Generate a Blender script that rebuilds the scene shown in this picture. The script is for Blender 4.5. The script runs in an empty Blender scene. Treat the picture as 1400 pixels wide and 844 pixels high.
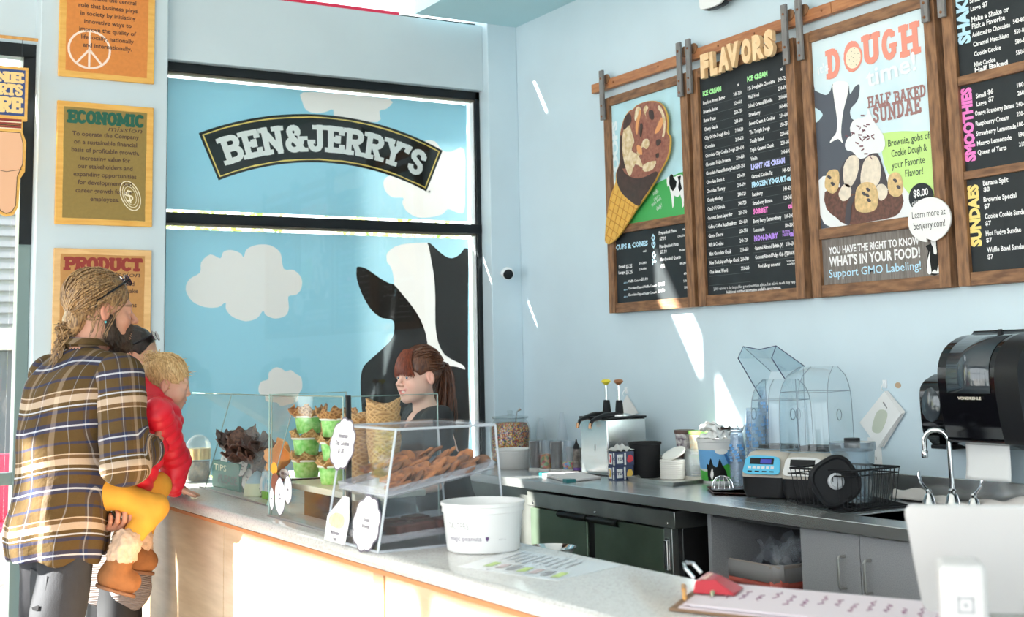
import bpy, bmesh, math, random
import numpy as np
from mathutils import Vector, Matrix
random.seed(7); RNG = np.random.default_rng(7)
S = bpy.context.scene
COL = S.collection
# ------------------------------------------------------------------ camera
CAMH = 1.46
FPX = 1768.33; PPY = 273.58        # the photograph is cropped: its optical axis sits above the middle
YAW, PIT, ROL = [math.radians(a) for a in (30.5616, 7.1904, -1.2175)]
cf = Vector((math.sin(YAW)*math.cos(PIT), math.cos(YAW)*math.cos(PIT), math.sin(PIT)))
cr = Vector((math.cos(YAW), -math.sin(YAW), 0)); cu = cr.cross(cf)
cr, cu = math.cos(ROL)*cr + math.sin(ROL)*cu, -math.sin(ROL)*cr + math.cos(ROL)*cu
cam = bpy.data.cameras.new('camera'); camo = bpy.data.objects.new('camera', cam); COL.objects.link(camo)
camo.matrix_world = Matrix(((cr.x, cu.x, -cf.x, 0), (cr.y, cu.y, -cf.y, 0), (cr.z, cu.z, -cf.z, CAMH), (0, 0, 0, 1)))
cam.sensor_width = 36; cam.lens = 36*FPX/1400; cam.shift_y = -(422-PPY)/1400; cam.clip_start = .05; cam.clip_end = 300
cam.dof.use_dof = True; cam.dof.focus_distance = 5.3; cam.dof.aperture_fstop = 4.0
S.camera = camo
# ------------------------------------------------------------------ view, world, sun
S.view_settings.view_transform = 'Standard'; S.view_settings.look = 'None'
S.view_settings.gamma = 1; S.view_settings.exposure = 1.24
S.view_settings.use_curve_mapping = False
S.cycles.max_bounces = 8; S.cycles.diffuse_bounces = 5; S.cycles.glossy_bounces = 4
S.cycles.transmission_bounces = 8; S.cycles.transparent_max_bounces = 24
S.cycles.sample_clamp_indirect = 6; S.cycles.caustics_reflective = False; S.cycles.caustics_refractive = False
W = bpy.data.worlds.new('sky'); S.world = W; W.use_nodes = True
bg = W.node_tree.nodes['Background']; bg.inputs[0].default_value = (.93, .965, 1, 1); bg.inputs[1].default_value = 2.3
SUN_DIR = Vector((1, -.35, -.55)).normalized()
sl = bpy.data.lights.new('sun', 'SUN'); sl.energy = 26; sl.angle = .009; sl.color = (1, .95, .86)
so = bpy.data.objects.new('sun', sl); COL.objects.link(so); so.rotation_euler = SUN_DIR.to_track_quat('-Z', 'Y').to_euler(); so.location = (-6, 9, 8)

# ------------------------------------------------------------------ measuring helper: a pixel of the photograph onto a plane of the room
def P(px, py, ax, v):
    d = cf + cr*((px-700)/FPX) - cu*((py-PPY)/FPX)
    o = Vector((0, 0, CAMH)); return o + d*((v-o[ax])/d[ax])

# ------------------------------------------------------------------ materials
MATS = {}
def mat(name, col=(.8,.8,.8), rough=.5, metal=0, noise=0, nscale=20, bump=0, bscale=60, spec=.5, emit=None, stretch=None, trans=0, coat=0, col2=None):
    if name in MATS: return MATS[name]
    m = bpy.data.materials.new(name); m.use_nodes = True; nt = m.node_tree; N = nt.nodes; L = nt.links
    b = N['Principled BSDF']; b.inputs['Base Color'].default_value = (*col, 1); b.inputs['Roughness'].default_value = rough
    b.inputs['Metallic'].default_value = metal; b.inputs['Specular IOR Level'].default_value = spec
    b.inputs['Coat Weight'].default_value = coat
    if noise or bump:
        tc = N.new('ShaderNodeTexCoord'); mp = N.new('ShaderNodeMapping'); L.new(tc.outputs['Object'], mp.inputs[0])
        if stretch: mp.inputs['Scale'].default_value = stretch
    if noise:
        n = N.new('ShaderNodeTexNoise'); n.inputs['Scale'].default_value = nscale; n.inputs['Detail'].default_value = 5; L.new(mp.outputs[0], n.inputs[0])
        r = N.new('ShaderNodeValToRGB'); c2 = col2 or tuple(max(0, c*(1-noise)) for c in col)
        r.color_ramp.elements[0].position = .35; r.color_ramp.elements[1].position = .65
        r.color_ramp.elements[0].color = (*c2, 1); r.color_ramp.elements[1].color = (*col, 1)
        L.new(n.outputs[0], r.inputs[0]); L.new(r.outputs[0], b.inputs['Base Color'])
    if bump:
        n2 = N.new('ShaderNodeTexNoise'); n2.inputs['Scale'].default_value = bscale; n2.inputs['Detail'].default_value = 3; L.new(mp.outputs[0], n2.inputs[0])
        bp = N.new('ShaderNodeBump'); bp.inputs['Strength'].default_value = bump; bp.inputs['Distance'].default_value = .003
        L.new(n2.outputs[0], bp.inputs['Height']); L.new(bp.outputs[0], b.inputs['Normal'])
    if trans:
        t = N.new('ShaderNodeBsdfTranslucent'); mx = N.new('ShaderNodeMixShader'); mx.inputs[0].default_value = trans
        if noise: L.new(r.outputs[0], t.inputs[0])
        else: t.inputs[0].default_value = (*col, 1)
        L.new(b.outputs[0], mx.inputs[1]); L.new(t.outputs[0], mx.inputs[2]); L.new(mx.outputs[0], N['Material Output'].inputs[0])
    if emit: b.inputs['Emission Color'].default_value = (*col, 1); b.inputs['Emission Strength'].default_value = emit
    MATS[name] = m; return m
def glassy(name, tint=(1,1,1), refl=1.0, rough=.02, haze=0, hazecol=(.8,.85,.9)):
    """thin clear sheet: see-through with Fresnel reflection, optionally a little milky"""
    if name in MATS: return MATS[name]
    m = bpy.data.materials.new(name); m.use_nodes = True; nt = m.node_tree; N = nt.nodes; L = nt.links
    N.remove(N['Principled BSDF'])
    t = N.new('ShaderNodeBsdfTransparent'); t.inputs[0].default_value = (*tint, 1)
    g = N.new('ShaderNodeBsdfGlossy'); g.inputs['Roughness'].default_value = rough
    lw = N.new('ShaderNodeLayerWeight'); lw.inputs[0].default_value = .5
    pw = N.new('ShaderNodeMath'); pw.operation = 'POWER'; pw.inputs[1].default_value = 5; L.new(lw.outputs['Facing'], pw.inputs[0])
    mm = N.new('ShaderNodeMath'); mm.operation = 'MULTIPLY_ADD'; mm.inputs[1].default_value = .9*refl; mm.inputs[2].default_value = .035*refl; L.new(pw.outputs[0], mm.inputs[0]); mm.use_clamp = True
    mx = N.new('ShaderNodeMixShader'); L.new(mm.outputs[0], mx.inputs[0]); L.new(t.outputs[0], mx.inputs[1]); L.new(g.outputs[0], mx.inputs[2])
    out = mx
    if haze:
        d = N.new('ShaderNodeBsdfDiffuse'); d.inputs[0].default_value = (*hazecol, 1)
        m2 = N.new('ShaderNodeMixShader'); m2.inputs[0].default_value = haze; L.new(mx.outputs[0], m2.inputs[1]); L.new(d.outputs[0], m2.inputs[2]); out = m2
    L.new(out.outputs[0], N['Material Output'].inputs[0]); MATS[name] = m; return m
def attrmat(name, rough=.6, bump=0, bscale=80, sss=0, spec=.4, aniso=None):
    """colour read from the mesh attribute 'col' (the thing's own colours)"""
    if name in MATS: return MATS[name]
    m = mat(name, rough=rough, bump=bump, bscale=bscale, spec=spec); N = m.node_tree.nodes; L = m.node_tree.links
    a = N.new('ShaderNodeAttribute'); a.attribute_name = 'col'; L.new(a.outputs['Color'], N['Principled BSDF'].inputs['Base Color'])
    if sss: N['Principled BSDF'].inputs['Subsurface Weight'].default_value = sss; N['Principled BSDF'].inputs['Subsurface Radius'].default_value = (.01,.004,.002)
    return m

# ------------------------------------------------------------------ mesh building
class MB:
    def __init__(s): s.v = []; s.f = []; s.m = []
    def add(s, v, f, m=0):
        o = len(s.v); s.v += [tuple(a) for a in v]; s.f += [tuple(i+o for i in a) for a in f]; s.m += [m]*len(f) if isinstance(m, int) else list(m); return s
    def box(s, a, b, m=0, rz=0, piv=None):
        x0,y0,z0 = a; x1,y1,z1 = b
        v = [(x,y,z) for z in (z0,z1) for y in (y0,y1) for x in (x0,x1)]
        if rz:
            cx,cy = piv if piv else ((x0+x1)/2,(y0+y1)/2); c_,s_ = math.cos(rz),math.sin(rz)
            v = [(cx+(x-cx)*c_-(y-cy)*s_, cy+(x-cx)*s_+(y-cy)*c_, z) for x,y,z in v]
        return s.add(v, [(0,2,3,1),(4,5,7,6),(0,1,5,4),(2,6,7,3),(0,4,6,2),(1,3,7,5)], m)
    def obox(s, c, X, Y, Z, m=0):
        """box centred at c with half-vectors X, Y, Z"""
        c=Vector(c);X=Vector(X);Y=Vector(Y);Z=Vector(Z)
        v=[c+X*i+Y*j+Z*k for k in (-1,1) for j in (-1,1) for i in (-1,1)]
        return s.add(v, [(0,2,3,1),(4,5,7,6),(0,1,5,4),(2,6,7,3),(0,4,6,2),(1,3,7,5)], m)
    def tube(s, pts, r, n=8, m=0, caps=True, closed=False, flat=1):
        pts = [Vector(p) for p in pts]; k = len(pts); rr = r if isinstance(r, (list, tuple)) else [r]*k
        v = []; up = None
        for i, p in enumerate(pts):
            if closed: t = pts[(i+1)%k]-pts[i-1]
            else: t = pts[min(i+1,k-1)]-pts[max(i-1,0)]
            if t.length < 1e-9: t = Vector((0,0,1))
            t.normalize()
            if up is None:
                a = Vector((0,0,1)) if abs(t.z) < .9 else Vector((1,0,0)); up = (a - t*a.dot(t)).normalized()
            else: up = (up - t*up.dot(t)); up = up.normalized() if up.length > 1e-6 else Vector((1,0,0))
            b = t.cross(up)
            for j in range(n):
                a = 2*math.pi*j/n; v.append(p + up*(math.cos(a)*rr[i]*flat) + b*(math.sin(a)*rr[i]))
        f = []
        for i in range(k if closed else k-1):
            i2 = (i+1)%k
            for j in range(n): f.append((i*n+j, i*n+(j+1)%n, i2*n+(j+1)%n, i2*n+j))
        if caps and not closed: f += [tuple(range(n))[::-1], tuple((k-1)*n+j for j in range(n))]
        return s.add(v, f, m)
    def lathe(s, prof, c=(0,0,0), n=24, m=0, ax=(0,0,1), sx=1, sy=1, power=None, rz=0):
        """prof: list of (radius, height); power<1 squares the section"""
        c = Vector(c); A = Vector(ax).normalized(); q = Vector((0,0,1)).rotation_difference(A)
        v = []
        for r, h in prof:
            for j in range(n):
                a = 2*math.pi*j/n; ca, sa = math.cos(a), math.sin(a)
                if power: ca, sa = math.copysign(abs(ca)**power, ca), math.copysign(abs(sa)**power, sa)
                x, y = r*ca*sx, r*sa*sy
                if rz: x, y = x*math.cos(rz)-y*math.sin(rz), x*math.sin(rz)+y*math.cos(rz)
                v.append(c + q @ Vector((x, y, h)))
        f = []
        for i in range(len(prof)-1):
            for j in range(n): f.append((i*n+j, i*n+(j+1)%n, (i+1)*n+(j+1)%n, (i+1)*n+j))
        if prof[0][0] > 1e-5: f.append(tuple(range(n))[::-1])
        if prof[-1][0] > 1e-5: f.append(tuple((len(prof)-1)*n+j for j in range(n)))
        return s.add(v, f, m)
    def cyl(s, p0, p1, r, n=16, m=0, r1=None): return s.tube([p0, p1], [r, r if r1 is None else r1], n, m)
    def ball(s, c, r, n=12, m=0, sc=(1,1,1)):
        k = max(4, n//2); c = Vector(c); v = [c+Vector((0,0,-r*sc[2]))]
        for i in range(1, k):
            a = -math.pi/2+math.pi*i/k
            for j in range(n):
                b = 2*math.pi*j/n; v.append(c+Vector((r*sc[0]*math.cos(a)*math.cos(b), r*sc[1]*math.cos(a)*math.sin(b), r*sc[2]*math.sin(a))))
        v.append(c+Vector((0,0,r*sc[2]))); f = []
        for j in range(n): f.append((0, 1+(j+1)%n, 1+j))
        for i in range(k-2):
            for j in range(n): f.append((1+i*n+j, 1+i*n+(j+1)%n, 1+(i+1)*n+(j+1)%n, 1+(i+1)*n+j))
        e = len(v)-1
        for j in range(n): f.append((e, 1+(k-2)*n+j, 1+(k-2)*n+(j+1)%n))
        return s.add(v, f, m)
    def prism(s, poly, fr, t, m=0):
        """2-D polygon in frame fr=(origin, X, Y, N), pushed t along N; tessellated so that concave outlines work"""
        from mathutils.geometry import tessellate_polygon
        O, X, Y, N_ = [Vector(a) for a in fr]; k = len(poly)
        fl = [O+X*a+Y*b for a, b in poly]
        if t == 0: return s.add(fl, [tuple(x) for x in tessellate_polygon([[Vector((a,b,0)) for a,b in poly]])], m)
        v = fl+[p+N_*t for p in fl]; tr = tessellate_polygon([[Vector((a,b,0)) for a,b in poly]])
        f = [tuple(x) for x in tr]+[tuple(i+k for i in x) for x in tr]+[(i,(i+1)%k,(i+1)%k+k,i+k) for i in range(k)]
        return s.add(v, f, m)
    def grid(s, fn, nu, nv, m=0, cu_=False):
        v = [fn(i/nu, j/nv) for i in range(nu+1) for j in range(nv+1)]; w = nv+1
        return s.add(v, [(i*w+j, i*w+j+1, (i+1)*w+j+1, (i+1)*w+j) for i in range(nu) for j in range(nv)], m)
    def move(s, M, start=0):
        s.v = s.v[:start]+[tuple(M @ Vector(p)) for p in s.v[start:]]; return s

WL = {}
def wloc(o): return WL.get(o.name, Vector((0,0,0)))
def link(o, parent):
    COL.objects.link(o)
    if parent:
        o.parent = parent; o.matrix_parent_inverse = Matrix.Translation(-wloc(parent))
        # wloc(parent) is the parent's world position; children are written in world coordinates
def recalc(me):
    b = bmesh.new(); b.from_mesh(me); bmesh.ops.recalc_face_normals(b, faces=b.faces); b.to_mesh(me); b.free()
def obj(name, mb, mats, parent=None, bevel=0, seg=2, smooth=True, solid=0, label=None, kind=None, fixn=True, subd=0, local=False):
    me = bpy.data.meshes.new(name); me.from_pydata(mb.v, [], mb.f)
    for m in (mats if isinstance(mats, (list, tuple)) else [mats]): me.materials.append(m)
    if any(mb.m): me.polygons.foreach_set('material_index', mb.m)
    if fixn: recalc(me)
    if smooth: me.shade_smooth(); me.set_sharp_from_angle(angle=math.radians(38))
    o = bpy.data.objects.new(name, me)
    if local:
        COL.objects.link(o)
        if parent: o.parent = parent
    else: link(o, parent)
    if not parent:
        WL[o.name] = Vector((0,0,0))
    if solid: md = o.modifiers.new('solid', 'SOLIDIFY'); md.thickness = solid; md.offset = 0
    if subd: md = o.modifiers.new('sub', 'SUBSURF'); md.levels = md.render_levels = subd
    if bevel: md = o.modifiers.new('bevel', 'BEVEL'); md.width = bevel; md.segments = seg; md.limit_method = 'ANGLE'; md.angle_limit = math.radians(40)
    if label: o['label'] = label
    if kind: o['kind'] = kind
    elif name.split('.')[0] in ('lettering','poster_lettering','menu_lettering','price_lettering','label_lettering','rule_lines','script_lettering','scoop_print','sundae_print','waffle_lines','print_marks','panel_print','slots','bolt','rail_screw','screw','measure_marks','print'): o['kind'] = 'stuff'
    return o
def tag(o, label, cat, group=None, kind=None):
    o['label'] = label; o['category'] = cat
    if group: o['group'] = group
    if kind: o['kind'] = kind
    return o
def thing(name, label, cat, loc=(0,0,0), group=None, rz=0):
    o = bpy.data.objects.new(name, None); COL.objects.link(o); o.location = loc; o.rotation_euler[2] = rz; o.empty_display_size = .05
    WL[o.name] = Vector(loc); return tag(o, label, cat, group)
def dup(root, loc, rz=0, label=None, group=None, scale=None):
    def cp(o, parent):
        c = o.copy(); COL.objects.link(c); c.parent = parent
        for ch in o.children: cp(ch, c)
        return c
    r = cp(root, None); r.location = loc; r.rotation_euler[2] = rz
    if scale: r.scale = scale
    if label: r['label'] = label
    if group: r['group'] = group
    return r
def struct(name, mb, mats, **k):
    o = obj(name, mb, mats, **k); o['kind'] = 'structure'; return o

# ------------------------------------------------------------------ lettering
_tc = {}
def text_geo(s, bold=0.0, res=2):
    key = (s, bold, res)
    if key in _tc: return _tc[key]
    cu_ = bpy.data.curves.new('t', 'FONT'); cu_.body = s; cu_.size = 1; cu_.resolution_u = res; cu_.offset = bold; cu_.fill_mode = 'FRONT'; cu_.dimensions = '2D'
    o = bpy.data.objects.new('t', cu_); COL.objects.link(o); bpy.context.view_layer.update()
    me = bpy.data.meshes.new_from_object(o)
    v = [tuple(x.co) for x in me.vertices]; f = [tuple(p.vertices) for p in me.polygons]
    bpy.data.objects.remove(o); bpy.data.curves.remove(cu_); bpy.data.meshes.remove(me)
    _tc[key] = (v, f); return v, f
def letter(mb, s, fr, x, y, h, w=None, bold=.02, m=0, align='l', t=0, rot=0, res=2, arc=None, shear=0):
    """print s with cap height about h at (x, y) of frame fr; w fits the width"""
    O, X, Y, N_ = [Vector(a) for a in fr]; v, f = text_geo(s, bold, res)
    if not v: return
    x0 = min(a[0] for a in v); x1 = max(a[0] for a in v); sc = h/.70; sx = sc if w is None else w/(x1-x0); W_ = (x1-x0)*sx
    off = {'l': 0, 'c': -W_/2, 'r': -W_}[align]; c_, s_ = math.cos(rot), math.sin(rot); out = []
    for a, b, _ in v:
        u = (a-x0)*sx+off+shear*b*sc; q = b*sc
        u, q = u*c_-q*s_, u*s_+q*c_
        uu, qq = x+u, y+q
        if arc: uu, qq = arc(uu, qq)
        out.append(O+X*uu+Y*qq+N_*t)
    mb.add(out, f, m)
# slab-serif display letters drawn from strokes (for the sign and poster headings)
def _arc(cx, cy, rx, ry, a0, a1, n=9): return [(cx+rx*math.cos(math.radians(a0+(a1-a0)*i/n)), cy+ry*math.sin(math.radians(a0+(a1-a0)*i/n))) for i in range(n+1)]
GLY = { # strokes on a 0..1 high, w wide cell; serif marks: (x, y, halfwidth)
 'B': (.72, [[(.18,0),(.18,1)], [(.18,.93)]+_arc(.42,.74,.19,.19,90,-90)+[(.18,.55)], [(.18,.51)]+_arc(.44,.29,.21,.22,90,-90)+[(.18,.07)]], [(.14,.0,.14),(.14,1,.14)]),
 'E': (.68, [[(.18,0),(.18,1)], [(.18,.93),(.6,.93)], [(.18,.5),(.46,.5)], [(.18,.07),(.62,.07)], [(.6,.93),(.6,.74)], [(.62,.07),(.62,.27)], [(.46,.4),(.46,.62)]], [(.14,0,.14),(.14,1,.14)]),
 'N': (.84, [[(.18,0),(.18,1)], [(.66,0),(.66,1)], [(.16,.95),(.68,.05)]], [(.18,0,.17),(.13,1,.13),(.66,1,.17)]),
 '&': (.84, [_arc(.36,.76,.15,.17,-40,250,12), [(.25,.62),(.66,.06)], _arc(.34,.27,.22,.22,120,330,12)+[(.6,.34),(.64,.5)]], [(.68,.5,.14),(.7,.04,.12)]),
 'J': (.66, [[(.46,1),(.46,.28)]+_arc(.28,.26,.18,.2,0,-180,8)+[(.1,.34)]], [(.44,1,.2),(.13,.36,.1)]),
 'R': (.76, [[(.18,0),(.18,1)], [(.18,.93)]+_arc(.44,.72,.19,.21,90,-90)+[(.18,.49)], [(.38,.5),(.62,.04)]], [(.18,0,.17),(.14,1,.14),(.65,0,.14)]),
 'Y': (.76, [[(.14,.97),(.38,.5),(.62,.97)], [(.38,.5),(.38,0)]], [(.14,1,.16),(.62,1,.16),(.38,0,.18)]),
 "'": (.24, [[(.14,.98),(.08,.72)]], []),
 'S': (.64, [[(.52,.72)]+_arc(.31,.74,.2,.2,20,200,8)+[(.14,.62),(.46,.42)]+_arc(.31,.26,.2,.2,30,-170,8)+[(.1,.28)]], [(.52,.8,.05),(.1,.2,.05)]),
 'C': (.7, [_arc(.38,.5,.26,.43,50,310,14)], [(.56,.82,.06),(.56,.18,.06)]),
 'O': (.74, [_arc(.37,.5,.25,.43,0,360,16)], []),
 'G': (.76, [_arc(.38,.5,.26,.43,50,300,14)+[(.58,.2),(.58,.42)]], [(.56,.82,.06),(.56,.44,.14)]),
 'M': (1.0, [[(.16,0),(.2,1)], [(.84,0),(.8,1)], [(.2,.95),(.5,.2),(.8,.95)]], [(.16,0,.15),(.84,0,.15),(.16,1,.14),(.84,1,.14)]),
 'I': (.4, [[(.2,0),(.2,1)]], [(.2,0,.17),(.2,1,.17)]),
 'P': (.7, [[(.18,0),(.18,1)], [(.18,.93)]+_arc(.42,.7,.2,.23,90,-90)+[(.18,.47)]], [(.18,0,.18),(.14,1,.14)]),
 'D': (.76, [[(.18,0),(.18,1)], [(.18,.93),(.34,.93)]+_arc(.34,.5,.28,.43,90,-90,10)+[(.18,.07)]], [(.14,0,.14),(.14,1,.14)]),
 'U': (.76, [[(.16,1),(.16,.3)]+_arc(.38,.3,.22,.23,180,360,10)+[(.6,1)]], [(.16,1,.16),(.6,1,.16)]),
 'T': (.7, [[(.35,0),(.35,1)], [(.06,.93),(.64,.93)], [(.08,.93),(.08,.74)], [(.62,.93),(.62,.74)]], [(.35,0,.18)]),
 'H': (.84, [[(.18,0),(.18,1)], [(.66,0),(.66,1)], [(.18,.5),(.66,.5)]], [(.18,0,.17),(.18,1,.17),(.66,0,.17),(.66,1,.17)]),
 'A': (.8, [[(.12,0),(.38,1)], [(.68,0),(.42,1)], [(.22,.32),(.58,.32)]], [(.12,0,.14),(.68,0,.14),(.38,1,.14)]),
 'L': (.66, [[(.18,0),(.18,1)], [(.18,.07),(.6,.07)], [(.6,.07),(.6,.3)]], [(.18,1,.17),(.14,0,.12)]),
 'F': (.66, [[(.18,0),(.18,1)], [(.18,.93),(.6,.93)], [(.18,.5),(.46,.5)], [(.6,.93),(.6,.72)]], [(.18,0,.18),(.14,1,.14)]),
 'K': (.8, [[(.18,0),(.18,1)], [(.2,.42),(.62,.97)], [(.36,.6),(.66,.03)]], [(.18,0,.17),(.18,1,.17),(.66,0,.14),(.62,1,.13)]),
 '.': (.3, [[(.12,.06),(.16,.06)]], []), ' ': (.4, [], [])}
def stroke_quads(pts, w):
    out = []
    for (a, b), (c, d) in zip(pts, pts[1:]):
        l = math.hypot(c-a, d-b) or 1e-6; nx, ny = -(d-b)/l*w/2, (c-a)/l*w/2; ex, ey = (c-a)/l*w*.22, (d-b)/l*w*.22
        out.append([(a-ex+nx, b-ey+ny), (a-ex-nx, b-ey-ny), (c+ex-nx, d+ey-ny), (c+ex+nx, d+ey+ny)])
    return out
def slab(mb, s, fr, x, y, h, w=None, wt=.2, m=0, t=0, depth=0, arc=None, gap=.04, serif=.13, shear=0, hfn=None):
    O, X, Y, N_ = [Vector(a) for a in fr]
    tot = sum(GLY[c][0]+gap for c in s)-gap; sx = (w/tot) if w else h; px = 0; zt = t
    for ch in s:
        W_, st, se = GLY[ch]
        quads = [q for p in st for q in stroke_quads(p, wt)]
        if serif:
            for a, b, hw in se:
                y0, y1 = (b, b+serif) if b < .5 else (b-serif, b)
                if b == 0: y0, y1 = -.03, serif
                if b == 1: y0, y1 = 1-serif, 1.03
                if 0 < b < 1: y0, y1 = b-serif*.5, b+serif*.5
                quads.append([(a-hw-.05, y0), (a+hw+.05, y0), (a+hw+.05, y1), (a-hw-.05, y1)])
        for q in quads:
            zt += 2e-6; pl = []
            for a, b in q:
                hh = h*(hfn(x+(px+a)*sx) if hfn else 1)
                u, v = x+(px+a)*sx+shear*b*h, y+b*hh
                if arc: u, v = arc(u, v)
                pl.append(O+X*u+Y*v+N_*zt)
            if depth: mb.add(pl+[p+N_*depth for p in pl], [(0,1,2,3),(4,5,6,7),(0,1,5,4),(1,2,6,5),(2,3,7,6),(3,0,4,7)], m)
            else: mb.add(pl, [(0,1,2,3)], m)
        px += W_+gap
def smooth_poly(pts, n=4):
    """closed Catmull-Rom through pts"""
    out = []; k = len(pts)
    for i in range(k):
        p0, p1, p2, p3 = [pts[(i+j-1) % k] for j in range(4)]
        for q in range(n):
            t = q/n; out.append(tuple(.5*((2*p1[c])+(-p0[c]+p2[c])*t+(2*p0[c]-5*p1[c]+4*p2[c]-p3[c])*t*t+(-p0[c]+3*p1[c]-3*p2[c]+p3[c])*t**3) for c in range(2)))
    return out
def circle(cx, cy, rx, ry=None, n=24): ry = ry or rx; return [(cx+rx*math.cos(2*math.pi*i/n), cy+ry*math.sin(2*math.pi*i/n)) for i in range(n)]

# ================================================================== materials of the setting
def wood(name, c1, c2, ax=(1,1,14), scale=6, rough=.6, bump=.3):
    m = mat(name, c1, rough, noise=.4, nscale=scale, col2=c2, stretch=ax, bump=bump, bscale=scale*4); return m
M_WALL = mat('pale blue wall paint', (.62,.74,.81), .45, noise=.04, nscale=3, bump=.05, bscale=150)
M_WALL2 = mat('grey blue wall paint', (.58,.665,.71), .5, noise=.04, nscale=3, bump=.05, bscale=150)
M_SOF = mat('aqua soffit paint', (.50,.74,.79), .5, noise=.03, nscale=3)
M_WHITE = mat('white gloss trim', (.86,.88,.90), .35)
M_BLK = mat('black window metal', (.008,.011,.014), .4, spec=.3)
M_GRYF = mat('grey green door metal', (.20,.27,.26), .4, metal=.4)
M_FLOOR = mat('polished concrete floor', (.21,.20,.19), .35, noise=.25, nscale=4, bump=.04, bscale=30)
M_CEIL = mat('white ceiling paint', (.82,.85,.86), .7, noise=.03, nscale=2)
M_PAVE = mat('sunlit paving', (.30,.29,.28), .9, noise=.15, nscale=2)
M_GLASS = glassy('window glass', (.97,.99,.99), .8)
XR = 4.0; YP = 6.68; YW = 6.81; ZS = 3.515; ZC = 4.8; XL = -4.1; YB = -3.2
# floor and ceiling
struct('floor', MB().box((XL-.2, YB-.2, -.12), (XR+.15, YW+.25, 0)), M_FLOOR, label='polished grey concrete floor of the shop')
struct('ceiling', MB().box((XL-.2, YB-.2, ZC), (XR+.15, YW+.25, ZC+.12)), M_CEIL)
struct('trim_1', MB().box((3.306, YB, ZS), (XR, YP, ZS+.55)), M_SOF, label='pale aqua dropped soffit along the right wall')
struct('wall_right', MB().box((XR, YB-.2, 0), (XR+.15, YW+.25, ZC)), M_WALL)
# window wall: pillar with the posters, corner column, beam and sill wall
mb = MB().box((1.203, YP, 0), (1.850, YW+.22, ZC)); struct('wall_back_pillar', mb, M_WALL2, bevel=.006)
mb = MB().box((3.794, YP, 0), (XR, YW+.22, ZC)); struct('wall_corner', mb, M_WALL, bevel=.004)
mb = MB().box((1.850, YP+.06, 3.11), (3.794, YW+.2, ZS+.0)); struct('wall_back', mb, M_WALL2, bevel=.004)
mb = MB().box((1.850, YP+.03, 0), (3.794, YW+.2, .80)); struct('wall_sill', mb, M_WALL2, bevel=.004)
# low clerestory over the beam, wall above it
def pane(name, parent, a, b): return obj(name, MB().box(a, b), M_GLASS, parent)
ZK = 3.98
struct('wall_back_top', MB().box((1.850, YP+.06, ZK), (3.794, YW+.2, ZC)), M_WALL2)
cl = struct('window_3', MB().box((1.850, YW+.02, ZS), (3.794, YW+.08, ZS+.035)).box((1.850, YW+.02, ZK-.03), (3.794, YW+.08, ZK)), M_BLK)
M_REDT = mat('red edge strip', (.75,.02,.08), .4)
obj('red_strip', MB().box((1.94, YP+.07, ZS), (3.24, YP+.095, ZS+.022)), M_REDT, cl)
pane('pane', cl, (1.850, YW+.045, ZS+.035), (3.794, YW+.051, ZK-.03))
# big window with the printed shades
fr = MB()
fr.box((1.850, YW-.02, 3.06), (3.794, YW+.06, 3.115)); fr.box((3.764, YW-.02, .80), (3.794, YW+.06, 3.115)); fr.box((1.850, YW-.02, .80), (1.882, YW+.06, 3.115))
fr.box((1.850, YW-.03, 2.238), (3.790, YW+.06, 2.294)); fr.box((1.850, YW-.02, .80), (3.794, YW+.06, .86))
w1 = struct('window_1', fr, M_BLK, bevel=.003)
obj('glazing_bead', MB().box((1.88, YW-.005, 3.048), (3.764, YW+.03, 3.06)).box((1.88, YW-.005, 2.226), (3.764, YW+.03, 2.238)), mat('bronze bead', (.20,.17,.13), .4, .6), w1)
obj('jamb_channel', MB().box((3.754, YW+.0, 2.294), (3.764, YW+.05, 3.05)).box((3.754, YW+.0, .86), (3.764, YW+.05, 2.23)), M_WHITE, w1, bevel=.004)
pane('pane', w1, (1.88, YW+.02, 2.294), (3.745, YW+.026, 3.06)); pane('pane', w1, (1.88, YW+.02, .86), (3.745, YW+.026, 2.238))
# left window / shopfront and the rest of the window wall
fr = MB()
fr.box((XL, YW-.02, 3.06), (1.203, YW+.08, 3.12)); fr.box((1.143, YW-.02, 0), (1.203, YW+.08, 3.06)); fr.box((XL, YW-.02, .92), (1.143, YW+.06, .98)); fr.box((XL, YW-.02, 0), (1.143, YW+.06, .10))
for x in (.14, -.86, -1.86, -2.86): fr.box((x-.03, YW-.02, .1), (x+.03, YW+.08, 3.06))
w2 = struct('window_2', fr, M_GRYF, bevel=.003)
obj('top_rail', MB().box((XL, YW-.028, 3.055), (1.203, YW-.02, 3.125)).box((1.143, YW-.028, 2.1), (1.203, YW-.02, 3.06)), M_BLK, w2)
xs = [XL, -2.86, -1.86, -.86, .14, 1.143]
for a, b in zip(xs, xs[1:]):
    for z0, z1 in ((.1,.92),(.98,3.06)): pane('pane', w2, (a+.03, YW+.02, z0), (b-.03 if b < 1.2 else b, YW+.026, z1))
O1 = (-1.30, -.37, 4.21, 4.56); O2 = (-2.06, -1.51, 4.08, 4.50)          # two added high openings, out of view, shaped to throw the wall's sun patches
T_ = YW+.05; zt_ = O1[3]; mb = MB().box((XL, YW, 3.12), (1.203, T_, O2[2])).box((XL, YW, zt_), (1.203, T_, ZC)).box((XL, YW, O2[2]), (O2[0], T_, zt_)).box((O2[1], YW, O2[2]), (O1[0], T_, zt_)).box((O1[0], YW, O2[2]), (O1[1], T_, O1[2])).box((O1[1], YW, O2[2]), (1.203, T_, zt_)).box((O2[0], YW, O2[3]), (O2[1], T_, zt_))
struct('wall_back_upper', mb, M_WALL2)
w6 = MB()
for x0, x1, z0, z1 in (O1, O2): w6.box((x0, YW+.01, z0), (x1, YW+.045, z0+.012))
w6 = struct('sun_slot_window', w6, M_BLK)
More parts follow.
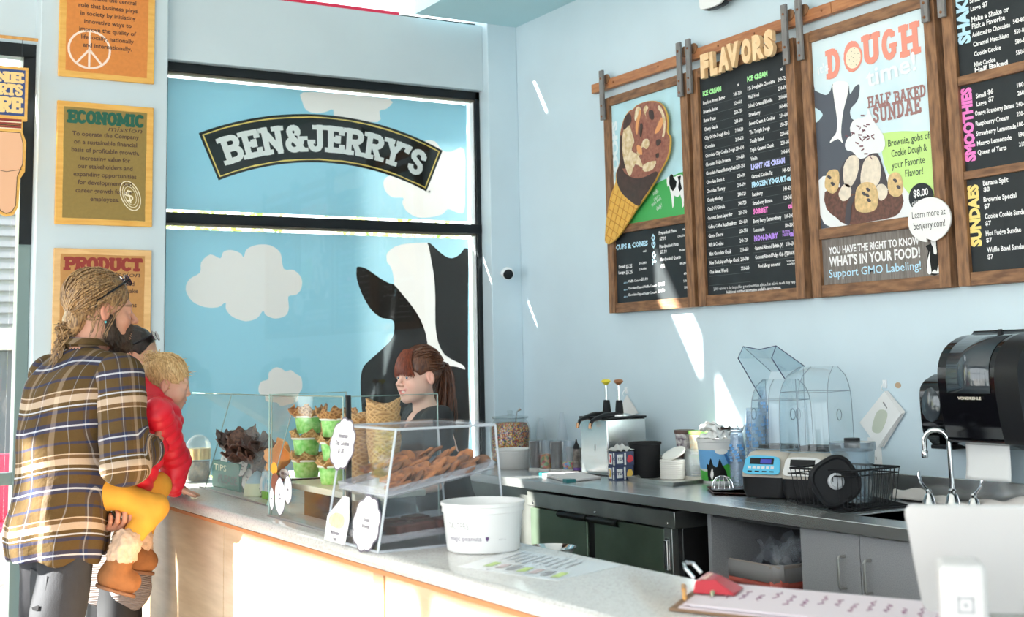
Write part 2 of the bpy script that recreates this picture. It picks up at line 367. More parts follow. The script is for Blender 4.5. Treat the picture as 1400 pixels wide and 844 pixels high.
for x0, x1, z0, z1 in (O1, O2): pane('pane', w6, (x0, YW+.052, z0), (x1, YW+.058, z1))
struct('sun_canopy', MB().box((-.55, YW+.25, 4.82), (.42, YW+1.35, 4.90)).box((.92, YW+.25, 4.82), (1.65, YW+1.35, 4.90)), M_WHITE, label='two unseen flat canopy slabs outside, added to block sun at the clerestory')  # added out of view to stop clerestory sun, gap left for one wall patch
struct('sun_block_wall', MB().box((-4.6, 8.42, -.13), (-1.9, 8.6, 5.4)), mat('sun block wall render', (.70,.70,.68), .8), label='unseen rendered wall outside, added to shade the left of the printed shades')  # added out of view as a sun blocker for the film's shadow edge
# left and rear shopfronts: full-height glass the photographer stands between
for nm, n in (('window_4', 0), ('window_5', 1)):
    g = MB(); gl = []
    if n == 0:
        ys = np.linspace(YB, YW-.05, 7)
        for y in ys: g.box((XL-.08, y-.035, 0), (XL, y+.035, ZC))
        for z in (0, 2.3): g.box((XL-.07, YB, z), (XL-.01, YW, z+.08))
        g.box((XL-.08, YB, 4.0), (XL, YW, ZC))
        o = struct(nm, g, M_BLK)
        for a, b in zip(ys, ys[1:]): pane('pane', o, (XL-.045, a+.035, .08), (XL-.04, b-.035, 4.0))
    else:
        xs = np.linspace(XL+.2, .6, 4)
        for x in xs: g.box((x-.035, YB-.08, .9), (x+.035, YB, 3.0))
        for z in (.86, 2.96): g.box((XL+.2, YB-.07, z), (.6, YB-.01, z+.08))
        o = struct(nm, g, M_BLK)
        for a, b in zip(xs, xs[1:]): pane('pane', o, (a+.035, YB-.045, .94), (b-.035, YB-.04, 2.96))
        struct('wall_front', MB().box((XL-.1, YB-.15, 0), (XR, YB-.02, .86)).box((XL-.1, YB-.15, 3.04), (XR, YB-.02, ZC)).box((.635, YB-.15, .86), (XR, YB-.02, 3.04)).box((XL-.1, YB-.15, .86), (XL+.165, YB-.02, 3.04)), M_WALL2)
# ------------------------------------------------------------------ outside
struct('ground', MB().box((-60, -60, -.30), (60, 90, -.13)), M_PAVE, label='bright paving outside the windows')
M_LEAF = [mat('sunlit yellow green leaves', (.50,.55,.12), .6, trans=.35), mat('green leaves', (.22,.34,.08), .6, trans=.3), mat('pale autumn leaves', (.72,.62,.25), .6, trans=.35)]
M_BARK = mat('bark', (.16,.11,.08), .9, bump=.6)
def tree(x, y, h, r, k, lab, cat='tree', n=2600):
    rg = np.random.default_rng(k); t = thing('tree' if cat == 'tree' else 'hedge_bush', lab, cat, (x, y, -.13), 'greenery outside the windows')
    if cat == 'tree': obj('trunk', MB().tube([(x,y,-.13),(x+.05,y,h*.35),(x-.05,y+.05,h*.75)], [.16,.12,.05], 8), M_BARK, t)
    c = rg.normal(size=(n,3)); c /= np.linalg.norm(c, axis=1)[:,None]; c *= (rg.random(n)**.4)[:,None]
    z0 = h*.62 if cat == 'tree' else h*.45
    c = c*np.array([r, r, h*.42 if cat == 'tree' else h*.5])+np.array([x, y, z0]); mb = MB()
    c[:,2] = np.maximum(c[:,2], -.1)
    for p, q in zip(c, rg.normal(size=(n,6))):
        a = Vector(q[:3]).normalized(); b = a.cross(Vector(q[3:])).normalized(); s = .07 if cat == 'tree' else .045; p = Vector(p)
        mb.add([p-a*s, p+b*s*.6, p+a*s, p-b*s*.6], [(0,1,2,3)], int(rg.integers(0,3)))
    obj('foliage', mb, M_LEAF, t, smooth=False, fixn=False)['kind'] = 'stuff'
for i, (x, y, h, r) in enumerate([(-3.2,12.8,4.2,1.4), (-9.8,10.2,4.2,1.6), (-.2,13.6,4.6,1.4)]):
    tree(x, y, h, r, i, ['leafy yellow green tree just outside the left window', 'taller leafy tree further left outside the shopfront', 'leafy tree outside behind the poster pillar'][i])
for i, (x, l) in enumerate(((3.2,'leftmost of the four yellow green bushes glimpsed through the window gaps'), (4.7,'second from left of the four bushes glimpsed through the window gaps'), (6.2,'third from left of the four bushes glimpsed through the window gaps'), (7.7,'rightmost of the four yellow green bushes beyond the window'))):
    tree(x, 10.0, 3.8, .74, 20+i, l, 'bush', n=2200)
# roadside: neighbouring grey building with a louvred front seen through the left window
b = thing('neighbour_building', 'dim grey building with slatted upper front seen through left window', 'building', (2.2, 13.0, -.13))
M_NB = mat('neighbour grey wall', (.33,.35,.38), .8, noise=.2, nscale=3); M_NBD = mat('neighbour dark opening', (.06,.07,.09), .3)
obj('wall', MB().box((.9,15.0,-.13),(3.6,17,4.2)), M_NB, b)
for i in range(12): obj('slat', MB().box((.9,14.94,2.0+i*.12),(3.6,15.0,2.06+i*.12)), mat('slat grey', (.20,.21,.24), .6), b)
obj('beam', MB().box((.9,14.85,1.72),(3.6,15.0,1.95)), mat('cream beam', (.62,.60,.57), .7), b)
obj('dark_window', MB().box((1.0,14.96,.2),(3.5,15.0,1.7)), M_NBD, b)
p = P(12,640,1,10.5); M_RED = mat('red plastic', (.75,.03,.08), .4)
c = thing('patio_chair', 'bright red patio chair outside the left window', 'chair', (p.x, 10.5, -.13))
zf = -.13
obj('seat', MB().box((p.x-.25,10.3,.30),(p.x+.22,10.75,.34)), M_RED, c, bevel=.01)
obj('backrest', MB().box((p.x-.25,10.72,.34),(p.x+.22,10.76,.85)), M_RED, c, bevel=.01)
for dx in (-.23,.20):
    for yy in (10.32,10.74): obj('leg', MB().box((p.x+dx-.02,yy-.02,zf),(p.x+dx+.02,yy+.02,.32)), M_RED, c)

# ================================================================== printed shades of the window
WF = ((0, YW+.055, 0), (1,0,0), (0,0,1), (0,-1,0))       # window-plane frame
def wp(px, py):
    q = P(px, py, 1, YW+.055); return (q.x, q.z)
def cropw(pts, ox, oy, s): return [wp(ox+a/s, oy+b/s) for a, b in pts]
M_SKY = mat('printed sky blue film', (.16,.49,.68),   .55, trans=.085)
M_SKY.node_tree.nodes['Translucent BSDF'].inputs[0].default_value = (.54,.79,.87,1)
M_CLD = mat('printed cloud grey white', (.78,.74,.73),   .55, trans=.085)
M_COWB = mat('printed cow dark brown', (.022,.014,.011), .6, trans=.04, spec=.2)
M_LOGB = mat('sign black print', (.006,.006,.006), .5, spec=.2)
M_LOGY = mat('sign yellow print', (.95,.68,.16), .5)
M_LOGW = mat('sign white print', (.90,.89,.87), .5)
def film(name, x0, z0, x1, z1, holes, parent):
    from mathutils.geometry import tessellate_polygon
    def dens(a, b, n=12): return [(a[0]+(b[0]-a[0])*i/n, a[1]+(b[1]-a[1])*i/n) for i in range(n)]
    c = [(x0,z0),(x1,z0),(x1,z1),(x0,z1)]; loops = [dens(c[0],c[1])+dens(c[1],c[2])+dens(c[2],c[3])+dens(c[3],c[0])]+holes
    vs = [Vector((a,b,0)) for l in loops for a, b in l]; tr = tessellate_polygon([[Vector((a,b,0)) for a, b in l] for l in loops]); mb = MB()
    mb.add([(v.x, YW+.055, v.y) for v in vs], [tuple(t) for t in tr]); return obj(name, mb, M_SKY, parent, smooth=False)
def clampp(pl, x0, z0, x1, z1): return [(min(max(a,x0),x1), min(max(b,z0),z1)) for a, b in pl]
sh = thing('window_shade', 'upper sky blue printed shade with the arched black shop sign', 'window shade', (2.80, YW+.055, 2.31), 'printed shades in the big window')
SX = P(639,220,1,YW+.055).x; SZ1, SZ0 = (P(229,104.5,1,YW+.055).z+P(637,145,1,YW+.055).z)/2, (P(228,287.5,1,YW+.055).z+P(641,302,1,YW+.055).z)/2; SZ2 = P(640,327,1,YW+.055).z; bx = (1.87, SZ0+.003, SX-.003, SZ1-.003); cA = clampp(smooth_poly(cropw([(482,314),(480,345),(495,375),(530,385),(560,380),(585,372),(600,400),(735,415),(742,377),(768,368),(776,337),(600,318)],220,0,2.4833),3), *bx); cB = clampp(smooth_poly(cropw([(895,480),(930,480),(955,510),(985,515),(1030,508),(1032,640),(1030,718),(1005,722),(975,710),(955,728),(915,738),(870,738),(835,718),(820,690),(822,672),(785,670),(760,645),(758,610),(790,595),(880,600),(930,520)],220,0,2.4833),3), *bx)
mb = MB().prism(cA, WF, 0).prism(cB, WF, 0); film('film', 1.865, SZ0, SX, SZ1, [cA, cB], sh)
obj('cloud_print', mb, M_CLD, sh, smooth=False)
# arched sign: circle through the three outer top points
a, b_, c_ = [Vector(wp(*q)) for q in ((271.5,182),(430,156.3),(605,206))]
def circ(a, b, c):
    d = 2*(a.x*(b.y-c.y)+b.x*(c.y-a.y)+c.x*(a.y-b.y))
    return Vector(((a.dot(a)*(b.y-c.y)+b.dot(b)*(c.y-a.y)+c.dot(c)*(a.y-b.y))/d, (a.dot(a)*(c.x-b.x)+b.dot(b)*(a.x-c.x)+c.dot(c)*(b.x-a.x))/d))
cc = circ(a, b_, c_); Ro = (a-cc).length; a0 = math.atan2(a.y-cc.y, a.x-cc.x); a1 = math.atan2(c_.y-cc.y, c_.x-cc.x)
am = (a0+a1)/2; TH = (Vector(wp(430,156.3))-Vector(wp(430,222))).length
def sect(r0, r1, t0, t1, n=30): return [(cc.x+r1*math.cos(t0+(t1-t0)*i/n), cc.y+r1*math.sin(t0+(t1-t0)*i/n)) for i in range(n+1)]+[(cc.x+r0*math.cos(t1+(t0-t1)*i/n), cc.y+r0*math.sin(t1+(t0-t1)*i/n)) for i in range(n+1)]
e = .018/Ro
obj('sign_board', MB().prism(sect(Ro-TH, Ro, a0, a1), WF, .0015), M_LOGB, sh)
mb = MB(); j = lambda r: [(x+random.uniform(-.0018,.0018), y+random.uniform(-.0018,.0018)) for x, y in r]
mb.prism(j(sect(Ro-.0215, Ro-.014, a0-e, a1+e)), WF, .002); mb.prism(j(sect(Ro-TH+.013, Ro-TH+.0205, a0-e, a1+e)), WF, .002)
for t, q in ((a0, -1), (a1, 1)): mb.prism(sect(Ro-TH+.014, Ro-.015, t+q*e*.8, t+q*e*1.25, 2), WF, .002)
obj('sign_border', mb, M_LOGY, sh)
Rm = Ro-TH*.5; alen = (a0-a1)*Rm
def arcmap(u, v):
    t = a0-u/Rm; r = Rm+v; return (cc.x+r*math.cos(t), cc.y+r*math.sin(t))
hh = TH*.52; word = "BEN&JERRY'S"; gp = .035; wtot = sum(GLY[c][0]+gp for c in word)-gp; k_ = (alen-.15)/wtot; cx0 = .078
for ch in word:
    mb = MB(); slab(mb, ch, WF, cx0, -hh*.5, hh, w=GLY[ch][0]*k_, wt=.215, t=.0025, arc=arcmap, serif=.15)
    obj('letter', mb, M_LOGW, sh, smooth=False, fixn=False); cx0 += (GLY[ch][0]+gp)*k_
mb = MB(); mb.prism(circle(*wp(587,262), .009, n=14), WF, .0015); letter(mb, 'R', WF, wp(587,262)[0], wp(587,262)[1]-.004, .008, align='c', t=.002, m=1)
obj('registered_mark', mb, [M_CLD, M_LOGB], sh, fixn=False)
sh = thing('window_shade', 'lower sky blue printed shade with clouds and the dark cow', 'window shade', (2.80, YW+.055, .9), 'printed shades in the big window')
f_ = 2.8125; cA = (smooth_poly(cropw([(95,270),(110,230),(150,205),(155,165),(190,135),(228,150),(240,125),(270,118),(305,130),(318,145),(330,115),(370,98),(420,100),(460,130),(472,190),(510,195),(540,225),(540,265),(520,290),(490,297),(492,340),(480,370),(440,382),(405,370),(392,352),(370,380),(325,392),(275,375),(250,345),(248,320),(220,338),(170,338),(120,315)],220,300,f_),3)); cB = (smooth_poly(cropw([(375,650),(385,625),(412,615),(415,590),(440,570),(465,575),(480,585),(500,580),(520,595),(540,610),(543,650),(530,672),(525,700),(490,712),(460,718),(445,705),(405,700),(400,680),(380,672)],220,300,f_),3))
mb = MB().prism(cA, WF, 0).prism(cB, WF, 0)
cow = [(752,190),(760,182),(790,190),(840,225),(880,247),(895,250),(930,210),(990,120),(1020,90),(1035,92),(1060,115),(1090,140),(1120,150),(1150,135),(1181,112)]
low = [(775,750),(768,660),(770,600),(780,565),(810,535),(850,500),(880,470),(895,440),(897,400),(885,385),(850,380),(815,355),(790,320),(770,280),(753,230)]
xe = 3.72; top = smooth_poly(cropw(cow+[(1181,900),(820,980)]+low,220,300,f_),3)
bl = [(868,150),(870,130),(900,105),(950,93),(1020,89),(1030,100),(1038,150),(1050,220),(1055,300),(1055,400),(1065,470),(1090,520),(1130,545),(1160,560),(1170,578),(1140,568),(1110,565),(1085,572),(1040,530),(1025,480),(1018,440),(1000,390),(970,340),(930,290),(895,250),(893,215),(885,185),(870,165)]
whole = low[::-1]+cow[:6]+[(893,215),(885,185),(870,165),(868,150),(870,130),(900,105),(950,93),(1008,89)]+cow[8:]+[(1181,500),(1181,900),(1000,930),(820,940)]
whole = [(x,y) for x,y in low[1:]+cow[:6]+[(893,215),(885,185),(870,165),(868,150),(870,130),(900,105),(950,93),(1008,90)]+cow[9:]+[(1181,300),(1181,600),(1181,900),(1000,900),(830,900),(785,830)]]
hole = clampp(smooth_poly(cropw(whole,220,300,f_),2), 1.87, .905, SX-.003, SZ2-.004)
film('film', 1.865, .90, SX, SZ2, [cA, cB, hole], sh)
mb.prism(hole, WF, 0); obj('cloud_print', mb, M_CLD, sh, smooth=False)
leftp = low[1:]+[(752,190),(760,182),(790,190),(840,225),(880,247),(895,250),(930,290),(970,340),(1000,390),(1018,440),(1025,480),(1040,530),(1085,572),(1085,900),(1000,900),(830,900),(785,830)]
rightp = [(1024,92),(1035,92),(1060,115),(1090,140),(1120,150),(1150,135),(1181,112),(1181,300),(1181,600),(1181,900),(1086,900),(1086,740),(1086,572),(1110,565),(1140,568),(1170,578),(1160,560),(1130,545),(1090,520),(1065,470),(1055,400),(1055,300),(1050,220),(1038,150),(1030,105)]
cl_ = lambda p: clampp(smooth_poly(cropw(p,220,300,f_),2), 1.87, .905, SX-.003, SZ2-.004)
obj('cow_print', MB().prism(cl_(leftp), WF, .001).prism(cl_(rightp), WF, .001), M_COWB, sh, smooth=False)
mb = MB().prism(smooth_poly(cropw([(905,712),(925,680),(935,683),(915,705)],220,300,f_),3), WF, .0018); obj('cow_spot', mb, M_CLD, sh)

# ================================================================== posters on the pillar
PF = ((0, YP-.004, 0), (1,0,0), (0,0,1), (0,-1,0))
def pp(px, py):
    q = P(px, py, 1, YP-.012); return (q.x, q.z)
M_MAP = wood('birch poster board', (.82,.46,.11), (.74,.37,.07), (1,1,6), 8, .5, .1)
M_MAP2 = wood('pale birch poster board', (.80,.50,.22), (.70,.40,.16), (1,1,6), 8, .5, .1)
M_OR = mat('orange poster print', (.72,.24,.045), .55, noise=.08, nscale=60); M_OL = mat('mustard poster print', (.29,.19,.045), .55, noise=.08, nscale=60)
M_TAN = mat('tan poster print', (.52,.25,.075), .55, noise=.08, nscale=60)
M_INK = mat('dark brown ink', (.07,.03,.02), .6); M_GRN = mat('poster green ink', (.008,.10,.06), .6); M_BRD = mat('poster brick ink', (.28,.03,.02), .6)
M_PALE = mat('pale pink drawing', (.93,.72,.60), .6); M_PALE2 = mat('pale cream drawing', (.86,.76,.56), .6)
def poster(zt, zb, label, m_bd, m_pr, lines, head=None, hcol=None, sub=None, z_first=None, dz=None, hs=.0225):
    x0, x1 = pp(77,200)[0], pp(209.3,200)[0]; t = thing('poster', label, 'poster', ((x0+x1)/2, YP, zb), 'mission posters on the pillar')
    obj('board', MB().box((x0, YP-.016, zb), (x1, YP, zt)), m_bd, t, bevel=.003)
    a = [(x0+.035,zb+.032),(x1-.038,zb+.028),(x1-.034,zt-.031),(x0+.032,zt-.028)]; pl = []
    for (p, q), (r, s) in zip(a, a[1:]+a[:1]):
        for i in range(9): pl.append((p+(r-p)*i/9+random.uniform(-.0012,.0012), q+(s-q)*i/9+random.uniform(-.0012,.0012)))
    fr = ((0, YP-.016, 0),)+PF[1:]
    obj('print', MB().prism(pl, fr, .0006), m_pr, t)
    mb = MB(); xm = (x0+x1)/2
    if head:
        slab(mb, head, fr, x0+.05, zt-.108, .062, w=x1-x0-.10, wt=.27, t=.001, m=1, serif=.2, gap=-.02)
        if sub: letter(mb, sub, fr, x1-.062, zt-.140, .026, align='r', bold=.0, m=0, t=.0012, shear=.35, w=.17)
    z = z_first
    for l in lines:
        letter(mb, l, fr, xm, z, hs, align='c', bold=.018, m=0, t=.0012, res=3); z -= dz
    obj('lettering', mb, [M_INK, hcol or M_INK], t, smooth=False, fixn=False); return t, fr
# social mission (cut by the top of the frame), economic, product
zt0 = pp(78,104.5)[1]; zt1 = pp(78.5,137)[1]; zb1 = pp(76,306)[1]; H = zt1-zb1
t, fr = poster(zt0+H+.004, zt0+.004, 'orange poster with a pale peace sign, topmost on the pillar', M_MAP, M_OR,
  ['To operate the Company', 'in a way that actively', 'recognizes the central', 'role that business plays', 'in society by initiating', 'innovative ways to', 'improve the quality of', 'life locally, nationally', 'and internationally.'],
  'SOCIAL', M_BRD, 'mission', zt0+.004+H*.79, .0415)
cx, cz = pp(122,68); mb = MB(); r_ = .105
ring = [(cx+r_*math.cos(i*math.pi/16)*.98, cz+r_*math.sin(i*math.pi/16)*.93) for i in range(32)]
fw = lambda q: Vector((q[0], YP-.0172, q[1]))
mb.tube([fw(q) for q in ring], .0055, 6, closed=True)
for ang in (90, -90, -128, -52):
    e_ = (cx+r_*math.cos(math.radians(ang)), cz+r_*.93*math.sin(math.radians(ang))); mb.tube([fw((cx,cz)), fw(e_)], .0055, 6)
for i in range(len(mb.v)): x, y, z = mb.v[i]; mb.v[i] = (x, YP-.0168+(y-(YP-.0172))*.03, z)
obj('peace_sign', mb, M_PALE, t)
t, fr = poster(zt1, zb1, 'mustard poster headed ECONOMIC with a pale coin drawing, middle of the pillar', M_MAP, M_OL,
  ['To operate the Company', 'on a sustainable financial', 'basis of profitable growth,', 'increasing value for', 'our stakeholders and', 'expanding opportunities', 'for development and', 'career growth for our', 'employees.'],
  'ECONOMIC', M_GRN, 'mission', pp(140,187)[1]-.003, .0413)
cx, cz = pp(178,268); mb = MB()
for r1, r2, th in ((.052,.075,.0022), (.040,.060,.0016), (.030,.047,.0012)):
    c45 = [( cx+r1*math.cos(i*math.pi/14)*math.cos(.35)-r2*math.sin(i*math.pi/14)*math.sin(-.35)*-1*0 + r2*math.sin(i*math.pi/14)*-.25, cz+r2*math.sin(i*math.pi/14)) for i in range(28)]
    mb.tube([fw(q) for q in c45], th, 4, closed=True)
for i in range(len(mb.v)): x, y, z = mb.v[i]; mb.v[i] = (x, YP-.0168+(y-(YP-.0172))*.03, z)
letter(mb, '$', fr, cx, cz-.028, .06, align='c', bold=.0, t=.0009, rot=.25)
obj('coin_drawing', mb, M_PALE2, t, fixn=False)
zt2 = pp(75,339)[1]
t, fr = poster(zt2, zt2-H, 'tan poster headed PRODUCT half hidden behind the bearded man, lowest on the pillar', M_MAP2, M_TAN,
  ['To make, distribute and', 'sell the finest quality, make', 'all natural ice cream', 'and euphoric concoctions', 'with a commitment to', 'incorporating wholesome,', 'natural ingredients and', 'promoting business', 'practices that respect', 'the Earth.'],
  'PRODUCT', M_BRD, 'mission', zt2-.185, .036)

# ================================================================== hanging sign with the pointing hand
SY = YP-.10; HF = ((0, SY, 0), (1,0,0), (0,0,1), (0,-1,0))
def hp(px, py): q = P(px, py, 1, SY); return (q.x, q.z)
M_ROD = wood('orange curtain rod wood', (.70,.36,.10), (.55,.26,.06), (8,1,1), 6, .4, .1)
rod = tag(obj('sign_rod', MB().cyl((-.9, SY, hp(20,52)[1]), (hp(52,55)[0]+.0, SY, hp(52,55)[1]), .0085, 10), M_ROD), 'thin orange wooden rod across the top of the left window', 'rod')
xr = hp(38,110)[0]; zt = hp(30,93)[1]; zb = hp(30,163)[1]; hw = .275
t = thing('hanging_sign', 'wooden hanging sign with blue panel of letters over a pointing hand', 'sign', (xr-hw/2, SY, hp(20,297)[1]))
z_f = hp(20,297)[1]; xl = xr-hw; xm = xr-hw/2
zc0 = zb; zc1 = hp(30,181)[1]
outl = [(xl,zt),(xr,zt),(xr,zb-.01),(xr-.02,zb-.012),(xr-.02,zc1),(xr-.002,zc1-.05),(xr-.004,hp(30,235)[1]),(xr-.025,hp(30,245)[1]),(xr-.03,z_f+.05),(xr-.05,z_f+.01),(xr-.085,z_f),(xr-.12,z_f+.015),(xr-.14,z_f+.05),(xr-.143,hp(3,255)[1]),(xr-.2,hp(3,262)[1]),(xr-.24,hp(3,262)[1]),(xl+.03,hp(3,245)[1]),(xl,zc1-.05),(xl+.02,zc1),(xl+.02,zb-.01),(xl,zb-.01)]
obj('board', MB().prism(outl, HF, .012), M_MAP, t)
HF2 = ((0, SY-.012, 0),)+HF[1:]
obj('letter_panel', MB().prism([(xl+.014,zt-.014),(xr-.014,zt-.014),(xr-.014,zb+.012),(xl+.014,zb+.012)], HF2, .0008), mat('navy panel print', (.03,.06,.20), .5), t)
mb = MB(); ph = (zt-zb-.05)
slab(mb, 'LINE', HF2, xm-.112, zt-.078, .048, w=.225, wt=.27, t=.0012, serif=.2, gap=-.02)
slab(mb, 'STARTS', HF2, xm-.112, zt-.142, .052, w=.225, wt=.27, t=.0012, serif=.2, gap=-.02)
slab(mb, 'HERE', HF2, xm-.112, zt-.226, .070, w=.225, wt=.27, t=.0012, serif=.2, gap=-.02)
obj('lettering', mb, mat('golden letter print', (.90,.60,.25), .5), t, smooth=False, fixn=False)
M_SKINP = mat('hand print peach', (.80,.44,.26), .5); M_LINE = mat('hand outline ink', (.05,.02,.01), .6)
hand = [(xl+.03,zc1-.005),(xr-.03,zc1-.005),(xr-.016,zc1-.06),(xr-.016,hp(30,225)[1]),(xr-.04,hp(30,243)[1]),(xr-.043,z_f+.055),(xr-.06,z_f+.024),(xr-.085,z_f+.014),(xr-.11,z_f+.026),(xr-.128,z_f+.06),(xr-.13,hp(3,250)[1]),(xr-.2,hp(3,257)[1]),(xr-.235,hp(3,256)[1]),(xl+.035,hp(3,240)[1])]
obj('hand_print', MB().prism(hand, HF2, .0008), M_SKINP, t)
mb = MB(); h3 = [Vector((x, SY-.0135, z)) for x, z in hand]; mb.tube(h3, .0016, 4, closed=True)
z_k = hp(20,236)[1]; mb.tube([Vector((xr-.13+.11*i/8, SY-.0135, z_k+.012*abs(i/8-.35)*2)) for i in range(9)], .0013, 4); mb.tube([(xr-.128,SY-.0135,z_k),(xr-.13,SY-.0135,z_f+.07)], .0013, 4)
obj('hand_outline', mb, M_LINE, t)
mb = MB(); zz = zb-.004; cols = []
for i, (c, h_) in enumerate([(0,.012),(1,.005),(0,.009),(2,.005),(0,.009),(1,.005)]):
    mb.add([(xl+.026,SY-.0128,zz),(xr-.026,SY-.0128,zz),(xr-.026,SY-.0128,zz-h_),(xl+.026,SY-.0128,zz-h_)], [(0,1,2,3)], c); zz -= h_+.0012
obj('cuff_stripes', mb, [M_BRD, M_PALE2, M_LINE], t, smooth=False, fixn=False)
mb = MB()
for dx in (-.03,-.245): mb.cyl((xr+dx,SY-.004,zt), (xr+dx,SY,hp(40,54)[1]), .0012, 5)
obj('hanging_wire', mb, M_BLK, t)

# ================================================================== menu boards on the right wall
XB = 3.963                                              # front of the printed panels
BF = ((XB, 0, 0), (0,-1,0), (0,0,1), (-1,0,0))           # (u = -y, v = z)
def bp(px, py, x=XB): q = P(px, py, 0, x); return (-q.y, q.z)
def crop(pts, ox, oy, s, x=XB): return [bp(ox+a/s, oy+b/s, x) for a, b in pts]
M_BW = wood('stained board wood', (.33,.16,.072), (.15,.068,.030), (6,6,1.2), 9, .55, .5)
M_BWH = wood('stained board wood across', (.31,.15,.068), (.14,.062,.028), (6,1.2,6), 9, .55, .5)
M_RAIL = wood('orange rail wood', (.52,.22,.085), (.36,.13,.05), (6,1,6), 9, .5, .3)
M_STRAP = wood('weathered grey strap', (.25,.235,.225), (.16,.15,.15), (5,5,1), 14, .6, .4)
M_BOLT = mat('rusty bolt', (.28,.12,.06), .5, .7)
M_SLATE = mat('slate menu print', (.022,.027,.031), .5, noise=.2, nscale=10, spec=.25)
M_SLT2 = mat('lighter slate rule', (.075,.085,.09), .5)
M_TW = mat('menu white ink', (.88,.86,.86), .5); M_TG = mat('menu green ink', (.40,.85,.35), .5); M_TB = mat('menu pale blue ink', (.50,.75,.90), .5)
M_TL = mat('menu lilac ink', (.55,.55,.95), .5); M_TP = mat('menu pink ink', (.90,.22,.60), .5); M_TV = mat('menu violet ink', (.48,.26,.80), .5); M_TY = mat('menu yellow ink', (.93,.70,.22), .5)
INKS = [M_TW, M_TG, M_TB, M_TL, M_TP, M_TV, M_TY]
ZB0, ZB1 = 1.712, 2.874
def board(y1, y0, mids, label):
    """wooden frame from y1 (far) to y0 (near) with cross rails at the heights in mids"""
    t = thing('menu_board', label, 'menu board', (4.0, (y0+y1)/2, ZB0), 'wood framed menu boards')
    s = .056; x0, x1 = 3.946, 3.998
    obj('stile', MB().box((x0, y1-s, ZB0), (x1, y1, ZB1-.002)), M_BW, t, bevel=.002)
    obj('stile', MB().box((x0, y0, ZB0), (x1, y0+s, ZB1-.002)), M_BW, t, bevel=.002)
    for a, b in [(ZB0, ZB0+.05), (ZB1-.048, ZB1)]+mids: obj('rail', MB().box((x0+.003, y0+s, a), (x1, y1-s, b)), M_BWH, t, bevel=.002)
    for yc in (y1-.022, y0+.026):
        st = obj('hanger_strap', MB().box((3.920, yc-.017, 2.752), (3.934, yc+.017, 3.026)), M_STRAP, t, bevel=.002)
        mb = MB()
        for z in (2.772, 2.83, 2.98): mb.lathe([(.006,0),(.006,.003),(.003,.006),(0,.006)], (3.920,yc,z), 8, ax=(-1,0,0))
        obj('bolt', mb, M_BOLT, st)
        obj('wheel', MB().lathe([(.0,0),(.026,0),(.028,.006),(.026,.012),(0,.012)], (3.950,yc-.006,2.98), 16, ax=(1,0,0)), M_BW, t)
    return t, y1-s, y0+s
def rows(mb, txts, y_start, z0, z1, h, yr=None, cond=.70, bold=.03, m=0):
    n = len(txts)
    for i, tx in enumerate(txts):
        z = z0+(z1-z0)*i/max(1,n-1)
        s, c = tx if isinstance(tx, tuple) else (tx, None)
        v, _ = text_geo(s, bold, 1); w = (max(a[0] for a in v)-min(a[0] for a in v))*h/.70*cond
        letter(mb, s, BF, y_start, z, h, w=w, bold=bold, m=m, t=.001, res=1)
        if c and yr:
            v, _ = text_geo(c, bold, 1); w = (max(a[0] for a in v)-min(a[0] for a in v))*h/.70*cond
            letter(mb, c, BF, yr, z, h, w=w, bold=bold, m=m, t=.001, align='r', res=1)
def flatpoly(mb, pts, t, m=0): mb.prism(pts, ((XB-t,0,0),)+BF[1:], 0, m)
# --- the rail
zr = (2.925, 2.977)
rail = thing('hanging_rail', 'orange brown wooden rail the menu boards hang from', 'rail', (4.0, 4.2, 2.925))
for i, (a, b) in enumerate(((5.81,4.96),(4.957,P(1139,10,0,3.97).y),(P(1139,10,0,3.97).y-.003,2.5))): obj('plank', MB().box((3.955, b, zr[0]), (3.985, a, zr[1])), M_RAIL, rail, bevel=.002)
mb = MB()
for y in (5.6, 5.2, 4.72, 4.46, 4.02, 3.8, 3.55): mb.lathe([(.006,0),(.005,.003),(0,.003)], (3.955,y,2.952), 8, ax=(-1,0,0))
obj('rail_screw', mb, M_BOLT, rail)
mb = MB()
for y in (5.45, 4.6, 3.75, 2.9): mb.cyl((3.98,y,2.952), (4.0,y,2.952), .012, 8)
obj('standoff', mb, M_BOLT, rail)
# --- board 1
t, ya, yb = board(5.690, 4.962, [(2.128, 2.171)], 'menu board with a giant cone cutout over a small cups and cones price list')
obj('poster_panel', MB().box((XB, yb, 2.169), (XB+.02, ya, 2.83)), mat('pale blue cone poster', (.50,.76,.84), .5, noise=.1, nscale=8), t)
mb = MB(); flatpoly(mb, [(-ya,2.171),(-yb,2.171)]+crop([(467,440),(440,447),(400,465),(330,495),(270,530),(180,560),(60,600)],826,130,4.217), .0008)
obj('green_hill', mb, mat('poster grass green', (.06,.40,.10), .5), t, smooth=False)
mb = MB(); letter(mb, 'SCOOPS', BF, -ya+.045, 2.34, .050, w=.40, bold=.06, rot=math.pi/2, t=.001)
obj('vertical_lettering', mb, mat('poster pale ink', (.78,.88,.92), .5), t, smooth=False, fixn=False)
mb = MB()
for s, (a, b) in zip(('Waffle', 'cones -', 'made fresh', 'daily!'), ((285,585),(290,612),(278,645),(305,668))):
    u, v = crop([(a,b)],826,130,4.217)[0]; letter(mb, s, BF, u, v, .022, bold=.0, t=.0016, rot=.35, res=1, w=.05 if len(s) < 8 else .085)
obj('script_lettering', mb, M_TW, t, smooth=False, fixn=False)
cowb = crop([(362,478),(372,468),(378,480),(388,455),(400,460),(402,475),(425,462),(445,458),(458,470),(460,520),(462,560),(460,640),(452,652),(448,600),(440,575),(425,590),(405,580),(402,640),(395,655),(390,600),(383,560),(375,520),(366,530),(362,505)],826,130,4.217)
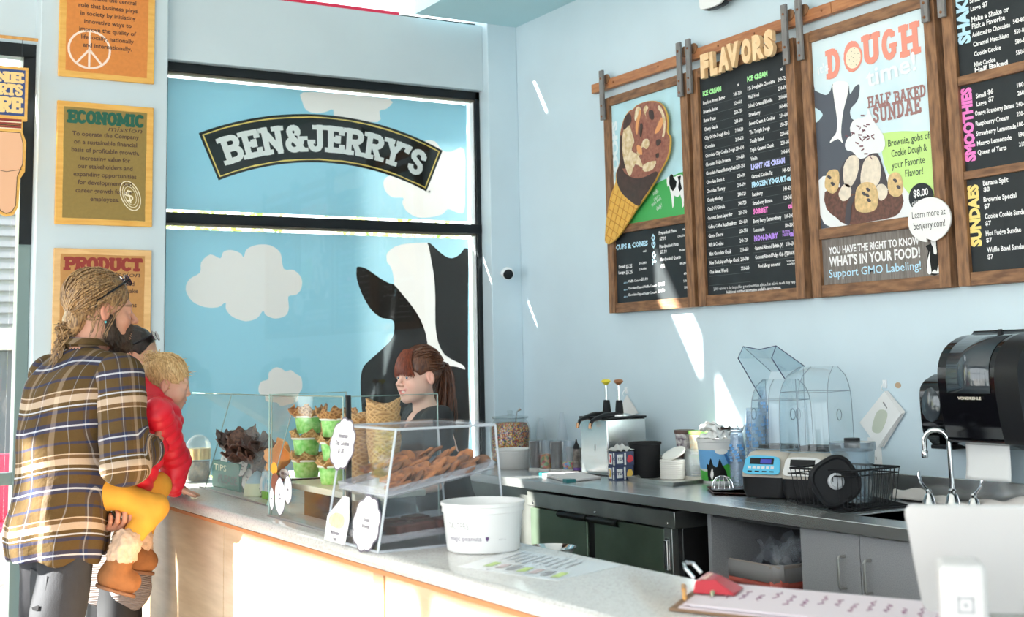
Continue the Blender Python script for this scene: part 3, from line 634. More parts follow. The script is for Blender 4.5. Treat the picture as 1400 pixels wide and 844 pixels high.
mb = MB(); flatpoly(mb, cowb, .0012, 0); flatpoly(mb, crop([(378,470),(388,455),(400,462),(402,478),(420,500),(415,530),(398,555),(385,540),(376,510)],826,130,4.217), .0018, 1)
flatpoly(mb, crop([(425,470),(445,465),(440,495),(450,540),(435,560),(428,530),(432,500)],826,130,4.217), .0018, 1)
obj('small_cow', mb, [M_TW, M_LOGB], t, smooth=False, fixn=False)
obj('price_panel', MB().box((XB, yb, 1.758), (XB+.02, ya, 2.13)), M_SLATE, t)
mb = MB()
def btx(s, px0, py0, px1, py1, h, m=0, bold=.03):
    h *= .75
    a = bp(px0, py0); b = bp(px1, py1); letter(mb, s, BF, a[0], a[1], h, w=abs(b[0]-a[0]), bold=bold, m=m, t=.001, res=1)
btx('CUPS & CONES', 842, 342, 886, 334, .034, 2, .05)
a = bp(893+2, 361); letter(mb, 'TO GO', BF, a[0]+.012, a[1]-.005, .03, w=.16, bold=.05, m=2, t=.001, rot=math.pi/2, res=1)
for s, x0, y0, x1, h in (('cal',879,345,883.5,.014),('Small',846,367,855,.02),('$5.25',856,367,864.5,.024),('50-380',874,362,884,.016),('Large',846,375,855,.02),('$6.25',856,375,865,.024),('210-430',874,370,884,.016),
    ('Waffle Cone +',859,386.5,876,.017),('$1.00',877,384,886,.02),('Chocolate-Dipped Waffle Cone +',859,396,898,.017),('$1.25',900,391,909,.02),('Chocolate-Dipped Sugar Cone +',859,405,898,.017),('$1.50',900,400,909,.02),
    ('Prepacked Pints',901,321,925,.022),('cal',933,315,936.5,.014),('$7.99',902,329,911,.022),('170-370',927,325,936,.015),('Handpacked Pints',902,339.5,928,.022),('$7.99',903,347,912,.022),('90-380',929,344,937,.015),('Handpacked Quarts',903,357,931,.022),('$12',904,366,909,.022),('80-280',930,362,938,.015),('60',935,376,939,.016),('130',935,386,939,.016),('110',936,395,940,.016)):
    btx(s, x0, y0, x1, y0-3, h)
for y in (388, 397.5, 407): btx('ADD A', 853, y, 858, y-2, .009, 2)
obj('price_lettering', mb, INKS, t, smooth=False, fixn=False)
# giant cone cutout, a painted board standing proud of the frame
XC = 3.930; CF = ((XC+.010,0,0),)+BF[1:]
def cc_(pts, n=3): return smooth_poly(crop(pts,826,130,4.217,XC), n)
cone = thing('cone_cutout', 'giant flat ice cream cone cutout fixed over the leftmost board', 'sign', (XC, 5.4, 2.0))
out = [(225,42),(260,34),(300,36),(335,58),(358,105),(366,160),(364,215),(380,245),(378,300),(368,350),(345,400),(310,465),(270,535),(225,605),(180,665),(130,745),(85,810),(35,858),(8,850),(4,820),(12,720),(30,610),(48,550),(66,500),(68,450),(88,390),(88,300),(92,220),(112,140),(140,95),(165,82),(185,60)]
obj('cutout_board', MB().prism(cc_(out), CF, .010), mat('cutout waffle yellow', (.78,.44,.08), .5, noise=.1, nscale=30), cone)
def layer(k): return ((XC-.0006*k,0,0),)+BF[1:]
mb = MB(); mb.prism(cc_([(225,44),(260,36),(300,38),(334,60),(356,107),(364,160),(362,215),(378,247),(376,300),(366,350),(343,400),(308,465),(268,535),(223,600),(196,628),(150,610),(110,575),(88,540),(75,505),(70,450),(90,390),(90,300),(94,220),(114,142),(142,97),(167,84),(187,62)]), layer(1), 0, 0)
mb.prism(cc_([(200,640),(223,600),(268,535),(308,465),(300,440),(240,470),(180,480),(120,450),(95,400),(72,450),(76,505),(100,560),(150,610)]), layer(2), 0, 1)
mb.prism(cc_([(232,60),(280,48),(320,70),(345,130),(350,200),(345,260),(300,290),(260,290),(225,250),(210,190),(215,120)]), layer(2.2), 0, 0)
for pts in ([(190,70),(212,75),(205,110),(180,150),(178,110)], [(242,60),(256,75),(240,110),(258,170),(240,120),(228,85)], [(320,60),(340,90),(356,150),(350,230),(335,240),(345,180),(332,110),(310,75)], [(125,170),(150,180),(165,230),(175,270),(160,320),(200,350),(225,420),(180,400),(150,470),(120,400),(105,300),(110,220)], [(230,258),(255,255),(262,285),(245,312),(222,300),(205,350),(190,330),(215,290)], [(230,400),(300,380),(280,430),(230,440)]): mb.prism(cc_(pts), layer(3), 0, 2)
for pts in ([(205,90),(215,100),(200,170),(192,230),(182,180)], [(330,130),(342,150),(325,200),(295,225),(300,195)], [(190,290),(215,300),(220,345),(195,330)]): mb.prism(cc_(pts), layer(3.3), 0, 3)
for pts in ([(258,92),(285,92),(288,140),(265,135)], [(210,165),(225,175),(215,240),(205,225)], [(302,262),(325,255),(330,275),(306,295)], [(300,340),(318,335),(316,360),(302,362)], [(120,130),(150,105),(160,150),(140,180),(112,200)], [(92,250),(104,240),(106,330),(122,420),(95,400)]): mb.prism(cc_(pts), layer(3.6), 0, 1)
obj('scoop_print', mb, [mat('print chocolate pink brown', (.36,.14,.09), .5, noise=.5, nscale=60, col2=(.24,.075,.05)), mat('print dark chocolate', (.065,.03,.022), .45, noise=.4, nscale=30), mat('print cream swirl', (.83,.68,.48), .5, noise=.3, nscale=40, col2=(.60,.42,.20)), mat('print caramel', (.75,.33,.12), .5)], cone, smooth=False, fixn=False)
mb = MB()
def inside(p, poly):
    x, y = p; c = False; k = len(poly)
    for i in range(k):
        (x0,y0),(x1,y1) = poly[i], poly[i-1]
        if (y0 > y) != (y1 > y) and x < (x1-x0)*(y-y0)/(y1-y0)+x0: c = not c
    return c
region = cc_([(62,520),(100,565),(150,612),(200,640),(180,665),(130,745),(85,810),(35,858),(8,850),(4,820),(12,720),(30,610),(48,550)])
def hatch(ang, pitch, off=0):
    d = (math.cos(ang), math.sin(ang)); n_ = (-d[1], d[0]); cx, cy = region[0]
    for k in range(-20, 21):
        run = []
        for j in range(-60, 61):
            p = (cx+n_[0]*(k*pitch+off)+d[0]*j*.01, cy+n_[1]*(k*pitch+off)+d[1]*j*.01)
            if inside(p, region): run.append(p)
        if len(run) > 1: mb.tube([Vector((XC-.001, -run[0][0], run[0][1])), Vector((XC-.001, -run[-1][0], run[-1][1]))], .0022, 4, caps=False)
hatch(math.radians(62), .042); hatch(math.radians(-28), .045)
obj('waffle_lines', mb, mat('waffle groove print', (.58,.27,.04), .5), cone)
# --- board 2
t, ya, yb = board(4.935, 4.198, [], 'tall slate menu board under the FLAVORS letters listing ice creams')
obj('menu_panel', MB().box((XB, yb, 1.758), (XB+.02, ya, 2.83)), M_SLATE, t)
mb = MB(); u0 = bp(961.5,141)[0]; uR = bp(1014,125)[0]; u1 = bp(1021.8,112)[0]; uR2 = -yb-.012
LA = [('Bourbon Brown Butter','240-720'),('Brownie Batter','220-660'),('Butter Pecan','250-750'),('Cherry Garcia','200-600'),('Chip Off the Dough Block','210-630'),('Chocolate','210-630'),('Chocolate Chip Cookie Dough','230-690'),('Chocolate Fudge Brownie','220-660'),('Chocolate Peanut Buttery Swirl','250-750'),('Chocolate Shake It','230-690'),('Chocolate Therapy','230-690'),('Chunky Monkey','240-720'),('CinnDOUGHrella','240-720'),('Coconut Seven Layer Bar','250-750'),('Coffee, Coffee BuzzBuzzBuzz','220-660'),("Gimme S'more!",'250-750'),('Milk & Cookies','240-720'),('Mint Chocolate Chunk','220-660'),('New York Super Fudge Chunk','260-780'),('One Sweet World','220-660')]
za = bp(962,143.5)[1]; zz = bp(971,374.5)[1]; dz = (za-zz)/19; H2 = .0175
rows(mb, ['ICE CREAM'], u0, za+dz, 0, .023, cond=.86, bold=.06, m=1); rows(mb, ['cal'], uR-.03, za+dz, 0, .014, cond=.7)
rows(mb, LA, u0, za, zz, H2, uR)
zb_ = bp(1021.8,124)[1]; ze = bp(1032,354.5)[1]; dr = (zb_-ze)/19
L2 = [('P.B. Doughable Chocolate','240-720'),('Phish Food','230-690'),('Salted Caramel Blondie','220-660'),('Strawberry','160-480'),('Sweet Cream & Cookies','210-630'),('The Tonight Dough','250-750'),('Totally Baked','220-660'),('Triple Caramel Chunk','220-660'),('Vanilla','200-600')]
rows(mb, ['ICE CREAM'], u1, zb_+dr, 0, .023, cond=.86, bold=.06, m=1); rows(mb, ['cal'], uR2-.04, zb_+dr+.006, 0, .014)
rows(mb, L2, u1, zb_, zb_-8*dr, H2, uR2)
def one(s, k, c=None, **kw): rows(mb, [(s, c)], u1, zb_-k*dr, 0, kw.pop('h', H2), uR2, **kw)
one('LIGHT ICE CREAM', 9, h=.023, cond=.86, bold=.06, m=3); one('Caramel Cookie Fix', 10, '140-420'); one('FROZEN YOGURT', 11, 'cal', h=.023, cond=.86, bold=.06, m=2)
one('Raspberry', 12, '140-420'); one('Strawberry Banana', 13, '120-360'); one('SORBET', 14, 'cal', h=.023, cond=.86, bold=.06, m=4); one('Berry Berry Extraordinary', 15, '100-300'); one('Lemonade', 16, '100-300')
one('NON-DAIRY', 17, 'cal', h=.023, cond=.86, bold=.06, m=5)
rows(mb, ['FROZEN','DESSERT'], u1+.19, zb_-17*dr+.018, zb_-17*dr+.004, .011, cond=.8, bold=.03, m=5)
one('Caramel Almond Brittle (V)', 18, '210-630', cond=.68); one('Coconut Almond Fudge Chip (V)', 19, '230-690', cond=.64)
rows(mb, ['Food allergy concerns?'], u1+.02, zb_-20*dr, 0, .016, cond=.7); rows(mb, ['Let your server know or', 'see our list for help.'], u1+.21, zb_-20*dr+.012, zb_-20*dr-.002, .009, cond=.7)
a = bp(976,397.5); letter(mb, '2,000 calories a day is used for general nutrition advice, but calorie needs may vary.', BF, a[0], a[1], .015, w=bp(1088,384)[0]-a[0], bold=.0, t=.001, res=1)
a = bp(993,400.5); letter(mb, 'Additional nutrition information available upon request.', BF, a[0], a[1]-.004, .014, w=bp(1068,391)[0]-a[0], bold=.02, t=.001, res=1)
obj('menu_lettering', mb, INKS, t, smooth=False, fixn=False)
mb = MB()
for i in range(21): z = za-dz*i-.012; mb.add([(XB-.0005,-u0+.01,z),(XB-.0005,-uR-.005,z),(XB-.0005,-uR-.005,z-.0015),(XB-.0005,-u0+.01,z-.0015)], [(0,1,2,3)])
for i in range(20): z = zb_-dr*i-.012; mb.add([(XB-.0005,-u1+.01,z),(XB-.0005,yb,z),(XB-.0005,yb,z-.0015),(XB-.0005,-u1+.01,z-.0015)], [(0,1,2,3)])
obj('rule_lines', mb, M_SLT2, t, smooth=False, fixn=False)
# FLAVORS letters: thick cut-out wood on a slightly rising line
t = thing('wooden_letters', 'chunky pale wooden cut-out letters spelling FLAVORS', 'letters', (3.93, 4.55, 2.80))
XF = 3.935; pts = [(963,108.5,'F'),(976,105,'L'),(987,100.5,'A'),(999,95,'V'),(1019,89.5,'O'),(1034,84.5,'R'),(1050,80,'S')]
ends = [975,986.5,1003,1016,1033,1050.5,1063.5]
M_LW = wood('pale cut wood', (.93,.66,.38), (.85,.55,.28), (1,3,3), 10, .5, .1)
for (px, py, ch), pe in zip(pts, ends):
    a = bp(px, py, XF); b = bp(pe, py-3, XF); mb = MB(); v, f = text_geo(ch, .075, 3)
    x0 = min(q[0] for q in v); x1 = max(q[0] for q in v); w_ = abs(b[0]-a[0])-.004; h = .118 if ch != 'S' else .125
    y0 = min(q[1] for q in v); y1 = max(q[1] for q in v)
    # solid letter: outline edges extruded
    bm = bmesh.new(); bv = [bm.verts.new(Vector((XF, -(a[0]+(q[0]-x0)/(x1-x0)*w_), a[1]+(q[1]-y0)/(y1-y0)*h))) for q in v]
    for q in f: 
        try: bm.faces.new([bv[i] for i in q])
        except ValueError: pass
    g = bmesh.ops.extrude_face_region(bm, geom=bm.faces[:]); bmesh.ops.translate(bm, verts=[e for e in g['geom'] if isinstance(e, bmesh.types.BMVert)], vec=(-.022,0,0))
    bm.verts.index_update(); mb.add([tuple(q.co) for q in bm.verts], [tuple(x.index for x in q.verts) for q in bm.faces]); bm.free()
    obj('letter', mb, M_LW, t, label='wooden letter '+ch)
# --- board 3
t, ya, yb = board(4.155, 3.404, [(1.958, 2.004)], 'menu board with the pale blue DOUGH time poster and sundae picture')
C3 = lambda pts, n=3: smooth_poly(crop(pts,1100,10,4.22), n)
D3 = lambda pts, n=3: smooth_poly(crop(pts,1110,130,4.442), n)
obj('poster_panel', MB().box((XB, yb, 2.002), (XB+.02, ya, 2.83)), mat('pale sky sundae poster', (.62,.78,.85), .5, noise=.08, nscale=5, col2=(.74,.84,.87)), t)
mb = MB()
clip = lambda pl: [(min(max(a, -ya+.001), -yb-.001), min(max(b, 2.006), 2.825)) for a, b in pl]
flatpoly(mb, clip(C3([(40,480),(60,480),(100,500),(130,505),(150,480),(160,450),(175,440),(250,435),(262,500),(290,460),(315,445),(318,480),(305,540),(265,590),(270,640),(300,720),(320,1300),(40,1320)])), .0008, 0)
flatpoly(mb, clip(C3([(52,585),(80,590),(105,615),(95,640),(60,665)])), .0012, 2)
flatpoly(mb, C3([(168,435),(250,433),(250,500),(225,600),(212,720),(222,785),(195,760),(148,782),(160,755),(185,720),(188,640),(170,520)]), .0014, 1)
obj('cow_print', mb, [mat('poster cow slate', (.075,.085,.11), .5), M_LOGW, mat('poster sky bit', (.60,.80,.88), .5)], t, smooth=False, fixn=False)
mb = MB(); flatpoly(mb, clip(D3([(735,232),(640,222),(540,220),(440,232),(430,250),(440,420),(560,640),(640,700),(780,690),(770,400)])), .001, 0)
obj('green_patch', mb, mat('poster lime', (.55,.78,.25), .5), t, smooth=False)
mb = MB()
a = bp(1133,107.5); s_ = bp(1258,70); hD = .155
M_CORAL = mat('coral poster ink', (.86,.30,.22), .5); M_MAUV = mat('brown mauve ink', (.34,.17,.16), .5)
for ch, p0, p1, hh in (('D',(1131.5,107.5),1151,.118),('O',(1155,100),1180,.122),('U',(1181,89),1205,.118),('G',(1207,83),1229,.118),('H',(1232,78),1260,.122)):
    a = bp(*p0); b = bp(p1, p0[1]-5); slab(mb, ch, BF, a[0], a[1], hh, w=abs(b[0]-a[0])*.95, wt=.24, t=.0018, m=0, serif=.17)
cx, cz = bp(1167,79); o_ = len(mb.v)
flatpoly(mb, circle(cx, cz, .052, .056), .0022, 0); flatpoly(mb, circle(cx, cz, .043, .046), .0026, 1)
for i in range(14): flatpoly(mb, circle(cx+math.cos(i*2.4)*.011*math.sqrt(i), cz+math.sin(i*2.4)*.012*math.sqrt(i), .002, n=6), .003, 2)
a = bp(1119,102); letter(mb, "it's", BF, a[0], a[1], .038, w=.065, bold=.02, m=3, t=.002, rot=.1)
a = bp(1186,120); letter(mb, 'time!', BF, a[0], a[1], .075, w=.27, bold=.02, m=3, t=.003, rot=.08)
for s, p0, p1, h in (('HALF',(1187,148),(1218.5,0),.045),('BAKED',(1223,141.5),(1267,0),.047),('SUNDAE',(1194.5,168.5),(1260.5,0),.064)):
    a = bp(*p0); b = bp(p1[0], p0[1]-5); slab(mb, s, BF, a[0], a[1], h, w=abs(b[0]-a[0]), wt=.185, t=.0018, m=4, serif=.13, gap=.07)
for s, (x0, y0), x1 in (('Brownie, gobs of',(466,315),722),('Cookie Dough &',(486,378),702),('your Favorite',(488,448),690),('Flavor!',(570,498),678)):
    a = bp(1110+x0/4.442, 130+y0/4.442); b = bp(1110+x1/4.442, 130+y0/4.442-4); letter(mb, s, BF, a[0], a[1], .029, w=abs(b[0]-a[0]), bold=.01, m=5, t=.002)
obj('poster_lettering', mb, [M_CORAL, mat('cookie print', (.86,.76,.58), .5), M_INK, mat('poster white ink', (.83,.87,.90), .5), M_MAUV, mat('poster dark green ink', (.05,.10,.05), .5)], t, smooth=False, fixn=False)
# sundae picture (a flat print)
mb = MB()
flatpoly(mb, clip(D3([(40,520),(110,490),(200,470),(350,450),(520,500),(560,560),(625,650),(630,725),(400,765),(180,806),(120,808),(42,730)],2)), .0018, 0)   # plate
flatpoly(mb, D3([(80,590),(160,560),(300,560),(420,570),(550,600),(548,690),(500,740),(380,765),(220,790),(150,745),(90,690)],2), .0022, 1)    # brownie
flatpoly(mb, D3([(165,520),(180,440),(215,385),(260,350),(330,340),(400,350),(430,420),(465,540),(450,580),(300,600),(200,590)],2), .0026, 2)  # fudge
for p_ in ([(195,440),(230,375),(275,370),(292,420),(270,510),(235,560),(200,540)], [(300,480),(330,385),(390,370),(420,430),(415,520),(380,560),(310,560)], [(165,600),(200,540),(240,560),(235,620),(190,645)], [(395,560),(430,540),(462,570),(455,620),(415,640)]): flatpoly(mb, D3(p_), .003, 3)
for p_ in ([(82,560),(95,475),(135,452),(168,470),(165,560),(130,600)], [(265,650),(275,570),(320,530),(380,540),(405,600),(395,690),(330,715),(275,700)], [(468,500),(510,468),(548,500),(555,590),(515,620),(470,590)]): flatpoly(mb, D3(p_), .0034, 4)
for k_, (x_, y_) in enumerate([(110,500),(130,540),(340,610),(350,640),(320,600),(510,520),(530,560),(345,575)]): flatpoly(mb, D3([(x_-14,y_-6),(x_,y_-12),(x_+14,y_+4),(x_,y_+12)]), .0038, 2)
flatpoly(mb, D3([(205,300),(225,255),(245,250),(235,200),(262,150),(330,130),(345,80),(360,110),(375,150),(410,200),(440,250),(448,310),(420,350),(370,355),(300,390),(250,345),(215,335)]), .0036, 0)
for k_ in range(26):
    x_ = 320+random.gauss(0,50); y_ = 255+random.gauss(0,48); a_ = random.uniform(-1,1); flatpoly(mb, D3([(x_-11*math.cos(a_),y_-11*math.sin(a_)-4),(x_+11*math.cos(a_),y_+11*math.sin(a_)-4),(x_+11*math.cos(a_),y_+11*math.sin(a_)+5),(x_-11*math.cos(a_),y_-11*math.sin(a_)+5)],1), .0040, 5)
flatpoly(mb, D3([(205,760),(215,670),(240,620),(268,612),(245,680),(235,780),(210,785)]), .0040, 2)
obj('sundae_print', mb, [mat('print whipped white', (.82,.83,.84), .5), mat('print brownie', (.16,.06,.04), .5, noise=.5, nscale=70), mat('print fudge', (.05,.04,.05), .4), mat('print vanilla', (.84,.72,.58), .5, noise=.2, nscale=40), mat('print dough', (.80,.55,.26), .5, noise=.3, nscale=50), mat('print sprinkle', (.17,.06,.08), .5)], t, smooth=False, fixn=False)
mb = MB(); cx, cz = bp(1260,269.5); flatpoly(mb, circle(cx, cz, .063, .056), .003, 0); letter(mb, '$8.00', BF, cx, cz+.004, .028, align='c', m=1, t=.0036, w=.075); letter(mb, 'cal 1000-1210', BF, cx, cz-.03, .019, align='c', m=1, t=.0036, w=.095, bold=.01)
obj('price_spot', mb, [M_SLATE, M_TW], t, smooth=False, fixn=False)
obj('label_panel', MB().box((XB, yb, 1.758), (XB+.02, ya, 1.960)), mat('grey plank print', (.15,.125,.11), .6, noise=.5, nscale=12, stretch=(1,9,1), col2=(.24,.21,.19)), t)
mb = MB()
def bt3(s, x0, y0, x1, h, m=0, bold=.05):
    a = bp(x0, y0); b = bp(x1, y0-5); letter(mb, s, BF, a[0], a[1], h, w=abs(b[0]-a[0]), bold=bold, m=m, t=.001, res=2)
bt3('YOU HAVE THE RIGHT TO KNOW', 1133.5, 348, 1258, .030, bold=.03); bt3("WHAT'S IN YOUR FOOD!", 1134, 364.5, 1259, .040, bold=.035); bt3('Support GMO Labeling!', 1134, 380, 1260, .034, 2, .008)
obj('label_lettering', mb, INKS, t, smooth=False, fixn=False)
E3 = lambda pts, n=3: smooth_poly(crop(pts,1080,300,4.375), n)
mb = MB(); flatpoly(mb, E3([(812,160),(835,150),(845,130),(885,118),(888,150),(895,170),(905,320),(825,325),(820,240),(828,190)],2), .001, 0)
flatpoly(mb, E3([(845,128),(872,122),(876,160),(880,205),(862,205),(858,170),(848,150)]), .0016, 1); flatpoly(mb, E3([(832,215),(840,190),(838,240),(848,320),(825,322),(822,260)]), .0016, 1); flatpoly(mb, E3([(890,270),(904,285),(905,320),(850,322),(870,300),(880,312)]), .0016, 1)
obj('small_cow', mb, [M_LOGB, M_LOGW], t, smooth=False, fixn=False)
# speech bubble
bub = thing('speech_bubble_sign', 'white oval speech bubble sign at the sundae board corner', 'sign', (3.93, 3.55, 2.0))
cx, cz = bp(1270,300.5, 3.93); X2 = ((3.937,0,0),)+BF[1:]; el = circle(cx, cz, .106, .087, 36)
k_ = [i for i, (a, b) in enumerate(el) if b < cz-.07 and abs(a-cx) < .06]; tail = bp(1266.5,326,3.93)
i0 = min(range(36), key=lambda i: abs(el[i][0]-(cx-.005))+abs(el[i][1]-(cz-.087)))
pl = el[:i0]+[tail]+el[i0+1:]
obj('bubble', MB().prism(pl, X2, .007), mat('bubble white', (.86,.84,.82), .5), bub)
mb = MB(); fb = ((3.930,0,0),)+BF[1:]
letter(mb, 'Learn more at', fb, cx, cz+.012, .028, align='c', bold=-.005, t=.0006, w=.165); letter(mb, 'benjerry.com!', fb, cx, cz-.032, .028, align='c', bold=.0, t=.0006, w=.155)
obj('lettering', mb, M_LOGB, bub, smooth=False, fixn=False)
# --- board 4
t, ya, yb = board(3.370, 2.62, [(2.475, 2.512), (2.113, 2.145)], 'rightmost menu board of shakes, smoothies and sundaes, cut by the frame')
obj('menu_panel', MB().box((XB, yb, 1.758), (XB+.02, ya, 2.83)), M_SLATE, t)
mb = MB()
def vt(s, px, py, h, w, m): a = bp(px, py); letter(mb, s, BF, a[0]+h*.9, a[1], h, w=w, bold=.06, m=m, t=.001, rot=math.pi/2)
vt('SHAKES', 1313, 62, .052, .235, 2); vt('SMOOTHIES', 1322, 222, .045, .285, 4); vt('SUNDAES', 1330, 338, .045, .235, 6)
def b4(s, x0, y0, x1, h, bold=.03): h *= .62; a = bp(x0, y0); b = bp(x1, y0-6); letter(mb, s, BF, a[0], a[1], h, w=abs(b[0]-a[0]), bold=bold, t=.001, res=2)
k = 4.218
for s, x, y, x1, h in (('Small',152,20,210,.028),('Large',157,65,215,.028),('$7',225,42,256,.028),('Make a Shake or',162,128,382,.032),('Pick a Favorite',165,168,358,.032),('Addicted to Chocolate',166,215,388,.028),('Caramel Macchiato',172,270,382,.028),('Cookie Cookie',178,325,333,.028),('Mint Cookie',178,386,302,.028),('540-800',402,138,480,.026),('550-820',410,198,490,.026),('580-860',415,255,495,.026),('550-810',420,318,500,.026),
    ('Small',188,568,245,.028),('$6',255,545,287,.028),('Large',192,613,248,.028),('$7',260,588,292,.028),('Orange Strawberry Banana',183,668,412,.028),('Raspberry Cream',187,728,380,.028),('Strawberry Lemonade',190,785,422,.028),('Mango Lemonade',195,842,395,.028),('180',425,505,462,.026),('260',428,552,465,.026),('240-400',420,618,500,.026),('230-380',424,672,500,.026),('180-310',428,732,505,.026),('190-320',435,790,510,.026)):
    b4(s, 1290+x/k, y/k, 1290+x1/k, h)
a = bp(1290+182/k, 422/k); letter(mb, 'Half Baked', BF, a[0], 2.515, .018, w=.15, bold=.035, t=.001)
k2 = 4.22
for s, x, y, x1, h in (('Queen of Tarts',156,92,323,.028),('210-360',395,45,470,.026),('Banana Split',187,270,333,.030),('$8',190,305,224,.026),('Brownie Special',190,365,380,.030),('$7',194,402,226,.026),('Cookie Cookie Sundae',198,462,440,.030),('$7',201,500,233,.026),('Hot Fudge Sundae',203,560,407,.030),('$7',206,597,238,.026),('Waffle Bowl Sundae',210,655,432,.030),('$7',213,693,246,.026)):
    b4(s, 1300+x/k2, 190+y/k2, 1300+x1/k2, h)
obj('menu_lettering', mb, INKS, t, smooth=False, fixn=False)
# --- lower edge of the white letter sign above the rail (its letters are cut by the top of the picture)
t = thing('wall_letter_sign', 'white standing letters high on the wall, mostly above the picture', 'sign', (3.93, 4.3, 3.05))
pl = smooth_poly([bp(*q, 3.93) for q in ((958,-12),(958.5,5),(960,12.5),(966,12.6),(978,9),(988,3),(991,-6),(986,-22),(970,-26))], 3)
obj('letter', MB().prism(pl, ((3.93,0,0),)+BF[1:], .012), M_LOGW, t, bevel=.002)
obj('letter_back', MB().prism([(a+.004, b-.004) for a, b in pl], ((3.96,0,0),)+BF[1:], .028), M_BLK, t)
pl = smooth_poly([bp(*q, 3.93) for q in ((994,-10),(995,-1),(999,1),(1003,-2),(1005,-12))], 3)
obj('letter', MB().prism(pl, ((3.93,0,0),)+BF[1:], .012), mat('maroon letter', (.10,.03,.03), .5), t)
# --- security camera on the corner column
q = P(688, 374, 1, YP); t = thing('security_camera', 'small white dome-ended security camera on the corner column', 'camera', tuple(q))
obj('mount', MB().cyl(q, q+Vector((0,-.03,0)), .02, 16).cyl(q+Vector((.0,-.03,0)), q+Vector((-.005,-.05,0)), .012, 12), M_WHITE, t)
d = Vector((-.35,-.9,-.35)).normalized(); c0 = q+Vector((-.003,-.055,0))
obj('body', MB().lathe([(0,-.03),(.02,-.028),(.033,-.016),(.036,0),(.036,.03),(.031,.034)], c0, 20, ax=d), M_WHITE, t)
obj('lens', MB().lathe([(.030,.030),(.030,.036),(.016,.040),(0,.041)], c0, 20, ax=d), M_BLK, t)

# ================================================================== back counter
M_STEEL = mat('brushed stainless steel', (.72,.73,.73), .27, .9, bump=.12, bscale=40, stretch=(1,.15,1), noise=.12, nscale=6)
M_STEELD = mat('dark scuffed steel', (.42,.44,.42), .30, .85, bump=.1, bscale=30, noise=.3, nscale=5)
M_STEELG = mat('steel door with painted green reflection', (.20,.27,.20), .35, .75, bump=.08, bscale=30, noise=.25, nscale=4)  # green is a reflection put into the doors' base colour
M_CHROME = mat('chrome', (.75,.76,.78), .10, 1)
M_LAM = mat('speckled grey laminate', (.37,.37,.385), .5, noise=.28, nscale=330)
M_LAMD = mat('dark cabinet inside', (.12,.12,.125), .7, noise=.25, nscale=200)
M_BPL = mat('black plastic', (.010,.010,.012), .4, spec=.25); M_BPLM = mat('matt black plastic', (.014,.014,.016), .6, spec=.25)
M_WPL = mat('white plastic', (.80,.79,.78), .4, trans=.05); M_PAPER = mat('white paper', (.82,.81,.80), .8)
XF = 3.268; ZT = .90
ct = thing('steel_counter', 'long stainless steel back counter with a low backsplash', 'counter', (3.62, 4.5, .86))
sy0, sy1, sx0, sx1 = 2.90, 3.44, 3.41, 3.75
def S_(x0,y0,z0,x1,y1,z1): return MB().box((x0,y0,z0),(x1,y1,z1))
mb = S_(XF,2.3,ZT-.042,sx0,YP-.005,ZT).box((sx0,sy1,ZT-.042),(XR-.002,YP-.005,ZT)).box((sx0,2.3,ZT-.042),(XR-.002,sy0,ZT)).box((sx1,sy0,ZT-.042),(XR-.002,sy1,ZT))
obj('worktop', mb, M_STEEL, ct, bevel=.002)
obj('backsplash', S_(XR-.022,2.3,ZT,XR-.002,6.2,.990), M_STEEL, ct, bevel=.002)
mb = S_(sx0-.004,sy0-.004,.72,sx1+.004,sy1+.004,.724).box((sx0-.004,sy0,.72),(sx0,sy1,ZT-.004)).box((sx1,sy0,.72),(sx1+.004,sy1,ZT-.004)).box((sx0,sy0-.004,.72),(sx1,sy0,ZT-.004)).box((sx0,sy1,.72),(sx1,sy1+.004,ZT-.004))
obj('sink_bowl', mb, M_STEELD, ct)
# under-counter fridge
FX = 3.315; yat = lambda px, py: P(px, py, 0, FX).y; fy0, fy1 = yat(925,705), yat(724,680)
fr = thing('undercounter_fridge', 'scuffed steel two door fridge with black handles under the counter', 'fridge', (3.6,(fy0+fy1)/2,0))
obj('body', S_(FX+.03,fy0+.004,.08,3.95,fy1,.80), mat('fridge black side', (.03,.03,.033), .25, .3), fr, bevel=.004)
obj('top_ledge', S_(FX-.012,fy0,.772,3.95,fy1+.004,.842), M_STEELD, fr, bevel=.004)
obj('door', S_(FX,yat(802,712),.12,FX+.03,fy1-.004,.764), M_STEELG, fr, bevel=.004, label='steel fridge door with a green reflection put into its colour')
obj('door', S_(FX,yat(908,730),.12,FX+.03,yat(812,714),.764), M_STEELG, fr, bevel=.004)
obj('door_gap_post', S_(FX+.012,yat(812,714)+.001,.12,FX+.03,yat(802,712)-.001,.770), M_BPL, fr)
for y0, y1 in ((yat(805,706),yat(767,700)),(yat(847,713),yat(808,707))):
    mb = MB(); n = 10; pr = [(FX+.004-.032*math.sin(math.pi*i/n), .757+.018*math.cos(math.pi*i/n)) for i in range(n+1)]
    pr += [(x+.006*(1 if i else 1), z) for i, (x, z) in enumerate(pr[::-1])]
    v = [(x, y, z) for y in (y0, y1) for x, z in pr]; k_ = len(pr)
    mb.add(v, [(i,(i+1)%k_,(i+1)%k_+k_,i+k_) for i in range(k_)]+[tuple(range(k_)), tuple(range(k_,2*k_))])
    obj('handle', mb, M_BPL, fr)
hg = obj('hinge_post', S_(FX-.004,yat(920,740),.12,FX+.03,yat(909,740),.770), M_STEELD, fr, bevel=.002)
obj('hinge', MB().cyl((FX-.016,yat(915,740),.605),(FX-.016,yat(915,740),.722),.013,12).box((FX-.012,yat(915,740)-.015,.60),(FX,yat(915,740)+.015,.73)), M_CHROME, hg)
obj('kick_plate', S_(FX+.05,fy0+.02,.01,FX+.07,fy1-.02,.10), M_BPL, fr)
mb = MB()
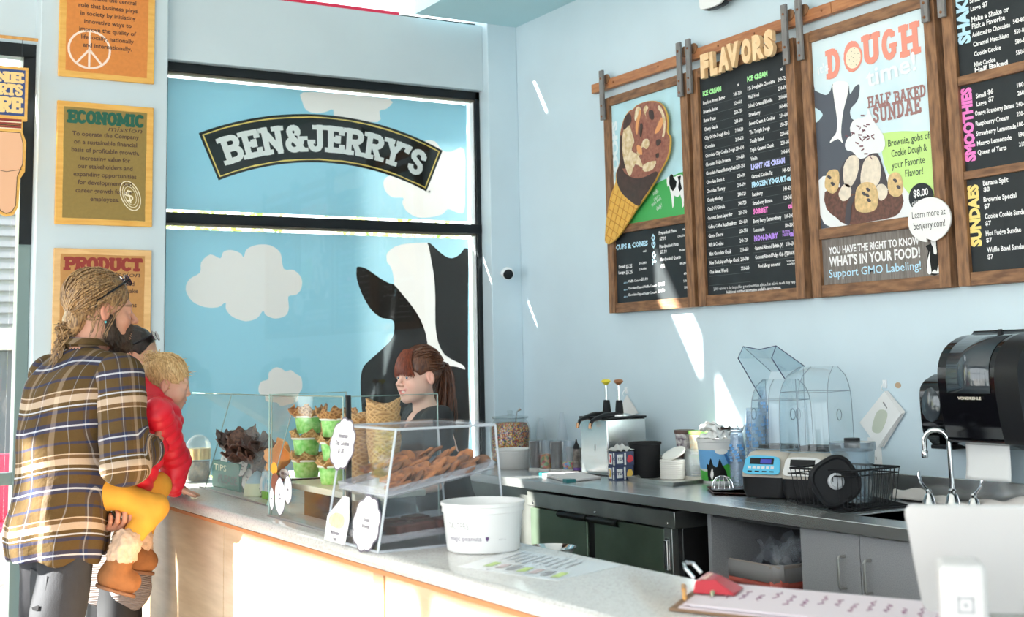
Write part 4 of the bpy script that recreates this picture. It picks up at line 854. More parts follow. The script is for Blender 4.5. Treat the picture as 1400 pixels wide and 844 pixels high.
for y in (fy0+.05,fy1-.05,(fy0+fy1)/2): mb.lathe([(.007,0),(.005,.003),(0,.003)], (FX-.012,y,.79), 8, ax=(-1,0,0))
obj('screw', mb, M_CHROME, fr)
# cabinet with open bay and doors
cb = thing('base_cabinet', 'grey speckled laminate base cabinet with an open bin bay', 'cabinet', (3.6,3.2,0)); yc0, yc1 = yat(968,720), yat(1100,740)
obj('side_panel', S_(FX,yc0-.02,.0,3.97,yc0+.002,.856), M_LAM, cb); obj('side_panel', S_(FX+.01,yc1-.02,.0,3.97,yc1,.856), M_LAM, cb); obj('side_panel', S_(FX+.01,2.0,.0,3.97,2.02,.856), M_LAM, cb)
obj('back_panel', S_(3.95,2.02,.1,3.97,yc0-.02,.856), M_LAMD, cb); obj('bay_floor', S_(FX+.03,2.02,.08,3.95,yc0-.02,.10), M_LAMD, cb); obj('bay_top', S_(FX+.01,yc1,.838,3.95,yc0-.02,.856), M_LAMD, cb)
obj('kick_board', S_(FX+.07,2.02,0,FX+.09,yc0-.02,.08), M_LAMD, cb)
y_a, y_b = yat(1182,780), yat(1275,800); ds = [(y_a+.002,yc1+.001),(y_b+.002,y_a-.002),(y_b-.30,y_b-.002),(y_b-.60,y_b-.304),(2.02,y_b-.604)]
for i, (a, b) in enumerate(ds):
    d = obj('door', S_(FX-.018,a,.10,FX+.001,b,.852 if i < 2 else .64), M_LAM, cb, bevel=.0015)
    yh = (yat(1161,780),yat(1197,790),y_b-.05,y_b-.35,2.3)[i]; x0 = FX-.018
    if i < 3: obj('pull_handle', MB().tube([(x0,yh,.775),(x0-.026,yh,.775),(x0-.032,yh,.768),(x0-.032,yh,.675),(x0-.026,yh,.668),(x0,yh,.668)], .0048, 8), mat('brushed nickel', (.5,.49,.47), .3, .9), d)
    if i >= 2: obj('drawer', S_(FX-.018,a,.648,FX+.001,b,.852), M_LAM, cb, bevel=.0015)
# far recess left of the fridge
obj('filler_panel', S_(FX+.04,fy1+.02,.0,FX+.06,YP-.01,.856), M_STEELD, ct)
# bin
yb0 = P(1058,780,0,3.56).y; zB = P(1003,769,0,3.44).z-.60
bn = thing('waste_bin', 'grey waste bin with a red edged clear liner in the cabinet bay', 'bin', (3.56,yb0,.10))
def rrect(cx, cy, hx, hy, z, r=.05, n=5):
    out = []
    for sx, sy, a0 in ((1,1,0),(-1,1,90),(-1,-1,180),(1,-1,270)):
        for i in range(n+1):
            a = math.radians(a0+90*i/n); out.append((cx+sx*(hx-r)+r*math.cos(a), cy+sy*(hy-r)+r*math.sin(a), z))
    return out
def loft(rings, m=0, mb=None, cap=True):
    mb = mb or MB(); n = len(rings[0]); v = [p for r in rings for p in r]
    f = [(i*n+j, i*n+(j+1)%n, (i+1)*n+(j+1)%n, (i+1)*n+j) for i in range(len(rings)-1) for j in range(n)]
    if cap: f += [tuple(range(n))]
    return mb.add(v, f, m)
obj('bin_body', loft([rrect(3.56,yb0,.13,.16,.10),rrect(3.56,yb0,.155,.20,.60+zB),rrect(3.56,yb0,.150,.195,.60+zB),rrect(3.56,yb0,.125,.155,.12)]), mat('taupe bin plastic', (.16,.14,.12), .5), bn)
rg = lambda z, e, w=.004: [(x+random.uniform(-w,w), y+random.uniform(-w,w), z+random.uniform(-w,w)) for x, y, z in rrect(3.56,yb0,.16+e,.205+e,z,.05,8)]
obj('liner_hem', loft([rg(.528+zB,.004,.006),rg(.565+zB,.007,.006)], cap=False), mat('red liner hem', (.75,.16,.12), .4), bn, solid=.002)
obj('liner', loft([rg(.560+zB,.008),rg(.60+zB,.006),rg(.622+zB,.003),rg(.60+zB,-.012),rg(.45+zB,-.03)], cap=False), mat('milky liner', (.62,.60,.60), .35, trans=.4), bn, solid=.0015)
rr = [(x*.0+3.56+(x-3.56)*1, y, z) for x, y, z in rrect(3.56,yb0,.158,.203,.615+zB,.05,8)]
obj('bin_rim', MB().tube(rr, .009, 6, closed=True), mat('pale bin rim', (.58,.50,.44), .4), bn)
mb = MB()
for k in range(3):
    c = Vector((3.60, yb0-.17+.1*k, .63+zB+.02*(k%2))); mb.grid(lambda u, v: c+Vector(((u-.5)*.2, (v-.5)*.22, .05*math.sin(7*u+k*2)*math.cos(6*v+k)+.02*math.sin(19*u+13*v))), 12, 12)
obj('bag_folds', mb, glassy('crumpled clear film', (.9,.9,.92), 1.3, .15, .25), bn)
# rag hanging on the bin and round bowl low in front of the fridge
mb = MB(); mb.grid(lambda u, v: Vector((3.36+.05*math.sin(5*v)+.02*math.sin(9*u), P(1062,812,0,3.34).y+.20*(u-.5), P(1062,812,0,3.34).z-.10+.6*(.12*math.exp(-((v-.5)*3)**2)-.04*math.cos(6*u)+.012*math.sin(17*u+11*v)))), 18, 14)
rag = tag(obj('cleaning_rag', mb, mat('peach terry rag', (.66,.47,.36), .95, bump=.6, bscale=200), solid=.012), 'crumpled peach cloth hanging in front of the bin', 'cloth')
bw = P(752,748,0,2.9); tag(obj('steel_bowl', MB().lathe([(.02,-.06),(.07,-.05),(.105,-.01),(.112,.0),(.108,.0),(.10,-.01),(.065,-.045),(0,-.055)], (bw.x,bw.y,bw.z), 28), M_CHROME), 'shallow steel bowl held behind the service counter edge', 'bowl')
st = tag(obj('low_trolley', S_(bw.x-.16,bw.y-.2,0,bw.x+.16,bw.y+.2,bw.z-.06), M_STEELD, bevel=.01), 'low steel trolley in the aisle carrying the shallow bowl', 'trolley')
def base(px, py, r=0, z=ZT):
    q = P(px, py, 2, z); d = Vector((q.x, q.y, 0)).normalized(); return q+d*r
# ------------------------------------------------------------------ things along the back counter, far to near
M_CLR = glassy('clear acrylic tumbler', (.90,.92,.94), 1.2, .05, .10)
M_CLRT = glassy('clear thin plastic', (.93,.95,.97), 1.0, .05, .06)
M_JAR = glassy('jar glass', (.93,.95,.95), 1.2, .03)
def sprink(name, cols, scale=150, dark=(.05,.03,.02)):
    if name in MATS: return MATS[name]
    m = mat(name, (.5,.2,.2), .5); N = m.node_tree.nodes; L = m.node_tree.links
    tc = N.new('ShaderNodeTexCoord'); vo = N.new('ShaderNodeTexVoronoi'); vo.inputs['Scale'].default_value = scale; L.new(tc.outputs['Object'], vo.inputs[0])
    sp = N.new('ShaderNodeSeparateColor'); L.new(vo.outputs['Color'], sp.inputs[0]); r = N.new('ShaderNodeValToRGB'); r.color_ramp.interpolation = 'CONSTANT'
    for i, c in enumerate(cols):
        e = r.color_ramp.elements[i] if i < 2 else r.color_ramp.elements.new(i/len(cols)); e.position = i/len(cols); e.color = (*c, 1)
    L.new(sp.outputs[0], r.inputs[0]); L.new(r.outputs[0], N['Principled BSDF'].inputs['Base Color'])
    bp_ = N.new('ShaderNodeBump'); bp_.inputs['Strength'].default_value = .6; bp_.inputs['Distance'].default_value = .004; bp_.invert = True
    L.new(vo.outputs['Distance'], bp_.inputs['Height']); L.new(bp_.outputs[0], N['Principled BSDF'].inputs['Normal']); return m
M_SPR = sprink('mixed sprinkles', [(.55,.06,.03),(.60,.20,.04),(.65,.5,.4),(.06,.16,.05),(.35,.04,.05),(.06,.07,.22),(.80,.55,.10)], 210)
M_SPR2 = sprink('confetti candy', [(.85,.1,.1),(.95,.75,.1),(.1,.55,.2),(.1,.3,.7),(.9,.4,.1)], 90)
M_GUM = sprink('orange gummy candy', [(.80,.20,.03),(.85,.35,.05),(.25,.35,.05),(.6,.08,.03)], 60)
M_CHIP = mat('dark chocolate chips', (.06,.025,.015), .5, bump=.8, bscale=120)
q = base(703, 637, .11, .902) + Vector((.05,.12,0))
t = thing('sprinkle_jar', 'big round glass jar full of mixed coloured sprinkles', 'jar', tuple(q))
r = .112; obj('glass', MB().lathe([(.09,0),(r,.012),(r+.003,.08),(r+.003,.19),(r-.01,.225),(r-.022,.24),(r-.016,.25)], q, 32), M_JAR, t)
obj('sprinkles', MB().lathe([(.09,.006),(r-.006,.016),(r-.004,.19),(r-.02,.222),(0,.228)], q, 32), M_SPR, t)
obj('lid', MB().lathe([(r-.012,.246),(r-.008,.25),(r-.01,.258),(.03,.264),(.012,.27),(.018,.285),(.012,.292),(0,.293)], q, 28), M_JAR, t)
obj('scoop_handle', MB().tube([q+Vector((.02,-.02,.20)),q+Vector((.03,-.03,.285)),q+Vector((.045,-.045,.30))], [.004,.004,.009], 8), M_CHROME, t)
def tub(name, q, r0, r1, h, lab, txts=(), lip=.006, n=40):
    t = thing(name, lab, 'tub', tuple(q))
    obj('body', MB().lathe([(r0-.004,0),(r0,.004),(r0+(r1-r0)*.8,h*.80),(r0+(r1-r0)*.82+.0035,h*.81),(r1,h-.01),(r1+lip,h-.008),(r1+lip,h),(r1-.002,h),(r0-.004,.012),(0,.010)], q, n), M_WPL, t)
    return t
q = base(703, 643, .085); tub('white_tub', q, .078, .094, .107, 'white plastic tub in front of the sprinkle jar')
mb = MB(); q2 = q; 
for k, (px, m_, fill, lab) in enumerate(((733,M_CHIP,.15,'tumbler of dark chips nearest the sprinkle jar'),(747,M_GUM,.085,'tumbler of orange candies with white lid down'),(762,M_CHIP,.15,'tumbler of dark chips between the candy tumblers'),(778,M_SPR2,.05,'tumbler with a little bright confetti candy at the bottom'))):
    q = base(px, 644.5+k*.5, .035)
    t = thing('topping_tumbler', lab, 'tumbler', tuple(q), 'topping tumblers by the jar')
    obj('lid_base', MB().lathe([(.037,0),(.038,.003),(.038,.012),(.034,.014),(0,.014)], q, 20), M_WPL, t)
    obj('cup', MB().lathe([(.033,.014),(.038,.155),(.040,.157),(.037,.157),(.031,.018)], q, 20), M_CLR, t)
    obj('topping', MB().lathe([(.030,.016),(.031+.004*fill/.15,fill),(0,fill+.004)], q, 18), m_, t)
# tall clear stems behind (straws in clear holders)
for k, (px, h) in enumerate(((737,.24),(766,.27))):
    q = base(px, 636, .05)+Vector((.05,.05,0)); t = thing('straw_holder', ('clear upright holder behind the tumblers, by the jar', 'clear upright holder behind the tumblers, by the syrup pumps')[k], 'holder', tuple(q))
    obj('tube', MB().lathe([(.03,0),(.03,.14),(.012,.24+.03*k),(.010,.25+.03*k)], q, 14), M_CLRT, t)
q = base(789, 646, .02); t = thing('sauce_bottle', 'small dark sauce bottle with a black pointed top', 'bottle', tuple(q))
obj('body', MB().lathe([(.018,0),(.02,.003),(.02,.05),(.017,.058),(.02,.066),(.02,.108),(.016,.118)], q, 18), mat('speckled sauce label', (.30,.26,.24), .5, noise=.7, nscale=60), t)
obj('label_band', MB().lathe([(.0206,.010),(.0206,.022)], q, 18), mat('violet label', (.18,.08,.40), .5), t); obj('cap', MB().lathe([(.017,.116),(.017,.130),(.010,.142),(.007,.146),(.003,.165),(0,.166)], q, 14), M_BPL, t)
# topping pump unit
c0 = P(832, 652, 2, ZT); yA = P(793,647,2,ZT).y; W_ = .20; L_ = .26; yN = c0.y; H_ = .275
t = thing('pump_dispenser', 'square steel topping dispenser with a yellow and a brown pump knob', 'dispenser', (c0.x+.1,yN+.12,ZT))
x0 = c0.x-.0; yF = yN+.24
obj('housing', S_(x0,yN,ZT+.004,x0+.235,yF,ZT+H_), M_STEEL, t, bevel=.006); obj('top_rim', S_(x0-.004,yN-.004,ZT+H_,x0+.239,yF+.004,ZT+H_+.012), M_BPL, t, bevel=.003)
obj('keyhole', MB().box((x0-.001,yN+.108,ZT+.12),(x0+.001,yN+.112,ZT+.15)), M_BPL, t)
for k, (ky, col, cn) in enumerate(((.165,(.85,.68,.04),'yellow'),(.055,(.33,.13,.05),'brown'))):
    c = Vector((x0+.115, yN+ky, ZT+H_+.012))
    obj('pan_lid', MB().lathe([(.056,0),(.056,.008),(.03,.014),(.022,.014),(0,.014)], c, 24), M_STEEL, t)
    obj('pump_neck', MB().lathe([(.022,.012),(.020,.04),(.016,.075),(.014,.078),(0,.078)], c, 16), M_BPLM, t)
    rod_ = obj('pump_rod', MB().cyl(c+Vector((0,0,.07)), c+Vector((0,0,.155)), .0075, 12), M_CHROME, t)
    obj('knob', MB().lathe([(.008,.152),(.012,.158),(.024,.168),(.024,.174),(.018,.180),(0,.182)], c, 18), mat(cn+' pump knob', col, .35), t, label=cn+' pump knob')
    obj('spout', MB().tube([c+Vector((0,0,.004)), c+Vector((-.08,0,.004)), c+Vector((-.13,0,-.006)), c+Vector((-.165,0,-.018)), c+Vector((-.178,0,-.045))], [.03,.028,.020,.014,.009], 12, flat=.6), M_BPL, t)
    obj('spout_tip', MB().cyl(c+Vector((-.175,0,-.03)), c+Vector((-.18,0,-.055)), .0085, 10), mat('copper spout tip', (.45,.25,.14), .3, .8), t)
# cutting board
a, b, c, d = [P(px, py, 2, ZT) for px, py in ((737,650),(790,648.5),(822,655.5),(775,660.5))]
cb_ = thing('cutting_board', 'thin white cutting board with teal corners lying on the steel counter', 'cutting board', tuple((a+c)/2))
mb = MB(); pts = [(p.x, p.y) for p in (a, b, c, d)]
mb.prism(pts, ((0,0,ZT+.001),(1,0,0),(0,1,0),(0,0,1)), .012); obj('board', mb, mat('white board plastic', (.80,.75,.76), .5), cb_, bevel=.003)
mb = MB()
for p, o1, o2 in ((a,b,d),(d,a,c)):
    u = (o1-p).normalized()*.06; v = (o2-p).normalized()*.06; e = -(u+v).normalized()*.004
    mb = MB(); mb.prism([((p+e).x,(p+e).y),((p+u+e).x,(p+u+e).y),((p+u*.6+v*.6).x,(p+u*.6+v*.6).y),((p+v+e).x,(p+v+e).y)], ((0,0,ZT+.0005),(1,0,0),(0,1,0),(0,0,1)), .0135)
    obj('grip_corner', mb, mat('teal rubber', (.02,.20,.22), .5), cb_)
# tea/spoon boxes stacked
q0 = P(842, 658, 2, ZT); M_NAVY = mat('navy box print', (.03,.045,.12), .45); M_BXW = mat('white box print', (.82,.81,.82), .5)
hx, hy, hz = .105, .062, .066
for k in range(2):
    z = ZT+k*(hz+.001); o = Vector((q0.x+(.004 if k else 0), q0.y, z))
    t = thing('snack_box', ('lower navy and white printed carton by the black canister','upper navy and white printed carton with crumpled wrap on it')[k], 'box', (o.x+hx/2,o.y+hy/2,z), 'stacked cartons by the canister')
    obj('carton', S_(o.x,o.y,z,o.x+hx,o.y+hy,z+hz), M_NAVY, t, bevel=.001)
    mb = MB(); F1 = ((o.x-.0006,0,z),(0,-1,0),(0,0,1),(-1,0,0)); F2 = ((o.x,o.y-.0006,z),(1,0,0),(0,0,1),(0,-1,0))
    R4 = lambda a,b,c,d: [(a,b),(c,b),(c,d),(a,d)]
    mb.prism(R4(-o.y-hy+.004,.008,-o.y-.030,hz-.008), F1, 0, 0); mb.prism(R4(-o.y-.022,.004,-o.y-.010,hz-.004), F1, 0, 0)
    mb.prism(R4(.006,.012,.040,hz-.012), F2, 0, 0); mb.prism(R4(.048,.004,.058,hz-.004), F2, 0, 0)
    obj('print_panels', mb, M_BXW, t, smooth=False)
    mb = MB(); F3 = ((o.x-.0012,0,z),)+F1[1:]; F4 = ((o.x,o.y-.0012,z),)+F2[1:]
    mb.prism(smooth_poly([(-o.y-hy+.010,.020),(-o.y-.042,.014),(-o.y-.034,.03),(-o.y-.04,.05),(-o.y-hy+.012,.052),(-o.y-hy+.016,.036)],3), F3, 0, 0 if k else 1)
    mb.prism(smooth_poly([(.064,.02),(.085,.016),(.1,.03),(.088,.05),(.07,.046)],3), F4, 0, 0 if k else 1)
    letter(mb, 'C', F3, -o.y-.021, .026, .016, t=.0003, m=2, bold=.03); letter(mb, 'TEA', F2, .008, .026, .014, t=.0012, m=2, bold=.02)
    obj('print_marks', mb, [mat('red print mark', (.70,.04,.06), .5), mat('ochre print mark', (.80,.52,.10), .5), M_NAVY], t, smooth=False, fixn=False)
c = Vector((q0.x+.05, q0.y+.03, ZT+2*hz+.006)); mb = MB()
mb.grid(lambda u, v: c+Vector(((u-.5)*.12, (v-.5)*.07, .022*math.sin(math.pi*u)*math.sin(math.pi*v)+.010*math.sin(23*u+9*v)*math.sin(17*v+4)*math.sin(math.pi*u)+.003)), 22, 14)
tag(obj('plastic_wrap', mb, mat('crumpled white wrap', (.75,.74,.72), .3, trans=.3), solid=.001), 'crumpled white plastic wrap lying on the upper carton', 'plastic wrap')
q = base(883, 655.5, .075); t = thing('black_canister', 'round matt black bin standing between cartons and paper cups', 'canister', tuple(q))
obj('body', MB().lathe([(.066,0),(.068,.004),(.076,.158),(.081,.160),(.081,.170),(.074,.170),(.064,.01),(0,.008)], q, 36), M_BPLM, t)
# sheet tray
A, B, C_ = P(857,657,2,ZT), P(921,665.5,2,ZT), P(968,660,2,ZT); u = (B-A); v = (C_-B); D_ = A+v
t = thing('sheet_tray', 'aluminium sheet tray carrying lids and cups', 'tray', tuple((A+C_)/2))
mb = MB(); up = Vector((0,0,1))
def quadring(s, z): c = (A+C_)/2; return [c+(p-c)*s+up*z for p in (A,B,C_,D_)]
loft([quadring(.93,.002),quadring(.985,.018),quadring(1.02,.018),quadring(1.02,.015),quadring(.99,.014),quadring(.94,.0)], mb=mb); mb.add(quadring(.93,.003), [(0,1,2,3)])
obj('pan', mb, mat('worn aluminium', (.62,.60,.56), .3, .8, noise=.15, nscale=20), t)
def cupstack(name, q, r0, r1, h, n, dz, m, lab, grp, inv=False, cat='cup', seg=24, lip=.002, each=True):
    """nested cups: each cup is its own thing"""
    for k in range(n):
        z = k*dz
        if inv: prof = [(r1+lip,0),(r1+lip,.004),(r1,.005),(r0,h),(0,h)]
        else: prof = [(0,.002),(r0,0),(r1,h-.003),(r1+lip,h-.002),(r1+lip,h+.001),(r1-.001,h),(r0-.001,.004)]
        o = obj(name, MB().lathe(prof, (0,0,0), seg), m, None, local=True); o.location = q+Vector((0,0,z)); tag(o, lab, cat, grp)
q = base(911, 640, .06)+Vector((.02,.05,0))
M_CUPW = mat('white paper cup', (.80,.78,.74), .6); M_CUPC = mat('cream paper cup rim', (.72,.62,.48), .6)
me0 = None
z0 = 0
for k in range(7):
    o = obj('paper_cup', MB().lathe([(.050,0),(.0505,.004),(.047,.006),(.040,.115 if k == 6 else .06),(0,.115 if k == 6 else .06)], (0,0,0), 24), [M_CUPW], None, local=True)
    o.location = q+Vector((0,0,.002+k*.0135)); tag(o, 'topmost upturned white paper cup, the one showing whole' if k == 6 else 'nested upturned paper cup showing only its rim', 'cup', 'upturned paper cup stack')
    o.scale = (1.0,1,1)
q = base(945, 645, .05)+Vector((.06,.14,0))
def pint(q, lab, bands, m_lid):
    t = thing('ice_cream_pint', lab, 'ice cream tub', tuple(q), 'printed pints behind the tray')
    obj('carton', MB().lathe([(.038,0),(.046,.095),(.048,.097),(.048,.101),(.0,.101)], q, 28), bands, t)
    obj('lid', MB().lathe([(.0485,.094),(.050,.095),(.050,.110),(.047,.111),(0,.110)], q, 28), m_lid, t); return t
M_P1 = mat('pint print brown white', (.70,.68,.68), .5, noise=.8, nscale=55, col2=(.10,.06,.10)); M_P2 = mat('pint print orange cream', (.88,.62,.36), .5, noise=.5, nscale=40, col2=(.80,.82,.70))
zz = .0
for k, (px, h0, mb_, ml, lab) in enumerate(((936,0,M_P1,mat('dark pint lid', (.10,.05,.04), .5),'brown and white printed pint beside the paper cups, lower one'),(936,.111,M_P1,MATS['dark pint lid'],'brown lidded pint on top beside the paper cups'),(955,.0,M_P2,mat('green pint lid', (.30,.65,.12), .5),'lower pint with a green lid beside the cow bucket'),(955,.111,M_P2,MATS['green pint lid'],'upper pint with orange print and green lid'))):
    qq = Vector((3.92, P(px, 600, 0, 3.92).y, ZT+h0+.001)); pint(qq, lab, mb_, ml)
# paper lids stack and clear cups on the tray
q = P(915, 658, 2, ZT)+Vector((.06,.05,.004))
for k in range(9):
    o = obj('paper_bowl', MB().lathe([(.058,0),(.060,.004),(.058,.010),(.030,.011),(0,.011)], (0,0,0), 24), M_CUPW, None, local=True); o.location = q+Vector((0,0,k*.0098)); tag(o, 'round white paper bowl lying upturned in the stack on the tray', 'bowl', 'paper bowls on the tray')
o = obj('paper_bowl', MB().lathe([(.058,0),(.060,.004),(.058,.010),(.030,.011),(0,.011)], (0,0,0), 24), M_CUPW, None, local=True); o.location = q+Vector((.012,0,.112)); o.rotation_euler = (0,-.5,0); tag(o, 'white paper bowl leaning tilted on top of the bowl stack', 'bowl', 'paper bowls on the tray')
q = P(947, 657, 2, ZT)+Vector((.05,.05,.004))
for k in range(6):
    o = obj('clear_cup', MB().lathe([(.056,0),(.057,.003),(.050,.005),(.040,.075),(0,.075)], (0,0,0), 20), glassy('milky clear cup', (.86,.88,.86), 1.2, .08, .22), None, local=True); o.location = q+Vector((0,0,k*.012)); tag(o, 'topmost upturned clear plastic dish on the tray' if k == 5 else 'upturned clear plastic dish nested in the stack on the tray', 'cup', 'clear dishes on the tray')
# cow bucket
q = base(985, 662, .085)
q = Vector((q.x, q.y, ZT)); t = thing('cow_bucket', 'large ice cream bucket printed with a cow, sky and green grass', 'bucket', tuple(q))
R_ = lambda z: .083+.016*z/.19
obj('bucket', MB().lathe([(.081,0),(.083,.003),(.099,.185),(.103,.187),(.103,.200),(.096,.200),(.08,.01),(0,.008)], q, 36), M_WPL, t)
def wrapq(poly, t_=.0008):   # wrap a flat drawing round the bucket, u=0 faces the camera
    a_c = math.atan2(-q.y, -q.x); out = []
    for a, b in poly: r_ = R_(b)+t_; an = a_c + a/r_; out.append((q.x+r_*math.cos(an), q.y+r_*math.sin(an), q.z+b))
    return out
from mathutils.geometry import tessellate_polygon as TP
def wrapadd(mb, poly, m, t_=.0008, dn=6, c=.0022):
    poly = smooth_poly(poly, 3); xs_ = [p[0] for p in poly]; zs_ = [p[1] for p in poly]
    for i in range(int((max(xs_)-min(xs_))/c)+1):
        for j in range(int((max(zs_)-min(zs_))/c)+1):
            u_, v_ = min(xs_)+i*c, min(zs_)+j*c
            if inside((u_+c/2, v_+c/2), poly): mb.add(wrapq([(u_,v_),(u_+c,v_),(u_+c,v_+c),(u_,v_+c)], t_), [(0,1,2,3)], m)
mb = MB()
for i in range(24):
    a0_, a1_ = -.13+.26*i/24, -.13+.26*(i+1)/24; g = lambda a: .062+.02*math.sin(a*22)
    mb.add(wrapq([(a0_,.055+.01),(a1_,.055+.01),(a1_,.150),(a0_,.150)]), [(0,1,2,3)], 0); mb.add(wrapq([(a0_,.012),(a1_,.012),(a1_,g(a1_)+.012),(a0_,g(a0_)+.012)], .0012), [(0,1,2,3)], 1)
wrapadd(mb, [(-.055,.012),(-.06,.05),(-.062,.09),(-.052,.085),(-.04,.115),(-.03,.085),(-.012,.075),(.0,.11),(.012,.085),(.03,.05),(.032,.012),(.0,.02),(-.03,.02)], 2, .0016, 3)
wrapadd(mb, [(-.045,.04),(-.035,.07),(-.03,.04),(-.038,.02)], 3, .0022, 3); wrapadd(mb, [(-.02,.15),(-.01,.135),(.02,.132),(.04,.145),(.02,.156),(0,.153)], 3, .0014, 3)
v_, f_3 = text_geo('VE', .05, 2); mb.add(wrapq([(.025+(p[0])*.062, .088+p[1]*.062) for p in v_], .0018), f_3, 4)
obj('print', mb, [mat('bucket sky', (.16,.42,.75), .5), mat('bucket grass', (.06,.42,.05), .5), M_LOGB, M_LOGW, mat('bucket navy', (.04,.16,.42), .5)], t, smooth=False, fixn=False)
mb = MB()
for k in range(3):
    c = q+Vector((-.02+.03*k, -.02+.02*k, .205+.02*k)); mb.grid(lambda u, v: c+Vector(((u-.5)*.15, (v-.5)*.15, .03*math.sin(3*u+k)*math.sin(3*v)+.012*math.sin(21*u+k*3)*math.cos(17*v))), 16, 16)
obj('white_bag', mb, M_PAPER, t, solid=.001)
obj('bag_slot', MB().box((q.x-.03,q.y-.06,.905+.235),(q.x+.04,q.y-.02,.905+.243)), mat('brown slot', (.08,.04,.03), .5), t)
# little brown tray with dome and clear cup tower
A, B, C_, D2 = P(966,669,2,ZT), P(975,677.5,2,ZT), P(1027,679,2,ZT), P(1018,668,2,ZT)
t = thing('brown_tray', 'small dark brown plastic tray near the blender', 'tray', tuple((A+C_)/2))
c_m = (A+B+C_+D2)/4; rg2 = lambda s, z: [c_m+(p-c_m)*s+up*z for p in (A,B,C_,D2)]
mb = MB(); loft([rg2(.9,.0),rg2(1.02,.010),rg2(.99,.012),rg2(.9,.004)], mb=mb); obj('pan', mb, mat('brown tray plastic', (.07,.028,.022), .35), t)
q = P(987, 672, 2, ZT)+Vector((.03,.03,.004)); t = thing('dome_lid', 'ribbed clear dome lid on the brown tray', 'lid', tuple(q))
obj('dome', MB().lathe([(.052,0),(.052,.004),(.046,.006),(.042,.03),(.028,.048),(.008,.056),(0,.056)], q, 24), M_CLR, t)
mb = MB()
for i in range(12):
    a = math.pi*2*i/12; mb.tube([q+Vector((math.cos(a)*r_, math.sin(a)*r_, z)) for r_, z in ((.047,.006),(.043,.03),(.029,.049),(.009,.057))], .0012, 4)
obj('rib', mb, M_CHROME, t)['kind'] = 'stuff'
M_BLUP = mat('blue cup print', (.10,.35,.72), .5)
def tower(px, y0, r0, r1, n, dz, lab, grp, top, cat='cup', h=.085, dx=.03, blue=True):
    q = P(px, y0, 2, ZT)+Vector((dx, dx, .004))
    for k in range(n):
        z = k*dz; o = thing('portion_cup', ('topmost ' if k == n-1 else 'nested ')+lab, cat, (0,0,0), grp)
        c = obj('cup', MB().lathe([(r1,0),(r1,.003),(r1-.003,.004),(r0,h),(0,h)], (0,0,0), 18), glassy('blue tint clear cup', (.90,.94,.98), 1.0, .06, .13, (.75,.85,.95)), o, local=True)
        if blue and k > n*.55:
            mb = MB()
            for i in range(5):
                a = i*1.3+k; rr_ = r1-.002
                mb.add([((rr_)*math.cos(a), rr_*math.sin(a), .004),((rr_)*math.cos(a+.6), rr_*math.sin(a+.6), .004),((rr_-.001)*math.cos(a+.6), (rr_-.001)*math.sin(a+.6), .004+dz*.8),((rr_-.001)*math.cos(a), (rr_-.001)*math.sin(a), .004+dz*.8)], [(0,1,2,3)])
            obj('print', mb, M_BLUP, c, local=True, smooth=False)
        o.location = q+Vector((0,0,z))
tower(1009, 671, .024, .036, 15, .0125, 'small clear cup of the short tower on the brown tray', 'short tower of clear cups', 0)
tower(1034, 664, .036, .046, 17, .0155, 'clear blue printed cup of the left tall tower behind the blender', 'left tall tower of cups', 0, dx=.05)
tower(1053, 662, .036, .046, 23, .0155, 'clear blue printed cup of the right taller tower behind the blender', 'right tall tower of cups', 0, dx=.06)
